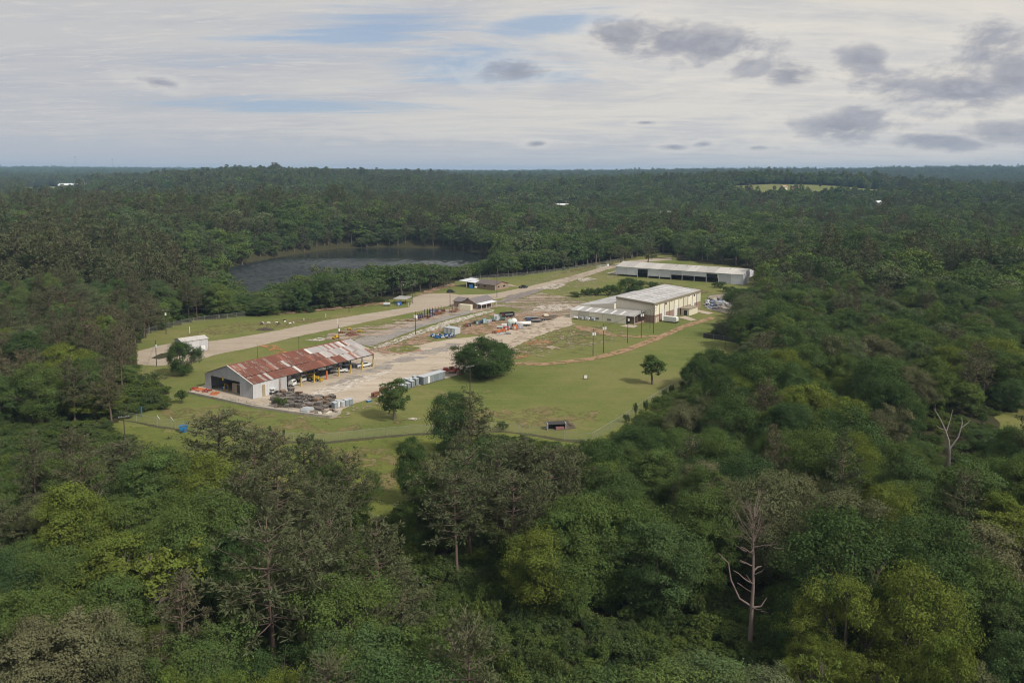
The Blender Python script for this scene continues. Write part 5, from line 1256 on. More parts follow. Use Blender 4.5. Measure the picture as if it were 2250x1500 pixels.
for px, py, h, wpx, kind, lab in HERO:
    if py > 900: h *= 1.14
    p = G(px, py, h)
    depth = p.y * math.cos(PITCH) + (EYE - h) * math.sin(PITCH)
    R = wpx / 2 / FPX * depth * 1.06
    heroes.append((p.x, p.y, h, R, kind, lab)); used.append((p.x, p.y, R))
used = np.array(used)

# --- the rest of the near forest, sampled on the ground
OPEN = [COMPOUND, LAKE] + FIELDS + SIDE
def is_open(P, margin=0.0):
    o = np.zeros(len(P), bool)
    for f in OPEN: o |= inside(P, f)
    return o
def jitter_grid(r0, r1, s, tmax):
    xs = np.arange(-r1 * 0.85, r1 * 0.85, s); ys = np.arange(r0 * 0.6, r1, s * 0.87)
    X, Y = np.meshgrid(xs, ys); X[1::2] += s / 2
    P = np.stack([X.ravel(), Y.ravel()], 1) + RNG.uniform(-0.36, 0.36, (X.size, 2)) * s
    d = np.hypot(P[:, 0], P[:, 1])
    return P[(d >= r0) & (d < r1) & (np.abs(P[:, 0]) < P[:, 1] * tmax + 14)]
def vnoise(P, s, seed):
    r = np.random.default_rng(seed); out = np.zeros(len(P))
    for k in range(5):
        a = r.uniform(0, 6.28); f = 6.283 / (s * r.uniform(0.6, 1.6)); out += np.sin((P[:, 0] * math.cos(a) + P[:, 1] * math.sin(a)) * f + r.uniform(0, 6.28))
    return out / 5
def bank_height(t, d, H):
    """the bank between road and lake carries lower trees, lowest where the water shows through"""
    k = len(t)
    H = np.where((d > 320) & (d < 545) & (t > -0.345) & (t < -0.265), RNG.uniform(6, 9, k), H)
    return np.where((d > 320) & (d < 560) & (t >= -0.265) & (t < 0.0), RNG.uniform(11, 17, k), H)
def in_frame(P, z):
    fy = P[:, 1] * math.cos(PITCH) - (z - EYE) * math.sin(PITCH); uy = P[:, 1] * math.sin(PITCH) + (z - EYE) * math.cos(PITCH)
    return 1125 + FPX * P[:, 0] / fy, CY - FPX * uy / fy
SEEN = [np.array(q, float) for q in (
    [(305, 800), (312, 745), (420, 712), (530, 698), (700, 688), (850, 670), (905, 648), (1000, 622), (1060, 613), (1250, 592), (1400, 568), (1470, 560), (1500, 572), (1665, 595), (1655, 630), (1610, 650), (1605, 690), (1560, 715), (1545, 745), (1625, 752), (1625, 775),
     (1530, 800), (1515, 850), (1500, 880), (1400, 945), (1300, 995), (1090, 955), (1060, 930), (960, 940), (900, 950), (880, 1000), (868, 1090), (835, 1090), (810, 1010), (740, 985), (690, 950), (640, 948), (560, 930), (470, 900), (420, 960), (400, 1000), (300, 985), (245, 930), (330, 905), (372, 860), (345, 832), (305, 815)],
    [(500, 598), (530, 575), (640, 560), (740, 547), (860, 545), (1000, 548), (1085, 560), (1060, 572), (1000, 586), (950, 579), (880, 577), (800, 568), (700, 583), (650, 608), (560, 640), (540, 640)],
    [(1600, 1120), (1690, 1120), (1680, 1430), (1610, 1430)], [(2040, 890), (2140, 890), (2115, 1015), (2065, 1015)], [(2200, 868), (2260, 858), (2260, 935), (2220, 925)], [(2238, 960), (2260, 955), (2260, 1010)])]
def hides(P, z, H, R):
    """whether a crown would stand in the way of the yard, the field or the water"""
    o = np.zeros(len(P), bool)
    for fx, fz in ((0, 1.0), (-0.45, 0.9), (0.45, 0.9), (-0.85, 0.62), (0.85, 0.62), (-0.9, 0.4), (0.9, 0.4)):
        Q = P.copy(); Q[:, 0] += fx * R
        px, py = in_frame(Q, z + fz * H); q = np.stack([px, py], 1)
        for v in SEEN: o |= inside(q, v)
    return o
def trim(P, z, H, R):
    """lower the trees that would hide the yard or the water; drop those that still do"""
    H = H.copy(); R = R.copy(); bad = hides(P, z, H, R)
    for f in (0.82, 0.8, 0.78, 0.75):
        H[bad] *= f; R[bad] *= 0.5 + 0.5 * f; bad2 = np.zeros(len(P), bool); bad2[bad] = hides(P[bad], z[bad], H[bad], R[bad]); bad = bad2
        if not bad.any(): break
    return H, R, ~bad
P = jitter_grid(58, 430, 9.3, 0.66)
P = P[~is_open(P)]
sc = np.zeros(len(P), bool)
for s_ in SCRUB: sc |= inside(P, s_)
P = P[~sc]
hd = np.min((np.linalg.norm(P[:, None] - used[None, :, :2], axis=2) - used[None, :, 2] * 0.72), axis=1)
P = P[hd > 1.6]
# keep the sight lines to the lone dead pine and the open strip
n = len(P); dd = np.hypot(P[:, 0], P[:, 1])
tx = P[:, 0] / P[:, 1]
pn = vnoise(P, 90, 3) + 0.35 * vnoise(P, 30, 4)
pine_p = np.where((tx < -0.45) & (dd > 250), 0.5, np.where(tx < -0.2, 0.30, np.where(tx < 0.1, 0.30, 0.10))) + 0.35 * pn
is_pine = (RNG.random(n) < pine_p) & ~((dd > 310) & (tx > -0.36) & (tx < 0.0))
H = np.where(is_pine, RNG.uniform(12, 19, n), RNG.uniform(8.5, 18, n)); R = np.where(is_pine, RNG.uniform(2.8, 4.0, n), RNG.uniform(3.8, 6.8, n))
H = bank_height(tx, dd, H)
kn = vnoise(P, 45, 9) + RNG.normal(0, 0.45, n)
kinds = np.where(is_pine, np.where(tx < -0.25, 'pineb', 'pine'), np.where(kn > 0.75, 'finelime', np.where(kn > 0.45, 'lime', np.where(kn > 0.0, 'mid', np.where(kn > -0.3, 'fine', np.where(kn > -0.62, 'dark', 'olive'))))))
zg = ground_z(P)
H, R, ok = trim(P, zg, H, R); ok &= H > 3.5
P, H, R, zg, dd, tx, kinds, is_pine = P[ok], H[ok], R[ok], zg[ok], dd[ok], tx[ok], kinds[ok], is_pine[ok]; n = len(P)
# which of these show largest: nearest ones that the frame can hold
px, py = in_frame(P, zg + H * 0.7)
vis = (px > -30) & (px < 2280) & (py < 1520)
NAMED = 296 - len(HERO) - 8
rank = np.argsort(np.where(vis, dd / R, 1e6))
named = np.zeros(n, bool); named[rank[:NAMED]] = True
WORD = {'mid': 'mid-green broadleaf tree', 'dark': 'dark green broadleaf tree', 'lime': 'light lime green tree', 'finelime': 'feathery yellow-green tree', 'fine': 'soft fine-leaved green tree', 'olive': 'grey-olive tree', 'pine': 'grey-green pine', 'pineb': 'brownish pine'}
def region(tx_, d_):
    if d_ > 270: return ('woods left of the grey storage shed', 'wl') if tx_ < -0.3 else (('bank between road and lake', 'lk') if tx_ < 0.12 else ('woods right of the warehouse', 'wr'))
    if tx_ < -0.33: return ('left foreground woods', 'lf')
    if tx_ < -0.08: return ('woods around the left pine grove', 'lp')
    if tx_ < 0.16: return ('woods around the centre pine grove', 'cp')
    if d_ > 170: return ('forest along the right side of the field', 'rf')
    return ('right foreground woods', 'rw')
for h in heroes: plant(*h)
# each of the others is told apart by its kind and the landmark it stands by
SHORT = {'pale yellow-green tree with open': 'pale open-branched tree', 'tall bright yellow-green': 'tall yellow-green tree', 'round mid-green tree between': 'round tree by the left grove', 'big grey-green pine with': 'big foreground pine', 'middle of three lime': 'three lime crowns',
  'large rounded light green': 'large rounded bottom tree', 'low spreading feathery': 'low feathery tree', 'broad grey-olive': 'broad olive tree', 'tallest crown of the big': 'big oak clump', 'bright green tree behind the oak': 'bright tree behind the oaks', 'dark vine-covered tree by the fence': 'vine-covered corner tree',
  'huge grey-olive': 'huge olive tree', 'very broad dark oak': 'very broad dark oak', 'mid-green tree left in front of the bleached': 'bleached forked tree', 'rounded yellow-green tree at the right': 'right-edge yellow tree', 'light green fluffy': 'fluffy light tree', 'greyish twiggy': 'twiggy corner tree', 'thin open tree': 'thin bare-limbed tree',
  'tallest pine of the left': 'tallest left-grove pine', 'pine at the right end of the left': 'grass-strip pine', 'brownish pine beside': 'utility pole pine', 'tallest pine of the centre': 'bare-trunked centre pine', 'pine at the right end of the centre': 'last centre-grove pine', 'very dark vine-covered': 'dark field-edge tree',
  'green tree right of the scrap': 'scrap heap tree', 'dark leafy tree beside': 'storage shed tree', 'yellow-green tree below': 'lower-right yellow tree', 'mid-green tree on the right edge': 'right-edge green tree', 'lime green bushy': 'bushy lime tree', 'grey-olive tree at the very left': 'left-corner olive tree'}
marks = [(h[0], h[1], v) for h in heroes for k_, v in SHORT.items() if h[5].startswith(k_)]
M_ = np.array([m[:2] for m in marks]); lab = {}
SIZE = lambda h_: 'low' if h_ < 10.5 else 'tall' if h_ > 15 else 'medium'
for i in np.where(named)[0]:
    d_ = P[i] - M_; q = int(np.argmin(np.hypot(d_[:, 0], d_[:, 1]))); v = d_[q]; far_ = np.hypot(*v) > 22
    side_ = ('right of' if v[0] > 0 else 'left of') if abs(v[0]) > abs(v[1]) else ('behind' if v[1] > 0 else 'in front of')
    lab.setdefault('%s %s%s the %s' % (WORD[str(kinds[i])], 'well ' if far_ and side_ != 'in front of' else 'some way ' if far_ else '', side_, marks[q][2]), []).append(i)
ORD = ['first', 'second', 'third', 'fourth', 'fifth', 'sixth', 'seventh', 'eighth', 'ninth', 'tenth', 'eleventh', 'twelfth']
for text, ids in lab.items():
    n_ = len(ids); ids.sort(key=lambda i: H[i] if n_ < 4 else tx[i])
    for q, i in enumerate(ids):
        t_ = text if n_ == 1 else ((['shorter ', 'taller '] if n_ == 2 else ['lowest ', 'mid-height ', 'tallest '])[q] + text) if n_ < 4 else text + ', ' + ORD[q] + ' from left'
        plant(P[i, 0], P[i, 1], H[i], R[i], str(kinds[i]), t_, '%ss in the %s' % (WORD[str(kinds[i])], region(tx[i], dd[i])[0]), z=float(zg[i]))
rest = ~named
# the others of the near forest: one mass
def mass(name, sel, P, z, H, R, meshes, nominal, label, tilt=0.04):
    k = int(sel.sum())
    if not k: return
    rot = np.column_stack([RNG.normal(0, tilt, k), RNG.normal(0, tilt, k), RNG.uniform(0, 6.28, k)])
    s = np.column_stack([R[sel] / nominal[1], R[sel] / nominal[1] * RNG.uniform(0.9, 1.1, k), H[sel] / nominal[0]])
    return scatter_gn(name, np.column_stack([P[sel], z[sel]]), rot, s, meshes, RNG.integers(0, len(meshes), k), label)
MB_ = [one_mesh('broadleaf_mixed', d, L_MIX, BARK) for d in BROAD + FINE]
MP_ = [one_mesh('pine_mixed', d, L_PINE, BARKP) for d in PINES]
MPB_ = [one_mesh('pine_brown', d, L_PINEB, BARKP) for d in PINES]
mass('near_forest', rest & ~is_pine, P, zg, H, R, MB_, (14, 5), 'mass of mixed broadleaf trees filling the near forest')
mass('near_pines', rest & is_pine, P, zg, H, R, MPB_, (16, 3.4), 'mass of brownish pines behind the named trees')

# --- forest farther off
def far_ring(r0, r1, s, hb, rb, hp, rp, broad, pines, nb_, np__, lab):
    P = jitter_grid(r0, r1, s, 0.70); P = P[~is_open(P)]
    k = len(P); d = np.hypot(P[:, 0], P[:, 1]); t = P[:, 0] / P[:, 1]
    pr = 0.08 + 0.40 * vnoise(P, 260, 21) + 0.25 * vnoise(P, 70, 22) + np.where(t < -0.05, 0.22, 0.0) + np.where((t < -0.4) & (d < 700), 0.3, 0)
    ip = (RNG.random(k) < pr) & ~((d < 560) & (t > -0.36) & (t < 0.0))
    z = ground_z(P)
    sz = 1 + 0.26 * vnoise(P, 120, 31) + RNG.normal(0, 0.19, k); sz = np.clip(sz, 0.5, 1.6)
    H = np.where(ip, RNG.uniform(*hp, k), RNG.uniform(*hb, k)) * sz; R = np.where(ip, RNG.uniform(*rp, k), RNG.uniform(*rb, k)) * sz
    lk = dist_poly(P, LAKE) < 40 if r0 < 700 else np.zeros(k, bool)
    H = bank_height(t, d, H)
    if r0 < 700:
        H, R, ok = trim(P, z, H, R); P, z, H, R, ip = P[ok], z[ok], H[ok], R[ok], ip[ok]
    mass('forest', ~ip, P, z, H, R, broad, nb_, 'mass of broadleaf trees ' + lab); mass('pine_forest', ip, P, z, H, R, pines, np__, 'mass of pines ' + lab)
    return k
LB = [broadleaf(300 + i, nb=18, ncl=10, k=12, leaf=0.66, br=0.34, limbs=4) for i in range(5)]
LP = [pine(330 + i, whorls=9, tufts=6, spikes=6, spike=1.1, wide=0.32) for i in range(3)]
MLB = [one_mesh('broadleaf_far', d, L_MIX, BARK) for d in LB]
MLP = [one_mesh('pine_far', d, [L_PINE, L_PINEB, L_PINE][i], BARKP) for i, d in enumerate(LP)]
k2 = far_ring(430, 1300, 9.6, (10, 18.5), (4.0, 7.2), (15, 24), (3.2, 4.8), MLB, MLP, (14, 5), (16, 3.4), 'on the slopes beyond the yard and the lake')
for i_, (px_, d_, h_) in enumerate(((1590, 1545, 11), (1608, 1560, 9), (1640, 1535, 12), (1690, 1520, 10), (1712, 1525, 12), (1735, 1530, 11), (1752, 1540, 9), (1790, 1515, 8), (1860, 1505, 10), (1875, 1510, 9), (1950, 1525, 11), (1990, 1540, 10), (1700, 1660, 9), (1900, 1690, 9), (1800, 1700, 8))):
    q_ = at(px_, d_); plant(q_[0], q_[1], h_, h_ * 0.42, 'dark', 'far small tree dotted in the pale green hill clearing at far right', 'trees in the far hill clearing')
# far clumps: several small crowns in one mesh
def clump(seed, n, spread, pines=0):
    rng = np.random.default_rng(seed); Vs, Fs, Ts, o = [], [], [], 0
    for _ in range(n):
        h = rng.uniform(11, 17); r = rng.uniform(4, 6.5); c = np.array([rng.uniform(-spread, spread), rng.uniform(-spread, spread), 0])
        if rng.random() < pines: (_, (V, F, T)) = pine(rng.integers(1e6), H=h * 1.35, R=4, whorls=7, tufts=4, spikes=4, spike=2.0, wide=0.8, base=0.4)
        else: (_, (V, F, T)) = broadleaf(rng.integers(1e6), H=h, R=r, nb=12, ncl=8, k=5, leaf=1.7, br=0.38, limbs=1)
        T = np.clip(T * 0.6 + rng.uniform(0, 0.4), 0, 1)
        Vs.append(V + c); Fs.append(F + o); Ts.append(T); o += len(V)
    return np.vstack(Vs), np.vstack(Fs), np.concatenate(Ts)
def clump_mesh(nm, d, lm): return np_mesh(nm, d[0], d[1], [lm], fattr=d[2])
C3 = [clump_mesh('clump', clump(400 + i, 5, 8.5, 0.12), L_MIX) for i in range(6)]; C3P = [clump_mesh('pine_clump', clump(420 + i, 6, 8.5, 0.85), L_PINE) for i in range(3)]
k3 = far_ring(1300, 4600, 16.5, (13, 17), (4.6, 5.4), (13, 18), (3.3, 4.2), C3, C3P, (14, 5), (16, 3.4), 'covering the middle distance')
C4 = [clump_mesh('wood_patch', clump(450 + i, 22, 38, 0.35), L_MIX) for i in range(3)]
k4 = far_ring(4600, 14000, 62, (13, 18), (4.6, 5.6), (13, 19), (3.2, 4.0), C4, C4, (14, 5), (16, 3.4), 'on the far ridges')
print('forest instances', n, k2, k3, k4)

# --- undergrowth and scrub
SH = [shrub(500 + i, H=[2.4, 3.0, 1.8, 2.6, 3.4][i], R=[2.0, 2.2, 1.8, 2.6, 1.6][i]) for i in range(5)]
MSH = [one_mesh('shrub_mixed', d, L_SHRUB, BARK) for d in SH]
P = jitter_grid(70, 430, 5.2, 0.64); P = P[~is_open(P)]
z = ground_z(P); k = len(P)
px, py = in_frame(P, z)
H_ = RNG.uniform(1.2, 2.6, k); R_ = RNG.uniform(1.6, 2.8, k)
mass('undergrowth', np.ones(k, bool), P, z, H_, R_, MSH, (2.6, 2.0), 'tangled undergrowth between the near trees')
P = jitter_grid(70, 330, 2.9, 0.64)
sc = np.zeros(len(P), bool)
for s_ in SCRUB: sc |= inside(P, s_)
P = P[sc]; z = ground_z(P); k = len(P)
bl = (1 + 0.5 * vnoise(P, 22, 41)) * np.where(np.hypot(P[:, 0], P[:, 1]) > 150, 0.62, 1.0)
mass('scrub', np.ones(k, bool), P, z, RNG.uniform(1.4, 3.4, k) * bl, RNG.uniform(1.4, 2.5, k), MSH, (2.6, 2.0), 'dense scrub and saplings between the groves')

SHK = [two_meshes('shrub', d, L_SHRUB, BARK) for d in SH]
def bush(px, py, H, wpx, label, name='shrub'):
    p = G(px, py); R = wpx / 2 / FPX * p.y; t, c = random.choice(SHK); e = empty(name, (p.x, p.y, float(ground_z(np.array([[p.x, p.y]]))[0])), random.uniform(0, 6.28), label, 'shrub')
    link('stem', t, e, scale=(R / 2.1, R / 2.1, H / 2.6)); link('foliage', c, e, scale=(R / 2.1, R / 2.1, H / 2.6))
for q in ((1237, 594, 3.2, 14, 'small round shrub alone on the grass left of the far gate'), (1290, 648, 4.2, 34, 'leftmost bright shrub behind the warehouse wing'), (1312, 648, 4.6, 36, 'bright shrub second from the left behind the warehouse wing'), (1336, 649, 4.8, 38, 'shrub in the middle of the clump behind the warehouse wing'),
          (1358, 648, 4.2, 34, 'shrub just left of the dark round tree behind the warehouse'), (1408, 636, 4.0, 34, 'bright shrub right of the dark round tree behind the warehouse'), (1432, 632, 3.6, 34, 'small bright shrub at the right end of the clump behind the warehouse'), (1265, 652, 2.0, 34, 'low weedy shrub at the left edge of the clump behind the warehouse'),
          (616, 894, 2.4, 32, 'small bright green shrub growing in front of the pallet heap'), (1582, 632, 3.6, 30, 'vine-like shrub climbing the right end of the long barn'), (1600, 640, 3.0, 40, 'shrub along the foot of the long barn wall, right end'), (1560, 664, 2.0, 12, 'small shrub between the block bin and the scrap heap'),
          (594, 956, 2.2, 8, 'small sapling by the front fence, left of three'), (625, 959, 2.2, 8, 'small sapling by the front fence, middle of three'), (688, 966, 2.0, 10, 'small sapling by the front fence, right of three'), (1102, 944, 2.4, 26, 'dark shrub at the front fence right of the cedar'), (400, 886, 3.0, 40, 'bushy shrub at the grass edge left of the shed platform'),
          (300, 878, 4.0, 60, 'bright green shrub at the edge of the woods left of the shed'), (335, 892, 3.6, 50, 'lime shrub nearest the shed platform on the left'), (325, 860, 4.0, 56, 'shrub below the dark tree beside the storage shed')): bush(*q)
for i, (px, py) in enumerate(((1376, 928), (1396, 916), (1420, 902), (1438, 890), (1460, 876), (1478, 868), (1500, 856))): bush(px, py, 2.4 + (i % 3) * 0.6, 16, 'dark shrub in the side fence of the mown field, %s from the near corner' % ORD[i])

# --- bare dead trees
def dead(seed, H, spread, nbr, lo, top_fan=0, r0=0.42):
    rng = np.random.default_rng(seed); tp = wander(rng, (0, 0, -1), (rng.normal(0, 0.3), 0, H), 12, 0.07)
    parts = [tube(tp, np.linspace(r0, 0.07, 12), 8)]
    def grow(p, d, l, r, lev):
        e = p + d * l; e[2] += l * 0.18
        P = wander(rng, p, e, 5, 0.06 * l / 2); P[:, 2] += np.linspace(0, 1, 5) ** 2 * l * 0.15
        parts.append(tube(P, np.linspace(r, r * 0.35, 5), 5))
        if lev:
            for _ in range(rng.integers(1, 3)):
                q = rng.uniform(0.35, 0.9); grow(e * q + p * (1 - q), unit(d + rng.normal(0, 0.45, 3)), l * rng.uniform(0.4, 0.65), r * 0.5, lev - 1)
    for _ in range(nbr):
        z = rng.uniform(lo, 0.8) * H; a = rng.uniform(0, 6.28); p = np.array([np.interp(z, tp[:, 2], tp[:, 0]), np.interp(z, tp[:, 2], tp[:, 1]), z])
        grow(p, unit(np.array([math.cos(a), math.sin(a), rng.uniform(0.0, 0.6)])), spread * rng.uniform(0.25, 1.0), 0.10, 1)
    for _ in range(top_fan):
        z = rng.uniform(0.78, 1.0) * H; a = rng.uniform(0, 6.28); p = np.array([np.interp(z, tp[:, 2], tp[:, 0]), np.interp(z, tp[:, 2], tp[:, 1]), z])
        grow(p, unit(np.array([math.cos(a), math.sin(a), rng.uniform(0.7, 1.6)])), spread * rng.uniform(0.5, 0.95), 0.05, 2)
    return parts
def dead_tree(px, py, parts_fn, bark, label, base=True, H=0, extra=None, name='dead_tree'):
    p = G(px, py, 0 if base else H)
    z = float(ground_z(np.array([[p.x, p.y]]))[0])
    e = empty(name, (p.x, p.y, z), 0, label, 'dead tree')
    parts = parts_fn
    link('trunk', np_mesh('dead_trunk', *parts[0], [bark], smooth=True), e)
    V, F = join(parts[1:]); link('branches', np_mesh('dead_branches', V, F, [bark], smooth=True), e)
    if extra:
        link('crown', np_mesh('thin_crown', extra[0], extra[1], [L_PINEB], fattr=extra[2]), e)
    return e
def big_dead():
    parts = dead(71, 20.5, 3.6, 9, 0.35, 34, 0.38)
    rng = np.random.default_rng(5)
    limb = np.array([(0, 0, 7.6), (-1.6, 0.2, 8.6), (-2.8, 0.3, 11.2), (-3.2, 0.3, 13.6), (-4.6, 0.4, 15.0)]); parts.append(tube(limb, [0.15, 0.13, 0.11, 0.08, 0.03], 6))
    parts.append(tube(np.array([(0, 0, 7.4), (1.3, -0.2, 7.7), (2.0, -0.2, 8.9)]), [0.16, 0.12, 0.05], 6))
    parts.append(tube(np.array([(0, 0, 12.4), (0.7, -0.1, 13.2), (1.2, -0.1, 13.3)]), [0.16, 0.12, 0.06], 5))
    m = 60; C = np.column_stack([rng.normal(-0.6, 2.0, m), rng.normal(0, 1.6, m), rng.uniform(17.5, 22.5, m)])
    V, F = leaves(rng, np.repeat(C, 9, 0) + rng.normal(0, 0.35, (m * 9, 3)), unit(rng.normal(size=(m * 9, 3))), 0.3, 0.3)
    return parts, (V, F, rng.random(m * 9))
bp, bx = big_dead()
dead_tree(1648, 1425, bp, BARKD, 'tall dying pine with bare reddish-grey trunk and thin twiggy top', extra=bx)
def fork_dead(seed, s=1.0):
    rng = np.random.default_rng(seed)
    P = [tube(np.array([(0, 0, -1), (0, 0, 3), (-0.3, 0, 6)]) * s, [0.40 * s, 0.32 * s, 0.24 * s], 7)]
    for pts, r in (([(-0.3, 0, 6), (-1.2, 0, 8.5), (-2.4, 0, 11), (-3.6, 0.3, 13)], 0.28), ([(-1.0, 0, 8), (-0.2, 0, 11), (0.2, 0, 13.2)], 0.2), ([(0, 0, 4.2), (1.8, 0, 7), (2.6, 0.2, 10), (2.4, 0.2, 11.4)], 0.3), ([(2.5, 0.2, 9), (3.6, 0, 10), (4.3, 0, 10.8)], 0.16), ([(-1.2, 0, 8.5), (-2.6, 0, 9), (-3.4, 0, 9.8)], 0.13)):
        q = np.array(pts, float) * s; P.append(tube(q, np.linspace(r, r * 0.25, len(q)) * s * 0.72, 6))
    return P
dead_tree(2085, 1020, fork_dead(3), BARKW, 'bleached forked dead tree standing out of the right-hand forest')
dead_tree(2010, 765, fork_dead(4, 0.75), BARKW, 'small pale dead snag in the forest right of the field')
dead_tree(2160, 880, dead(81, 9, 4, 8, 0.3, 8, 0.25), BARKW, 'broken pale dead tree near the right edge clearing')
dead_tree(1010, 1500, dead(83, 6, 3.5, 10, 0.1, 10, 0.2), BARKD, 'bare twiggy dead tree at the bottom centre')
dead_tree(210, 1240, dead(85, 12, 2.5, 8, 0.4, 8, 0.2), BARKW, 'slender pale dead trunk in the left foreground woods')
# ------------------------------------------------------------------ vehicles
def wheel(parent, x, y, r=0.38, w=0.26):
    t = MB().cyl((x, y - w / 2, r), (x, y + w / 2, r), r, n=12).part('wheel', BLACK, parent)
    MB().cyl((x, y - w / 2 - 0.01, r), (x, y + w / 2 + 0.01, r), r * 0.55, n=10).part('rim', GALVP, t)
LAMP = plain('lamp_glass', (0.6, 0.6, 0.58), 0.2, wear=0.0); TAIL = plain('tail_lamp', (0.30, 0.02, 0.02), 0.3, wear=0.0)
def pickup(o, rz, paint, label, group=None, service=False, bedmat=None):
    """a crew pickup, nose to +x"""
    e = empty('pickup_truck', o, rz, label, 'pickup truck', group)
    MB().prism([(-2.7, 0.5), (2.75, 0.5), (2.85, 0.75), (2.8, 1.05), (1.25, 1.15), (-2.7, 1.12)], -0.95, 0.95, 'y').part('body', paint, e)
    MB().prism([(-0.85, 1.12), (1.35, 1.12), (0.75, 1.80), (0.3, 1.86), (-0.6, 1.86), (-0.8, 1.75)], -0.86, 0.86, 'y').part('cab', paint, e)
    MB().slab((1.37, -0.76, 1.17), (1.37, 0.76, 1.17), (0.82, 0.70, 1.77), (0.82, -0.70, 1.77), 0.03).part('windscreen', GLASS, e)
    MB().slab((-0.84, -0.7, 1.75), (-0.84, 0.7, 1.75), (-0.89, 0.74, 1.22), (-0.89, -0.74, 1.22), 0.02).part('rear_window', GLASS, e)
    for s in (-1, 1):
        MB().prism([(-0.68, 1.2), (1.15, 1.2), (0.72, 1.72), (-0.6, 1.72)], s * 0.865, s * 0.885, 'y').part('side_window', GLASS, e)
        MB().box(2.78, 2.86, s * 0.8 - 0.14, s * 0.8 + 0.14, 0.78, 0.98).part('headlight', LAMP, e)
        MB().box(-2.74, -2.69, s * 0.82 - 0.09, s * 0.82 + 0.09, 0.75, 1.05).part('tail_light', TAIL, e)
    if service:
        for s in (-1, 1): MB().box(-2.7, -0.95, s * 1.0 - 0.22, s * 1.0 + 0.22, 0.75, 1.65).part('tool_box', paint, e)
        MB().box(-2.65, -0.95, -0.7, 0.7, 1.12, 1.2).part('bed', STEEL, e)
    else: MB().box(-2.6, -0.95, -0.8, 0.8, 1.1, 1.135).part('bed', bedmat or BLACKP, e)
    MB().box(2.8, 2.95, -0.9, 0.9, 0.42, 0.62).part('front_bumper', GALVP, e); MB().box(-2.9, -2.7, -0.9, 0.9, 0.45, 0.65).part('rear_bumper', GALVP, e); MB().box(2.81, 2.87, -0.6, 0.6, 0.7, 1.0).part('grille', BLACKP, e)
    for x in (-1.7, 1.8):
        for s in (-1, 1): wheel(e, x, s * 0.86)
    return e
SA = math.radians(53)
pickup(G(800, 806), SA - 0.35, WHITE, 'white pickup parked nose out past the end of the rusty shed roof')
pickup(G(745, 818), SA - 0.75, WHITE, 'white pickup backed under the middle of the rusty shed roof')
pickup(in_shed(36.0, 9.5), SA - 0.3, WHITE, 'white service truck with side tool boxes deep under the shed roof', service=True)
pickup(in_shed(44.0, 8.0), SA - 0.2, WHITE, 'white pickup behind the others at the far end of the shed')
pickup(G(1150, 633), math.radians(40), BLACKP, 'dark pickup driving on the concrete road near the brick house', bedmat=DARKI)
def sedan(o, rz, paint, label, suv=False):
    e = empty('parked_car', o, rz, label, 'car'); h = 1.75 if suv else 1.45
    MB().prism([(-2.25, 0.4), (2.25, 0.4), (2.3, 0.7), (1.2, 0.92), (-2.2, 0.95)], -0.88, 0.88, 'y').part('body', paint, e)
    MB().prism([(-2.1 if suv else -1.7, 0.93), (1.15, 0.92), (0.45, h - 0.05), (0.1, h), (-1.5 if suv else -0.9, h)], -0.78, 0.78, 'y').part('cabin', paint, e)
    MB().slab((1.16, -0.68, 0.98), (1.16, 0.68, 0.98), (0.52, 0.6, h - 0.08), (0.52, -0.6, h - 0.08), 0.03).part('windscreen', GLASS, e)
    for s in (-1, 1): MB().prism([(-1.6, 1.0), (0.95, 1.0), (0.4, h - 0.1), (-1.2, h - 0.1)], s * 0.785, s * 0.80, 'y').part('side_window', GLASS, e); MB().box(2.24, 2.31, s * 0.65 - 0.15, s * 0.65 + 0.15, 0.6, 0.75).part('headlight', LAMP, e)
    for x in (-1.4, 1.45):
        for s in (-1, 1): wheel(e, x, s * 0.8, 0.33, 0.22)
sedan(G(991, 643), math.radians(25), BLACKP, 'dark car parked on the grass before the white carport', True)
sedan(in_shed(41.0, 4.6), SA + 0.1, NAVY, 'dark navy car parked under the shed between white pickups')
# flatbed step van and box body in the shed
def box_truck(o, rz, label):
    e = empty('box_truck', o, rz, label, 'truck')
    MB().box(-3.2, 1.4, -1.1, 1.1, 0.9, 3.3).part('cargo_box', WHITE, e); MB().prism([(1.5, 0.5), (3.3, 0.5), (3.3, 1.4), (2.7, 2.3), (1.5, 2.3)], -1.0, 1.0, 'y').part('cab', WHITE, e)
    MB().slab((3.31, -0.85, 1.42), (3.31, 0.85, 1.42), (2.73, 0.8, 2.22), (2.73, -0.8, 2.22), 0.03).part('windscreen', GLASS, e); MB().box(-3.2, 3.2, -0.5, 0.5, 0.5, 0.9).part('chassis', DARKI, e)
    for x in (-1.8, 2.4):
        for s in (-1, 1): wheel(e, x, s * 0.95, 0.45, 0.3)
box_truck(in_shed(15.6, 4.6), SA - 1.2, 'white box truck under the shed roof beside the grey front bay')
box_truck(in_shed(21.5, 6.5), SA - 1.4, 'second white truck under the shed roof, behind the first post')
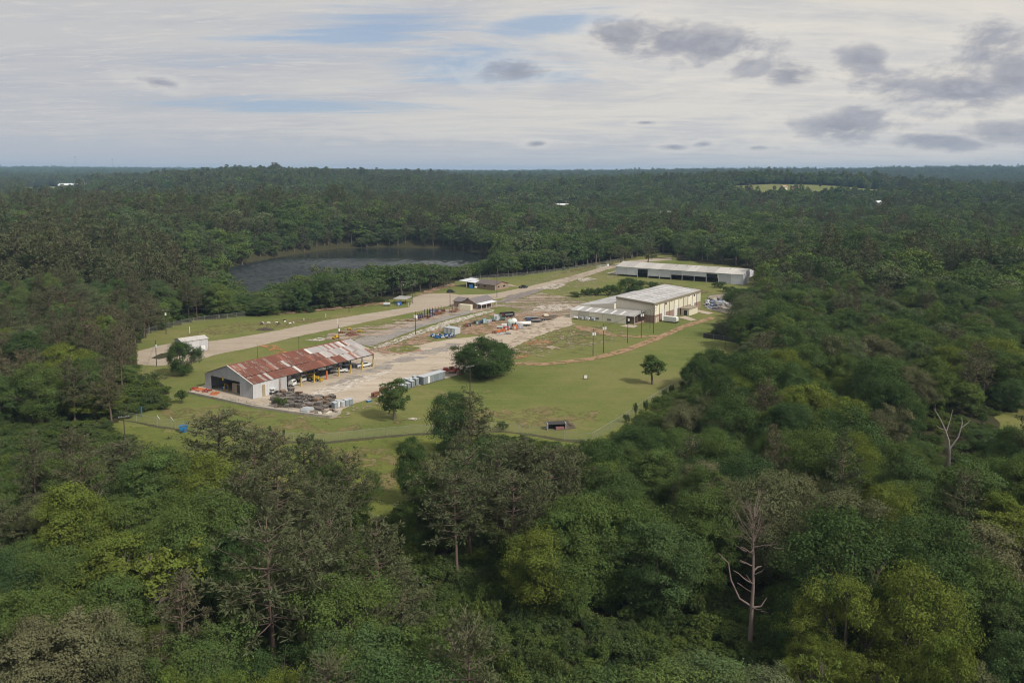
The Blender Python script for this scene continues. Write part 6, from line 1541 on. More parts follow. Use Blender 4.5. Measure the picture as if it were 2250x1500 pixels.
# yellow tractor loader
e = empty('backhoe_loader', in_shed(24.6, 1.9), SA - 1.1, 'yellow tractor loader standing between two shed posts', 'tractor')
MB().prism([(-1.6, 0.7), (1.6, 0.7), (1.6, 1.5), (0.2, 1.6), (-1.6, 1.6)], -0.5, 0.5, 'y').part('body', YELB, e); MB().box(-1.4, 0.1, -0.75, 0.75, 2.45, 2.6).part('canopy', YELB, e)
for x in (-1.35, 0.05):
    for s in (-0.7, 0.7): MB().box(x - 0.05, x + 0.05, s - 0.05, s + 0.05, 1.5, 2.45).part('canopy_post', DARKI, e)
MB().cyl((-1.6, 0, 1.2), (-2.9, 0, 2.9), 0.16, n=6).cyl((-2.9, 0, 2.9), (-3.5, 0, 1.2), 0.13, n=6).part('boom', YELB, e); MB().cbox((-3.5, 0, 0.9), (0.6, 0.7, 0.7)).part('digging_bucket', RED, e); MB().cbox((2.5, 0, 0.5), (0.7, 2.0, 0.7)).part('front_bucket', YELB, e)
for s in (-0.6, 0.6): MB().cyl((0.8, s, 1.2), (2.3, s, 0.6), 0.09, n=5).part('loader_arm', YELB, e)
for x, r in ((-0.9, 0.75), (1.2, 0.45)):
    for s in (-1, 1): wheel(e, x, s * 0.75, r, 0.4)
# golf cart by the shed wall
e = empty('golf_cart', G(600, 866), SA, 'small white-roofed golf cart beside the grey shed wall', 'golf cart')
MB().box(-1.1, 1.1, -0.55, 0.55, 0.3, 0.75).part('body', DARKI, e); MB().box(-0.9, 0.7, -0.6, 0.6, 1.75, 1.85).part('roof', WHITE, e); MB().box(-0.7, 0.1, -0.5, 0.5, 0.75, 0.9).part('seat', WHITE, e)
for x in (-0.85, 0.65):
    for s in (-0.55, 0.55): MB().box(x - 0.03, x + 0.03, s - 0.03, s + 0.03, 0.7, 1.75).part('roof_post', DARKI, e)
for x in (-0.7, 0.7):
    for s in (-0.5, 0.5): wheel(e, x, s, 0.24, 0.18)
# enclosed cargo trailer by the warehouse
e = empty('cargo_trailer', G(1474, 708), math.radians(-37), 'white enclosed cargo trailer parked at the warehouse corner door', 'trailer')
MB().prism([(-3.0, 0.5), (2.7, 0.5), (3.1, 0.9), (3.1, 2.3), (2.8, 2.6), (-3.0, 2.6)], -1.1, 1.1, 'y').part('body', WHITE, e); MB().box(2.9, 4.2, -0.06, 0.06, 0.45, 0.55).part('tow_bar', DARKI, e); MB().box(-3.02, 3.1, -1.12, 1.12, 0.42, 0.52).part('frame', DARKI, e)
for x in (-0.7, 0.25):
    for s in (-1, 1): wheel(e, x, s * 1.08, 0.34, 0.2)
# black open-top trailer with pale lettering-like marks left off
e = empty('dump_trailer', G(1114, 697), math.radians(20), 'black open-topped dump trailer with maroon front and a white stripe', 'trailer')
MB().box(-3.2, 3.2, -1.15, -1.05, 0.7, 2.3).box(-3.2, 3.2, 1.05, 1.15, 0.7, 2.3).part('side_wall', BLACKP, e); MB().box(-3.2, -3.1, -1.05, 1.05, 0.7, 2.3).part('front_wall', plain('maroon', (0.10, 0.02, 0.025), 0.5), e); MB().box(3.1, 3.2, -1.05, 1.05, 0.7, 2.3).part('tailgate', BLACKP, e); MB().box(-3.2, 3.2, -1.05, 1.05, 0.6, 0.7).part('floor', DARKI, e)
MB().box(-2.9, -1.7, -1.17, -1.152, 0.95, 2.1).part('maroon_panel', MATS['maroon'], e); MB().box(-1.2, 2.4, -1.17, -1.152, 1.35, 1.65).part('pale_stripe', GREYL, e)
for x in (-1.0, 0.2):
    for s in (-1, 1): wheel(e, x, s * 0.9, 0.4, 0.25)
# flat trailers
def flatbed(o, rz, L, deck, label, load=None):
    e = empty('flatbed_trailer', o, rz, label, 'trailer', 'flat trailers by the equipment rows')
    n = int(L / 0.5)
    for i in range(n): MB().box(-L / 2 + i * 0.5, -L / 2 + i * 0.5 + 0.46, -1.25, 1.25, 0.95, 1.03).part('deck_plank', deck, e)
    MB().box(-L / 2, L / 2, -1.2, -1.05, 0.6, 0.94).box(-L / 2, L / 2, 1.05, 1.2, 0.6, 0.94).part('side_rail', DARKI, e); MB().box(L / 2, L / 2 + 1.6, -0.1, 0.1, 0.6, 0.75).part('tow_bar', DARKI, e)
    for x in (-L / 4, -L / 4 + 1.0):
        for s in (-1, 1): wheel(e, x, s * 0.95, 0.42, 0.3)
    if load: MB().box(-L / 2 + 0.5, -L / 2 + 2.5, -1.0, 1.0, 1.04, 1.7).part('headboard', load, e)
flatbed(G(1172, 708), math.radians(3), 7, STEEL, 'dark steel-decked trailer left of the wood-decked ones', NAVY)
flatbed(G(1168, 701), math.radians(5), 6, GREYG, 'grey-decked trailer behind the dark steel trailer')
flatbed(G(1200, 703), math.radians(20), 7, WOODB, 'brown wood-decked trailer in the middle of the trailer row')
flatbed(G(1206, 698), math.radians(18), 6, WOODG, 'pale wood-decked trailer at the right end of the trailer row', CREAMW)
# white steel container by the office
e = empty('shipping_container', G(1023, 681), math.radians(-22), 'cream shipping container standing in front of the brick office', 'container')
me_ = wall_panel('container_side', 6.2, 2.5, CREAMW, 0.35, 0.04); link('side_wall', me_, e, (-3.1, -1.2, 0.1)); link('side_wall', me_, e, (3.1, 1.2, 0.1), (0, 0, PI)); MB().box(-3.1, 3.1, -1.22, 1.22, 2.6, 2.68).part('roof', CREAMW, e)
MB().box(-3.1, -3.04, -1.2, 1.2, 0.1, 2.6).part('end_wall', CREAMW, e); MB().box(3.04, 3.1, -1.2, 1.2, 0.1, 2.6).part('door', CREAMW, e); MB().box(-3.1, 3.1, -1.2, 1.2, 0, 0.1).part('floor_frame', STEEL, e)

# ------------------------------------------------------------------ grey electrical cabinets and the row by the big oak
e = empty('switchgear_cabinet', G(949, 838), SA, 'long grey switchgear cabinet with upright panel doors beside the oak', 'cabinet')
MB().box(-5, 5, -1.1, 1.1, 0.15, 2.45).part('body', GREYG, e); MB().box(-5.15, 5.15, -1.25, 1.25, 2.45, 2.6).part('roof', GREYL, e); MB().box(-5, 5, -1.0, 1.0, 0, 0.15).part('base', DARKI, e)
for i in range(10): MB().box(-4.95 + i * 0.99, -4.05 + i * 0.99, -1.15, -1.102, 0.25, 2.4).part('door_panel', WHITE if i == 2 else GREYG, e)
MB().box(5.0, 5.06, -0.9, 0.9, 0.25, 2.4).part('end_door', WHITE, e)
for i in range(9):
    q = G(886 + i * 4.6 - (i % 2) * 6, 857 - i * 1.9 - (i % 2) * 5)
    h = [1.6, 2.0, 1.7, 2.1, 1.9, 1.6, 2.1, 1.8, 2.2][i]
    e = empty('transformer_cabinet', q, SA + [0.1, -0.1, 0.05, 0.2, 0, -0.2, 0.1, 0, 0.1][i], 'grey transformer cabinet in the jumbled row left of the long switchgear, %s from left' % ORD[i], 'cabinet', 'jumbled grey cabinets left of the long switchgear')
    MB().box(-0.7, 0.7, -0.75, 0.75, 0.12, h).part('body', GREYG, e); MB().slab((-0.75, -0.8, h), (0.75, -0.8, h), (0.75, 0.8, h + 0.18), (-0.75, 0.8, h + 0.18), 0.05).part('lid', GREYL, e); MB().box(-0.7, 0.7, -0.75, 0.75, 0, 0.12).part('base', DARKI, e); MB().box(0.05, 0.6, -0.79, -0.752, 0.3, h - 0.2).part('door', GREYG, e)
for i, (px, py, m_, lab) in enumerate(((744, 893, WHITE, 'white pad transformer at the right end of the pallet heap'), (753, 893, GREYL, 'pale grey drum-like transformer beside the white one'), (761, 891, GREYG, 'grey cabinet right of the pale transformer'), (769, 889, GREYG, 'last grey-green cabinet at the right end of the row by the pallets'), (736, 897, GREYG, 'dark-fronted cabinet at the left of the row by the pallets'))):
    e = empty('transformer_cabinet', G(px, py), SA, lab, 'cabinet', 'cabinets at the right end of the pallet heap')
    if i == 1: MB().cyl((0, 0, 0.1), (0, 0, 1.5), 0.75, n=12).part('body', m_, e); MB().cyl((0, 0, 1.5), (0, 0, 1.7), 0.78, 0.3, 12).part('lid', m_, e); MB().cyl((0, 0, 0), (0, 0, 0.1), 0.7, n=12).part('base', DARKI, e)
    else: MB().box(-0.65, 0.65, -0.65, 0.65, 0.1, 1.7).part('body', m_, e); MB().slab((-0.7, -0.7, 1.7), (0.7, -0.7, 1.7), (0.7, 0.7, 1.9), (-0.7, 0.7, 1.9), 0.05).part('lid', GREYL, e); MB().box(-0.6, 0.6, -0.6, 0.6, 0, 0.1).part('base', DARKI, e)
for i in range(3):
    e = empty('tall_cabinet', G(985 + i * 8.2, 731 + i * 1.3), math.radians(-35), 'tall pale grey cabinet with a white door, %s of three beside the blue pipes' % ['leftmost', 'middle', 'rightmost'][i], 'cabinet', 'tall cabinets beside the blue pipes')
    MB().box(-0.95, 0.95, -1.8, 1.8, 0.1, 2.4).part('body', GREYL, e); MB().box(-0.95, 0.95, -1.8, 1.8, 0, 0.1).part('base', DARKI, e); MB().box(-0.5, 0.55, -1.86, -1.802, 0.2, 2.2).part('door', WHITE, e); MB().box(-1.0, 1.0, -1.9, 1.9, 2.4, 2.5).part('roof', GREYL, e)
# red and orange machines beyond the long cabinet
def machine(px, py, rz, mats, label, cat='machine', s=1.0, drum=False):
    e = empty('farm_implement', G(px, py), rz, label, cat)
    a, b_ = mats
    MB().box(-1.8 * s, 1.8 * s, -0.5 * s, 0.5 * s, 0.5 * s, 0.75 * s).part('frame', a, e); MB().prism([(-1.2 * s, 0.75 * s), (0.5 * s, 0.75 * s), (0.3 * s, 1.5 * s), (-0.9 * s, 1.6 * s)], -0.6 * s, 0.6 * s, 'y').part('hopper', b_, e); MB().cyl((1.7 * s, 0, 0.6 * s), (2.9 * s, 0, 0.5 * s), 0.08 * s, n=5).part('drawbar', a, e)
    if drum: MB().cyl((0.6 * s, -0.6 * s, 1.1 * s), (0.6 * s, 0.6 * s, 1.1 * s), 0.42 * s, n=10).part('roller', b_, e)
    for x in (-1.1, 0.9):
        for t in (-1, 1): wheel(e, x * s, t * 0.62 * s, 0.38 * s, 0.22 * s)
machine(982, 820, SA - 0.9, (ORANGE, RED), 'orange-framed red machine at the end of the long grey cabinet', s=1.2)
machine(995, 815, SA - 0.4, (RED, RUSTP), 'dark red machine between the long cabinet and the oak')
machine(1003, 818, SA, (RUSTP, RED), 'rusty red implement half under the oak', drum=True)
e = empty('cable_reel', G(1012, 822), SA, 'pale wooden reel rack at the edge of the oak', 'rack')
for x in (-1.2, 0, 1.2): MB().box(x - 0.1, x + 0.1, -0.5, 0.5, 0, 1.5).part('upright', WOODB, e)
MB().box(-1.3, 1.3, -0.1, 0.1, 1.4, 1.55).part('top_bar', WOODB, e)
for i, (px, py, lab) in enumerate(((825, 873, 'rusty cable-reel frame at the grass edge left of the young tree'), (842, 862, 'orange-brown frame behind the young field tree'))):
    e = empty('cable_reel', G(px, py), SA, lab, 'frame')
    for x in (-1.0, 1.0): MB().box(x - 0.07, x + 0.07, -0.6, -0.46, 0, 1.5).box(x - 0.07, x + 0.07, 0.46, 0.6, 0, 1.5).part('upright', RUSTP if i == 0 else ORANGE, e)
    MB().cyl((-1, 0, 0.9), (1, 0, 0.9), 0.5, n=10).part('reel', RUSTP, e); MB().box(-1.1, 1.1, -0.6, 0.6, 1.45, 1.55).part('top_frame', RUSTP, e)
e = empty('trough', G(811, 882), SA, 'small blue trough lying on the concrete edge', 'trough'); MB().box(-0.8, 0.8, -0.4, 0.4, 0, 0.45).part('body', BLUE, e); MB().box(-0.85, 0.85, -0.45, 0.45, 0.45, 0.5).part('rim', GREYL, e)

# ------------------------------------------------------------------ pallets beside the shed
def pallet_stack_mesh(n, seed):
    rng = random.Random(seed); mb = MB()
    for i in range(n):
        dx, dy, rz = rng.uniform(-0.06, 0.06), rng.uniform(-0.06, 0.06), rng.uniform(-0.05, 0.05); z = i * 0.145
        for q in (-0.5, 0, 0.5): mb.cbox((dx + q * 1.05, dy, z + 0.055), (0.1, 1.2, 0.09), rz)
        for k in range(5): mb.cbox((dx, dy - 0.5 + k * 0.25, z + 0.12), (1.25, 0.17, 0.025), rz)
    return mb
PAL = [pallet_stack_mesh(n, 60 + n).mesh('pallets', WOODG) for n in (5, 7, 9, 11, 4)]
PALB = []
for m_ in PAL: c_ = m_.copy(); c_.materials.clear(); c_.materials.append(WOODB); PALB.append(c_)
rp = random.Random(12)
spots = []
for px in range(604, 736, 8):
    lo = 872 + max(0, (px - 604)) * 0.02; hi = 893 + (px - 604) * 0.09
    y = lo
    while y < hi:
        spots.append((px + rp.uniform(-3.5, 3.5), y + rp.uniform(-1.5, 1.5))); y += rp.uniform(5.5, 8.5)
spots += [(614, 866), (622, 867), (630, 868), (638, 869), (646, 871), (657, 872), (668, 876), (692, 878), (697, 878), (640, 865)]
for i, (px, py) in enumerate(spots):
    if 735 < px or (px > 720 and py > 902): continue
    big = i >= len(spots) - 10
    m_ = rp.choice((PAL if rp.random() < 0.8 else PALB)[2:4] if big else (PAL if rp.random() < 0.85 else PALB))
    o = link('pallet_stack', m_, None, G(px, py), (rp.choice((0, 0, 0, 0.14, -0.1)), rp.choice((0, 0, 0.12, -0.08)), SA + rp.uniform(-0.5, 0.5)))
    o.scale = (rp.uniform(1.0, 1.35), rp.uniform(1.0, 1.5), rp.uniform(0.55, 1.0) * (1.25 if big else 1.0))
    tag(o, 'weathered grey stack of wooden pallets in the heap beside the rusty shed', 'pallet stack', 'stacked pallets beside the rusty shed')
e = empty('steel_bin', G(676, 904), SA + 0.2, 'pale grey sloped bin lying in front of the pallet heap', 'bin')
MB().prism([(-1.8, 0), (1.8, 0), (1.4, 1.0), (-0.8, 1.4)], -1.0, 1.0, 'y').part('body', GREYL, e); MB().box(-1.9, 1.9, -1.05, 1.05, 0, 0.08).part('base', STEEL, e)
for i in range(8):
    p = G(690 + i * 6.5, 904 + (i % 3) * 3 - i * 0.4); o = link('plank_bundle', MB().cbox((0, 0, 0.18), (2.4, 0.8, 0.32), 0).mesh('planks', [WOODB, WOODG, CREAMW][i % 3]), None, p, (0, 0, SA + 0.5 * (i % 4)))
    tag(o, 'flat bundle of boards lying in front of the pallet heap', 'board bundle', 'boards lying before the pallet heap')

# ------------------------------------------------------------------ equipment rows in the middle of the yard
def heap_item(name, px, py, rz, dims, mat, label, cat, group=None, kind=0):
    e = empty(name, G(px, py), rz, label, cat, group); x, y, z = dims
    if kind == 0: MB().box(-x / 2, x / 2, -y / 2, y / 2, z * 0.12, z).part('body', mat, e); MB().box(-x / 2, x / 2, -y / 2 - 0.02, y / 2 + 0.02, 0, z * 0.12).part('skid', DARKI, e); MB().box(-x * 0.3, x * 0.1, -y / 2 - 0.05, -y / 2 - 0.002, z * 0.25, z * 0.8).part('panel', GREYL if mat != GREYL else GREYG, e)
    elif kind == 1:
        MB().cyl((-x / 2, 0, z * 0.6), (x / 2, 0, z * 0.6), z * 0.4, n=10).part('drum', mat, e); MB().box(-x * 0.4, -x * 0.25, -y / 2, y / 2, 0, z * 0.35).box(x * 0.25, x * 0.4, -y / 2, y / 2, 0, z * 0.35).part('cradle', DARKI, e)
    elif kind == 2:
        for q in (-0.4, 0.4): MB().box(-x / 2, x / 2, q * y - 0.08, q * y + 0.08, z * 0.35, z * 0.55).part('beam', mat, e)
        for q in (-0.4, 0, 0.4): MB().box(q * x - 0.07, q * x + 0.07, -y / 2, y / 2, 0, z * 0.36).part('crosspiece', RUSTP, e)
        MB().box(-x * 0.1, x * 0.3, -y * 0.3, y * 0.3, z * 0.55, z).part('gearbox', mat, e)
    return e
for i in range(15):
    px, py = 950 + i * 3.3, 739 + (i % 4) * 1.6 - i * 0.1
    e = empty('blue_bundle', G(px, py), math.radians(-20 + 23 * (i % 3)), ['blue bundle of pipe fittings in the heap before the tall cabinets', 'grey bundle of fittings in the heap before the tall cabinets', 'navy bundle of fittings in the heap before the tall cabinets'][i % 3], 'bundle', ['blue bundles before the tall cabinets', 'grey bundles before the tall cabinets', 'navy bundles before the tall cabinets'][i % 3])
    m_ = [BLUE, GREYL, NAVY][i % 3]
    for k in range(3): MB().cyl((-0.7, (k - 1) * 0.42, 0.45), (0.7, (k - 1) * 0.42, 0.45), 0.24, n=8).part('pipe', m_, e)
    MB().box(-0.7, 0.7, -0.6, 0.6, 0, 0.2).part('pallet', WOODG, e); MB().cyl((0, 0, 0.6), (0, 0, 1.1 + 0.3 * (i % 2)), 0.3, n=8).part('valve', m_, e)
rows_ = [
 (1024, 718, (2.4, 1.2, 1.6), RUSTP, 'rusty low machine at the left end of the dark equipment row', 2), (1030, 717, (1.6, 1.2, 1.2), DARKI, 'dark engine block beside the rusty low machine', 0),
 (1042, 713, (2.2, 1.3, 1.6), DARKI, 'black machine in the dark equipment row', 2), (1050, 713, (2.0, 1.4, 1.7), GREEN, 'dull green pump set in the dark equipment row', 0), (1058, 711, (2.4, 1.4, 1.5), NAVY, 'navy housing in the dark equipment row', 1),
 (1064, 711, (1.6, 1.3, 2.2), TEAL, 'pale teal upright box in the equipment row', 0), (1072, 709, (1.4, 1.2, 1.3), GREYL, 'small pale box at the foot of the equipment row', 0), (1077, 708, (1.4, 1.2, 1.3), plain('lilac_paint', (0.42, 0.40, 0.47), 0.5), 'small lilac box beside the pale one', 0),
 (1082, 706, (2.6, 1.5, 1.7), GREEN, 'green engine housing right of the small boxes', 2), (1090, 705, (2.0, 1.4, 2.8), GREYL, 'tall pale cabinet near the black dump trailer', 0), (1098, 704, (2.2, 1.5, 2.6), GREEN, 'tall dark green machine just before the black dump trailer', 0), (1104, 704, (2.4, 1.2, 1.4), GREEN, 'low green machine under the dump trailer end', 1)]
for r_ in rows_: heap_item('yard_machine', r_[0], r_[1], SA - 0.9 + 0.2 * (r_[0] % 3), r_[2], r_[3], r_[4], 'machine', kind=r_[5])
orow = [
 (1086, 733, (2.0, 1.0, 1.2), RUSTP, 'rusty frame at the near end of the orange machine row', 2), (1094, 731, (3.2, 1.3, 1.1), ORANGE, 'long orange boom lying at the near end of its row', 2), (1104, 729, (3.4, 1.3, 1.2), ORANGE, 'second long orange boom in the orange row', 2), (1112, 726, (1.8, 1.6, 1.7), RED, 'bright red-orange box in the orange row', 0),
 (1132, 724, (1.9, 1.6, 1.8), ORANGE, 'orange box standing in front of the white tank', 0), (1120, 723, (1.6, 1.4, 2.2), GREYG, 'grey pump housing between the orange boxes', 0), (1098, 722, (2.4, 1.4, 1.2), GREYL, 'pale low machine behind the orange booms', 1), (1108, 719, (2.2, 1.3, 1.5), WHITE, 'white low machine behind the red-orange box', 0),
 (1144, 722, (2.0, 1.5, 1.6), plain('lilac_grey', (0.38, 0.37, 0.42), 0.5), 'lilac-grey cabinet right of the orange box', 0), (1100, 735, (3.4, 1.2, 0.8), GREYL, 'pale bent sheet metal in front of the orange booms', 2), (1115, 734, (3.0, 1.2, 0.8), GREYG, 'grey angle frame in front of the red-orange box', 2)]
for r_ in orow: heap_item('yard_machine', r_[0], r_[1], SA - 1.1 + 0.25 * (r_[0] % 3), r_[2], r_[3], r_[4], 'machine', kind=r_[5])
for px, py, m_, r_, lab in ((1120, 717, plain('pale_green', (0.42, 0.52, 0.45), 0.4), 1.35, 'pale green round tank in the orange machine row'), (1129, 716, WHITE, 1.5, 'white round tank in the orange machine row')):
    e = empty('round_tank', G(px, py), 0, lab, 'tank'); MB().ball((0, 0, 1.9), r_, 14, 9).part('shell', m_, e, smooth=True); MB().box(-1.0, 1.0, -1.0, 1.0, 0, 0.9).part('stand', DARKI, e)
e = empty('white_tank_trailer', G(1150, 717), math.radians(12), 'long white tank body lying right of the round tanks', 'tank')
MB().cyl((-3.2, 0, 1.4), (3.2, 0, 1.4), 0.75, n=12).part('vessel', WHITE, e, smooth=True); MB().box(-3, 3, -0.5, 0.5, 0.5, 0.75).part('frame', DARKI, e)
for x in (-1.5, 1.5):
    for s in (-1, 1): wheel(e, x, s * 0.7, 0.38)
# post racks beside the office
def rack(px, py, rz, n, L, h, mat, label):
    e = empty('pipe_rack', G(px, py), rz, label, 'rack')
    for i in range(n):
        x = -L / 2 + L * i / (n - 1)
        for y in (-0.9, 0.9): MB().box(x - 0.09, x + 0.09, y - 0.09, y + 0.09, 0, h).part('upright', mat, e)
    for z in (0.5, 1.5): MB().box(-L / 2, L / 2, -0.9, -0.78, z, z + 0.1).box(-L / 2, L / 2, 0.78, 0.9, z, z + 0.1).part('rail', mat, e)
    MB().box(-L / 2 + 0.2, L / 2 - 0.2, -0.7, 0.7, 0.62, 1.0).part('pipe_load', RUSTP, e)
rack(923, 699, SA, 4, 4.0, 2.2, NAVY, 'short navy steel rack nearest the tall pole'); rack(942, 697, SA, 3, 3.4, 3.9, NAVY, 'tall navy steel rack beside the grey asphalt strip'); rack(963, 691, SA, 4, 6.0, 3.6, RUSTP, 'tall rusty steel rack right of the navy rack'); rack(998, 686, SA, 3, 5.0, 3.4, WOODB, 'brown wooden rack left of the cream container')
for i, (px, py, m_, lab) in enumerate(((953, 687, NAVY, 'dark blue steel trough behind the tall racks'), (968, 685, plain('dark_maroon', (0.09, 0.04, 0.04), 0.6), 'dark maroon steel trough behind the rusty rack'))): heap_item('steel_trough', px, py, SA - 0.9, (4.5, 1.4, 1.2), m_, lab, 'trough', kind=0)
e = empty('white_tank', G(913, 701), 0, 'white tank standing behind the dark pole by the navy rack', 'tank'); MB().cyl((0, 0, 0.2), (0, 0, 1.7), 0.9, n=12).part('shell', WHITE, e); MB().cyl((0, 0, 0), (0, 0, 0.2), 0.95, n=12).part('base', CONCW, e)
for i in range(6): heap_item('rusty_scrap', 895 + i * 9, 705 - i * 1.6 + (i % 2) * 3, SA * i, (2.0, 1.0, 0.6), RUSTP, 'low rusty steel piece lying between the racks and the asphalt strip', 'scrap', 'rusty scrap by the racks', 2)
# yellow frames and dirt heap behind the shed
for i, (px, py, lab) in enumerate(((738, 744, 'yellow steel bracket standing behind the shed ridge'), (768, 725, 'flat yellow frame left of the dirt heap'), (792, 730, 'yellow boom lying right of the dirt heap'), (752, 732, 'brown steel frame behind the pole with the white can'))): heap_item('yellow_implement', px, py, SA + i, (3.0, 1.4, 1.5 if i == 0 else 0.9), YELB if i != 3 else RUSTP, lab, 'frame', kind=2)
def mound(px, py, r_, h, mat, label, name='dirt_heap', cat='heap'):
    rng = np.random.default_rng(int(px)); V, F = [(0, 0, h)], []; nr, na = 6, 18
    for i in range(1, nr + 1):
        for j in range(na):
            a = 2 * PI * j / na; q = r_ * i / nr * (1 + 0.12 * rng.normal()); V.append((q * math.cos(a), q * math.sin(a) * 0.8, max(-0.05, h * (1 - (i / nr) ** 1.3) + 0.08 * rng.normal() * h)))
    for j in range(na): F.append((0, 1 + j, 1 + (j + 1) % na))
    for i in range(nr - 1):
        for j in range(na): a = 1 + i * na + j; b_ = 1 + i * na + (j + 1) % na; F.append((a, a + na, b_ + na, b_))
    o = MB().add(V, F).part(name, mat, None, None, G(px, py)); return tag(o, label, cat)
mound(773, 736, 3.0, 1.7, plain('red_brown_soil', (0.16, 0.075, 0.05), 0.95), 'red-brown heap of soil behind the shed')
mound(583, 724, 3.6, 0.8, plain('brush', (0.075, 0.058, 0.042), 0.95), 'dark flat brush pile on the grass beyond the road', 'brush_pile', 'brush pile')
mound(1243, 938, 2.6, 1.9, plain('brush_brown', (0.105, 0.082, 0.058), 0.95), 'brown brush heap beside the old trough by the front fence', 'brush_pile', 'brush pile')
e = empty('metal_trough', G(1222, 942), math.radians(8), 'old tipped metal hopper lying beside the brush heap at the fence', 'hopper')
MB().box(-2.4, -2.25, -1.0, 1.0, 0, 1.7).box(2.25, 2.4, -1.0, 1.0, 0, 1.7).part('end_plate', GREYL, e); MB().box(-2.4, 2.4, 0.9, 1.0, 0, 1.7).part('back', DARKI, e); MB().slab((-2.4, -0.9, 1.5), (2.4, -0.9, 1.5), (2.4, 1.0, 1.75), (-2.4, 1.0, 1.75), 0.08).part('top', DARKI, e); MB().box(-0.2, 1.9, -0.9, 0.5, 0.1, 0.7).part('load', plain('faded_red', (0.30, 0.14, 0.14), 0.7), e)
e = empty('field_sign', G(1287, 833), 0.1, 'small white board on two dark posts in the mown field', 'sign')
for x in (-0.62, 0.62): MB().box(x - 0.06, x + 0.06, -0.06, 0.06, 0, 1.35).part('post', DARKI, e)
MB().box(-0.5, 0.5, -0.05, 0.03, 0.35, 1.3).part('board', WHITE, e)
e = empty('blue_bin', G(403, 948), 0.4, 'blue open bin standing outside the front fence', 'bin')
MB().prism([(-0.7, 0), (0.7, 0), (1.0, 1.5), (-1.0, 1.5)], -0.8, 0.8, 'y').part('tub', plain('bright_blue', (0.02, 0.17, 0.40), 0.5), e); MB().box(-1.05, 1.05, -0.85, 0.85, 1.5, 1.6).part('rim', BLUE, e)
e = empty('cattle_rack', G(430, 940), -0.3, 'yellowish tipped rack with dark bars beside the blue bin', 'rack')
for x in np.linspace(-1.6, 1.6, 7): MB().cbox((x, 0, 0.9), (0.1, 0.1, 1.7), 0, 0.5).part('bar', YELB, e)
MB().cbox((0, -0.4, 1.6), (3.4, 0.1, 0.1)).cbox((0, 0.4, 0.15), (3.4, 0.1, 0.1)).part('rail', DARKI, e)
e = empty('bent_tubing', G(452, 940), 0.2, 'dark bent frame lying right of the yellowish rack', 'frame'); MB().cyl((-1.6, 0, 0), (-0.6, 0, 1.1), 0.08).cyl((-0.6, 0, 1.1), (2.2, 0, 0.9), 0.1).cyl((2.2, 0, 0.9), (2.4, 0, 0), 0.08).part('bent_bar', DARKI, e); MB().box(-0.5, 2.0, -0.4, 0.4, 0.5, 0.75).part('tray', DARKI, e)
# tanks and boxes by the carport
heap_item('dumpster', 877, 671, 0.2, (2.4, 1.5, 1.6), plain('royal_blue', (0.03, 0.12, 0.42), 0.5), 'blue dumpster beside the open carport', 'dumpster'); heap_item('propane_tank', 850, 672, 0.1, (3.2, 1.2, 1.6), GREYL, 'pale tank on a dark cradle left of the blue dumpster', 'tank', kind=1)
for i, (px, py) in enumerate(((848, 668), (897, 674), (716, 698), (741, 711))):
    e = empty('marker_post', G(px, py), 0, ['pale marker post behind the tank by the carport', 'white marker post right of the blue dumpster', 'white marker post on the grass beyond the road', 'low pale post on the verge of the road'][i], 'post'); MB().cyl((0, 0, 0), (0, 0, 1.8), 0.1, n=6).part('shaft', WHITE, e); MB().ball((0, 0, 1.8), 0.14, 6, 4).part('cap', WHITE, e)
e = empty('marker_post', G(417, 732), 0, 'tall white marker post behind the small grey shed', 'post'); MB().cyl((0, 0, 0), (0, 0, 2.6), 0.13, n=6).part('shaft', WHITE, e); MB().cyl((0, 0, 2.6), (0, 0, 2.75), 0.16, n=6).part('cap', WHITE, e)
for i, x in enumerate((1262, 1274, 1288, 1300)):
    heap_item('gas_bottle_crate', x + 3, 701 + i * 1.2, math.radians(-36), (1.8, 1.0, 1.3), [WHITE, GREYL, WHITE, GREYL][i], ['white low tank at the left end of the lean-to wall', 'grey crate second along the lean-to wall', 'white crate third along the lean-to wall', 'pale drum stand fourth along the lean-to wall'][i], 'crate', kind=1 if i == 0 else 0)
# grazing goats
GOATW = plain('goat_white', (0.72, 0.70, 0.64), 0.9, wear=0.1); GOATB = plain('goat_dark', (0.035, 0.03, 0.028), 0.9)
def goat(px, py, rz, mat, label, s=1.0):
    e = empty('goat', G(px, py), rz, label, 'goat')
    def chain(pts, rad, n=7): V, F = tube(pts, rad, n); return V, F.tolist()
    mb = MB(); mb.add(*chain([(-0.5, 0, 0.62), (-0.42, 0, 0.64), (-0.2, 0, 0.63), (0.1, 0, 0.60), (0.35, 0, 0.64), (0.48, 0, 0.70), (0.62, 0, 0.58), (0.74, 0, 0.36), (0.84, 0, 0.24), (0.94, 0, 0.15), (0.97, 0, 0.12)], [0.02, 0.14, 0.19, 0.21, 0.20, 0.14, 0.10, 0.085, 0.09, 0.06, 0.02], 8))
    for x, b_ in ((-0.36, -0.05), (0.32, 0.02)):
        for y in (-0.11, 0.11): mb.add(*chain([(x, y, 0.62), (x + b_ * 0.2, y, 0.45), (x + b_, y, 0.26), (x + b_ * 0.3, y, 0.0)], [0.09, 0.07, 0.035, 0.035], 5))
    mb.add(*chain([(-0.5, 0, 0.66), (-0.58, 0, 0.76)], [0.035, 0.015], 5))
    for y in (-1, 1): mb.add(*chain([(0.80, y * 0.06, 0.32), (0.74, y * 0.18, 0.34)], [0.03, 0.012], 4))
    o = mb.part('body', mat, e, smooth=True); e.scale = (s, s, s)
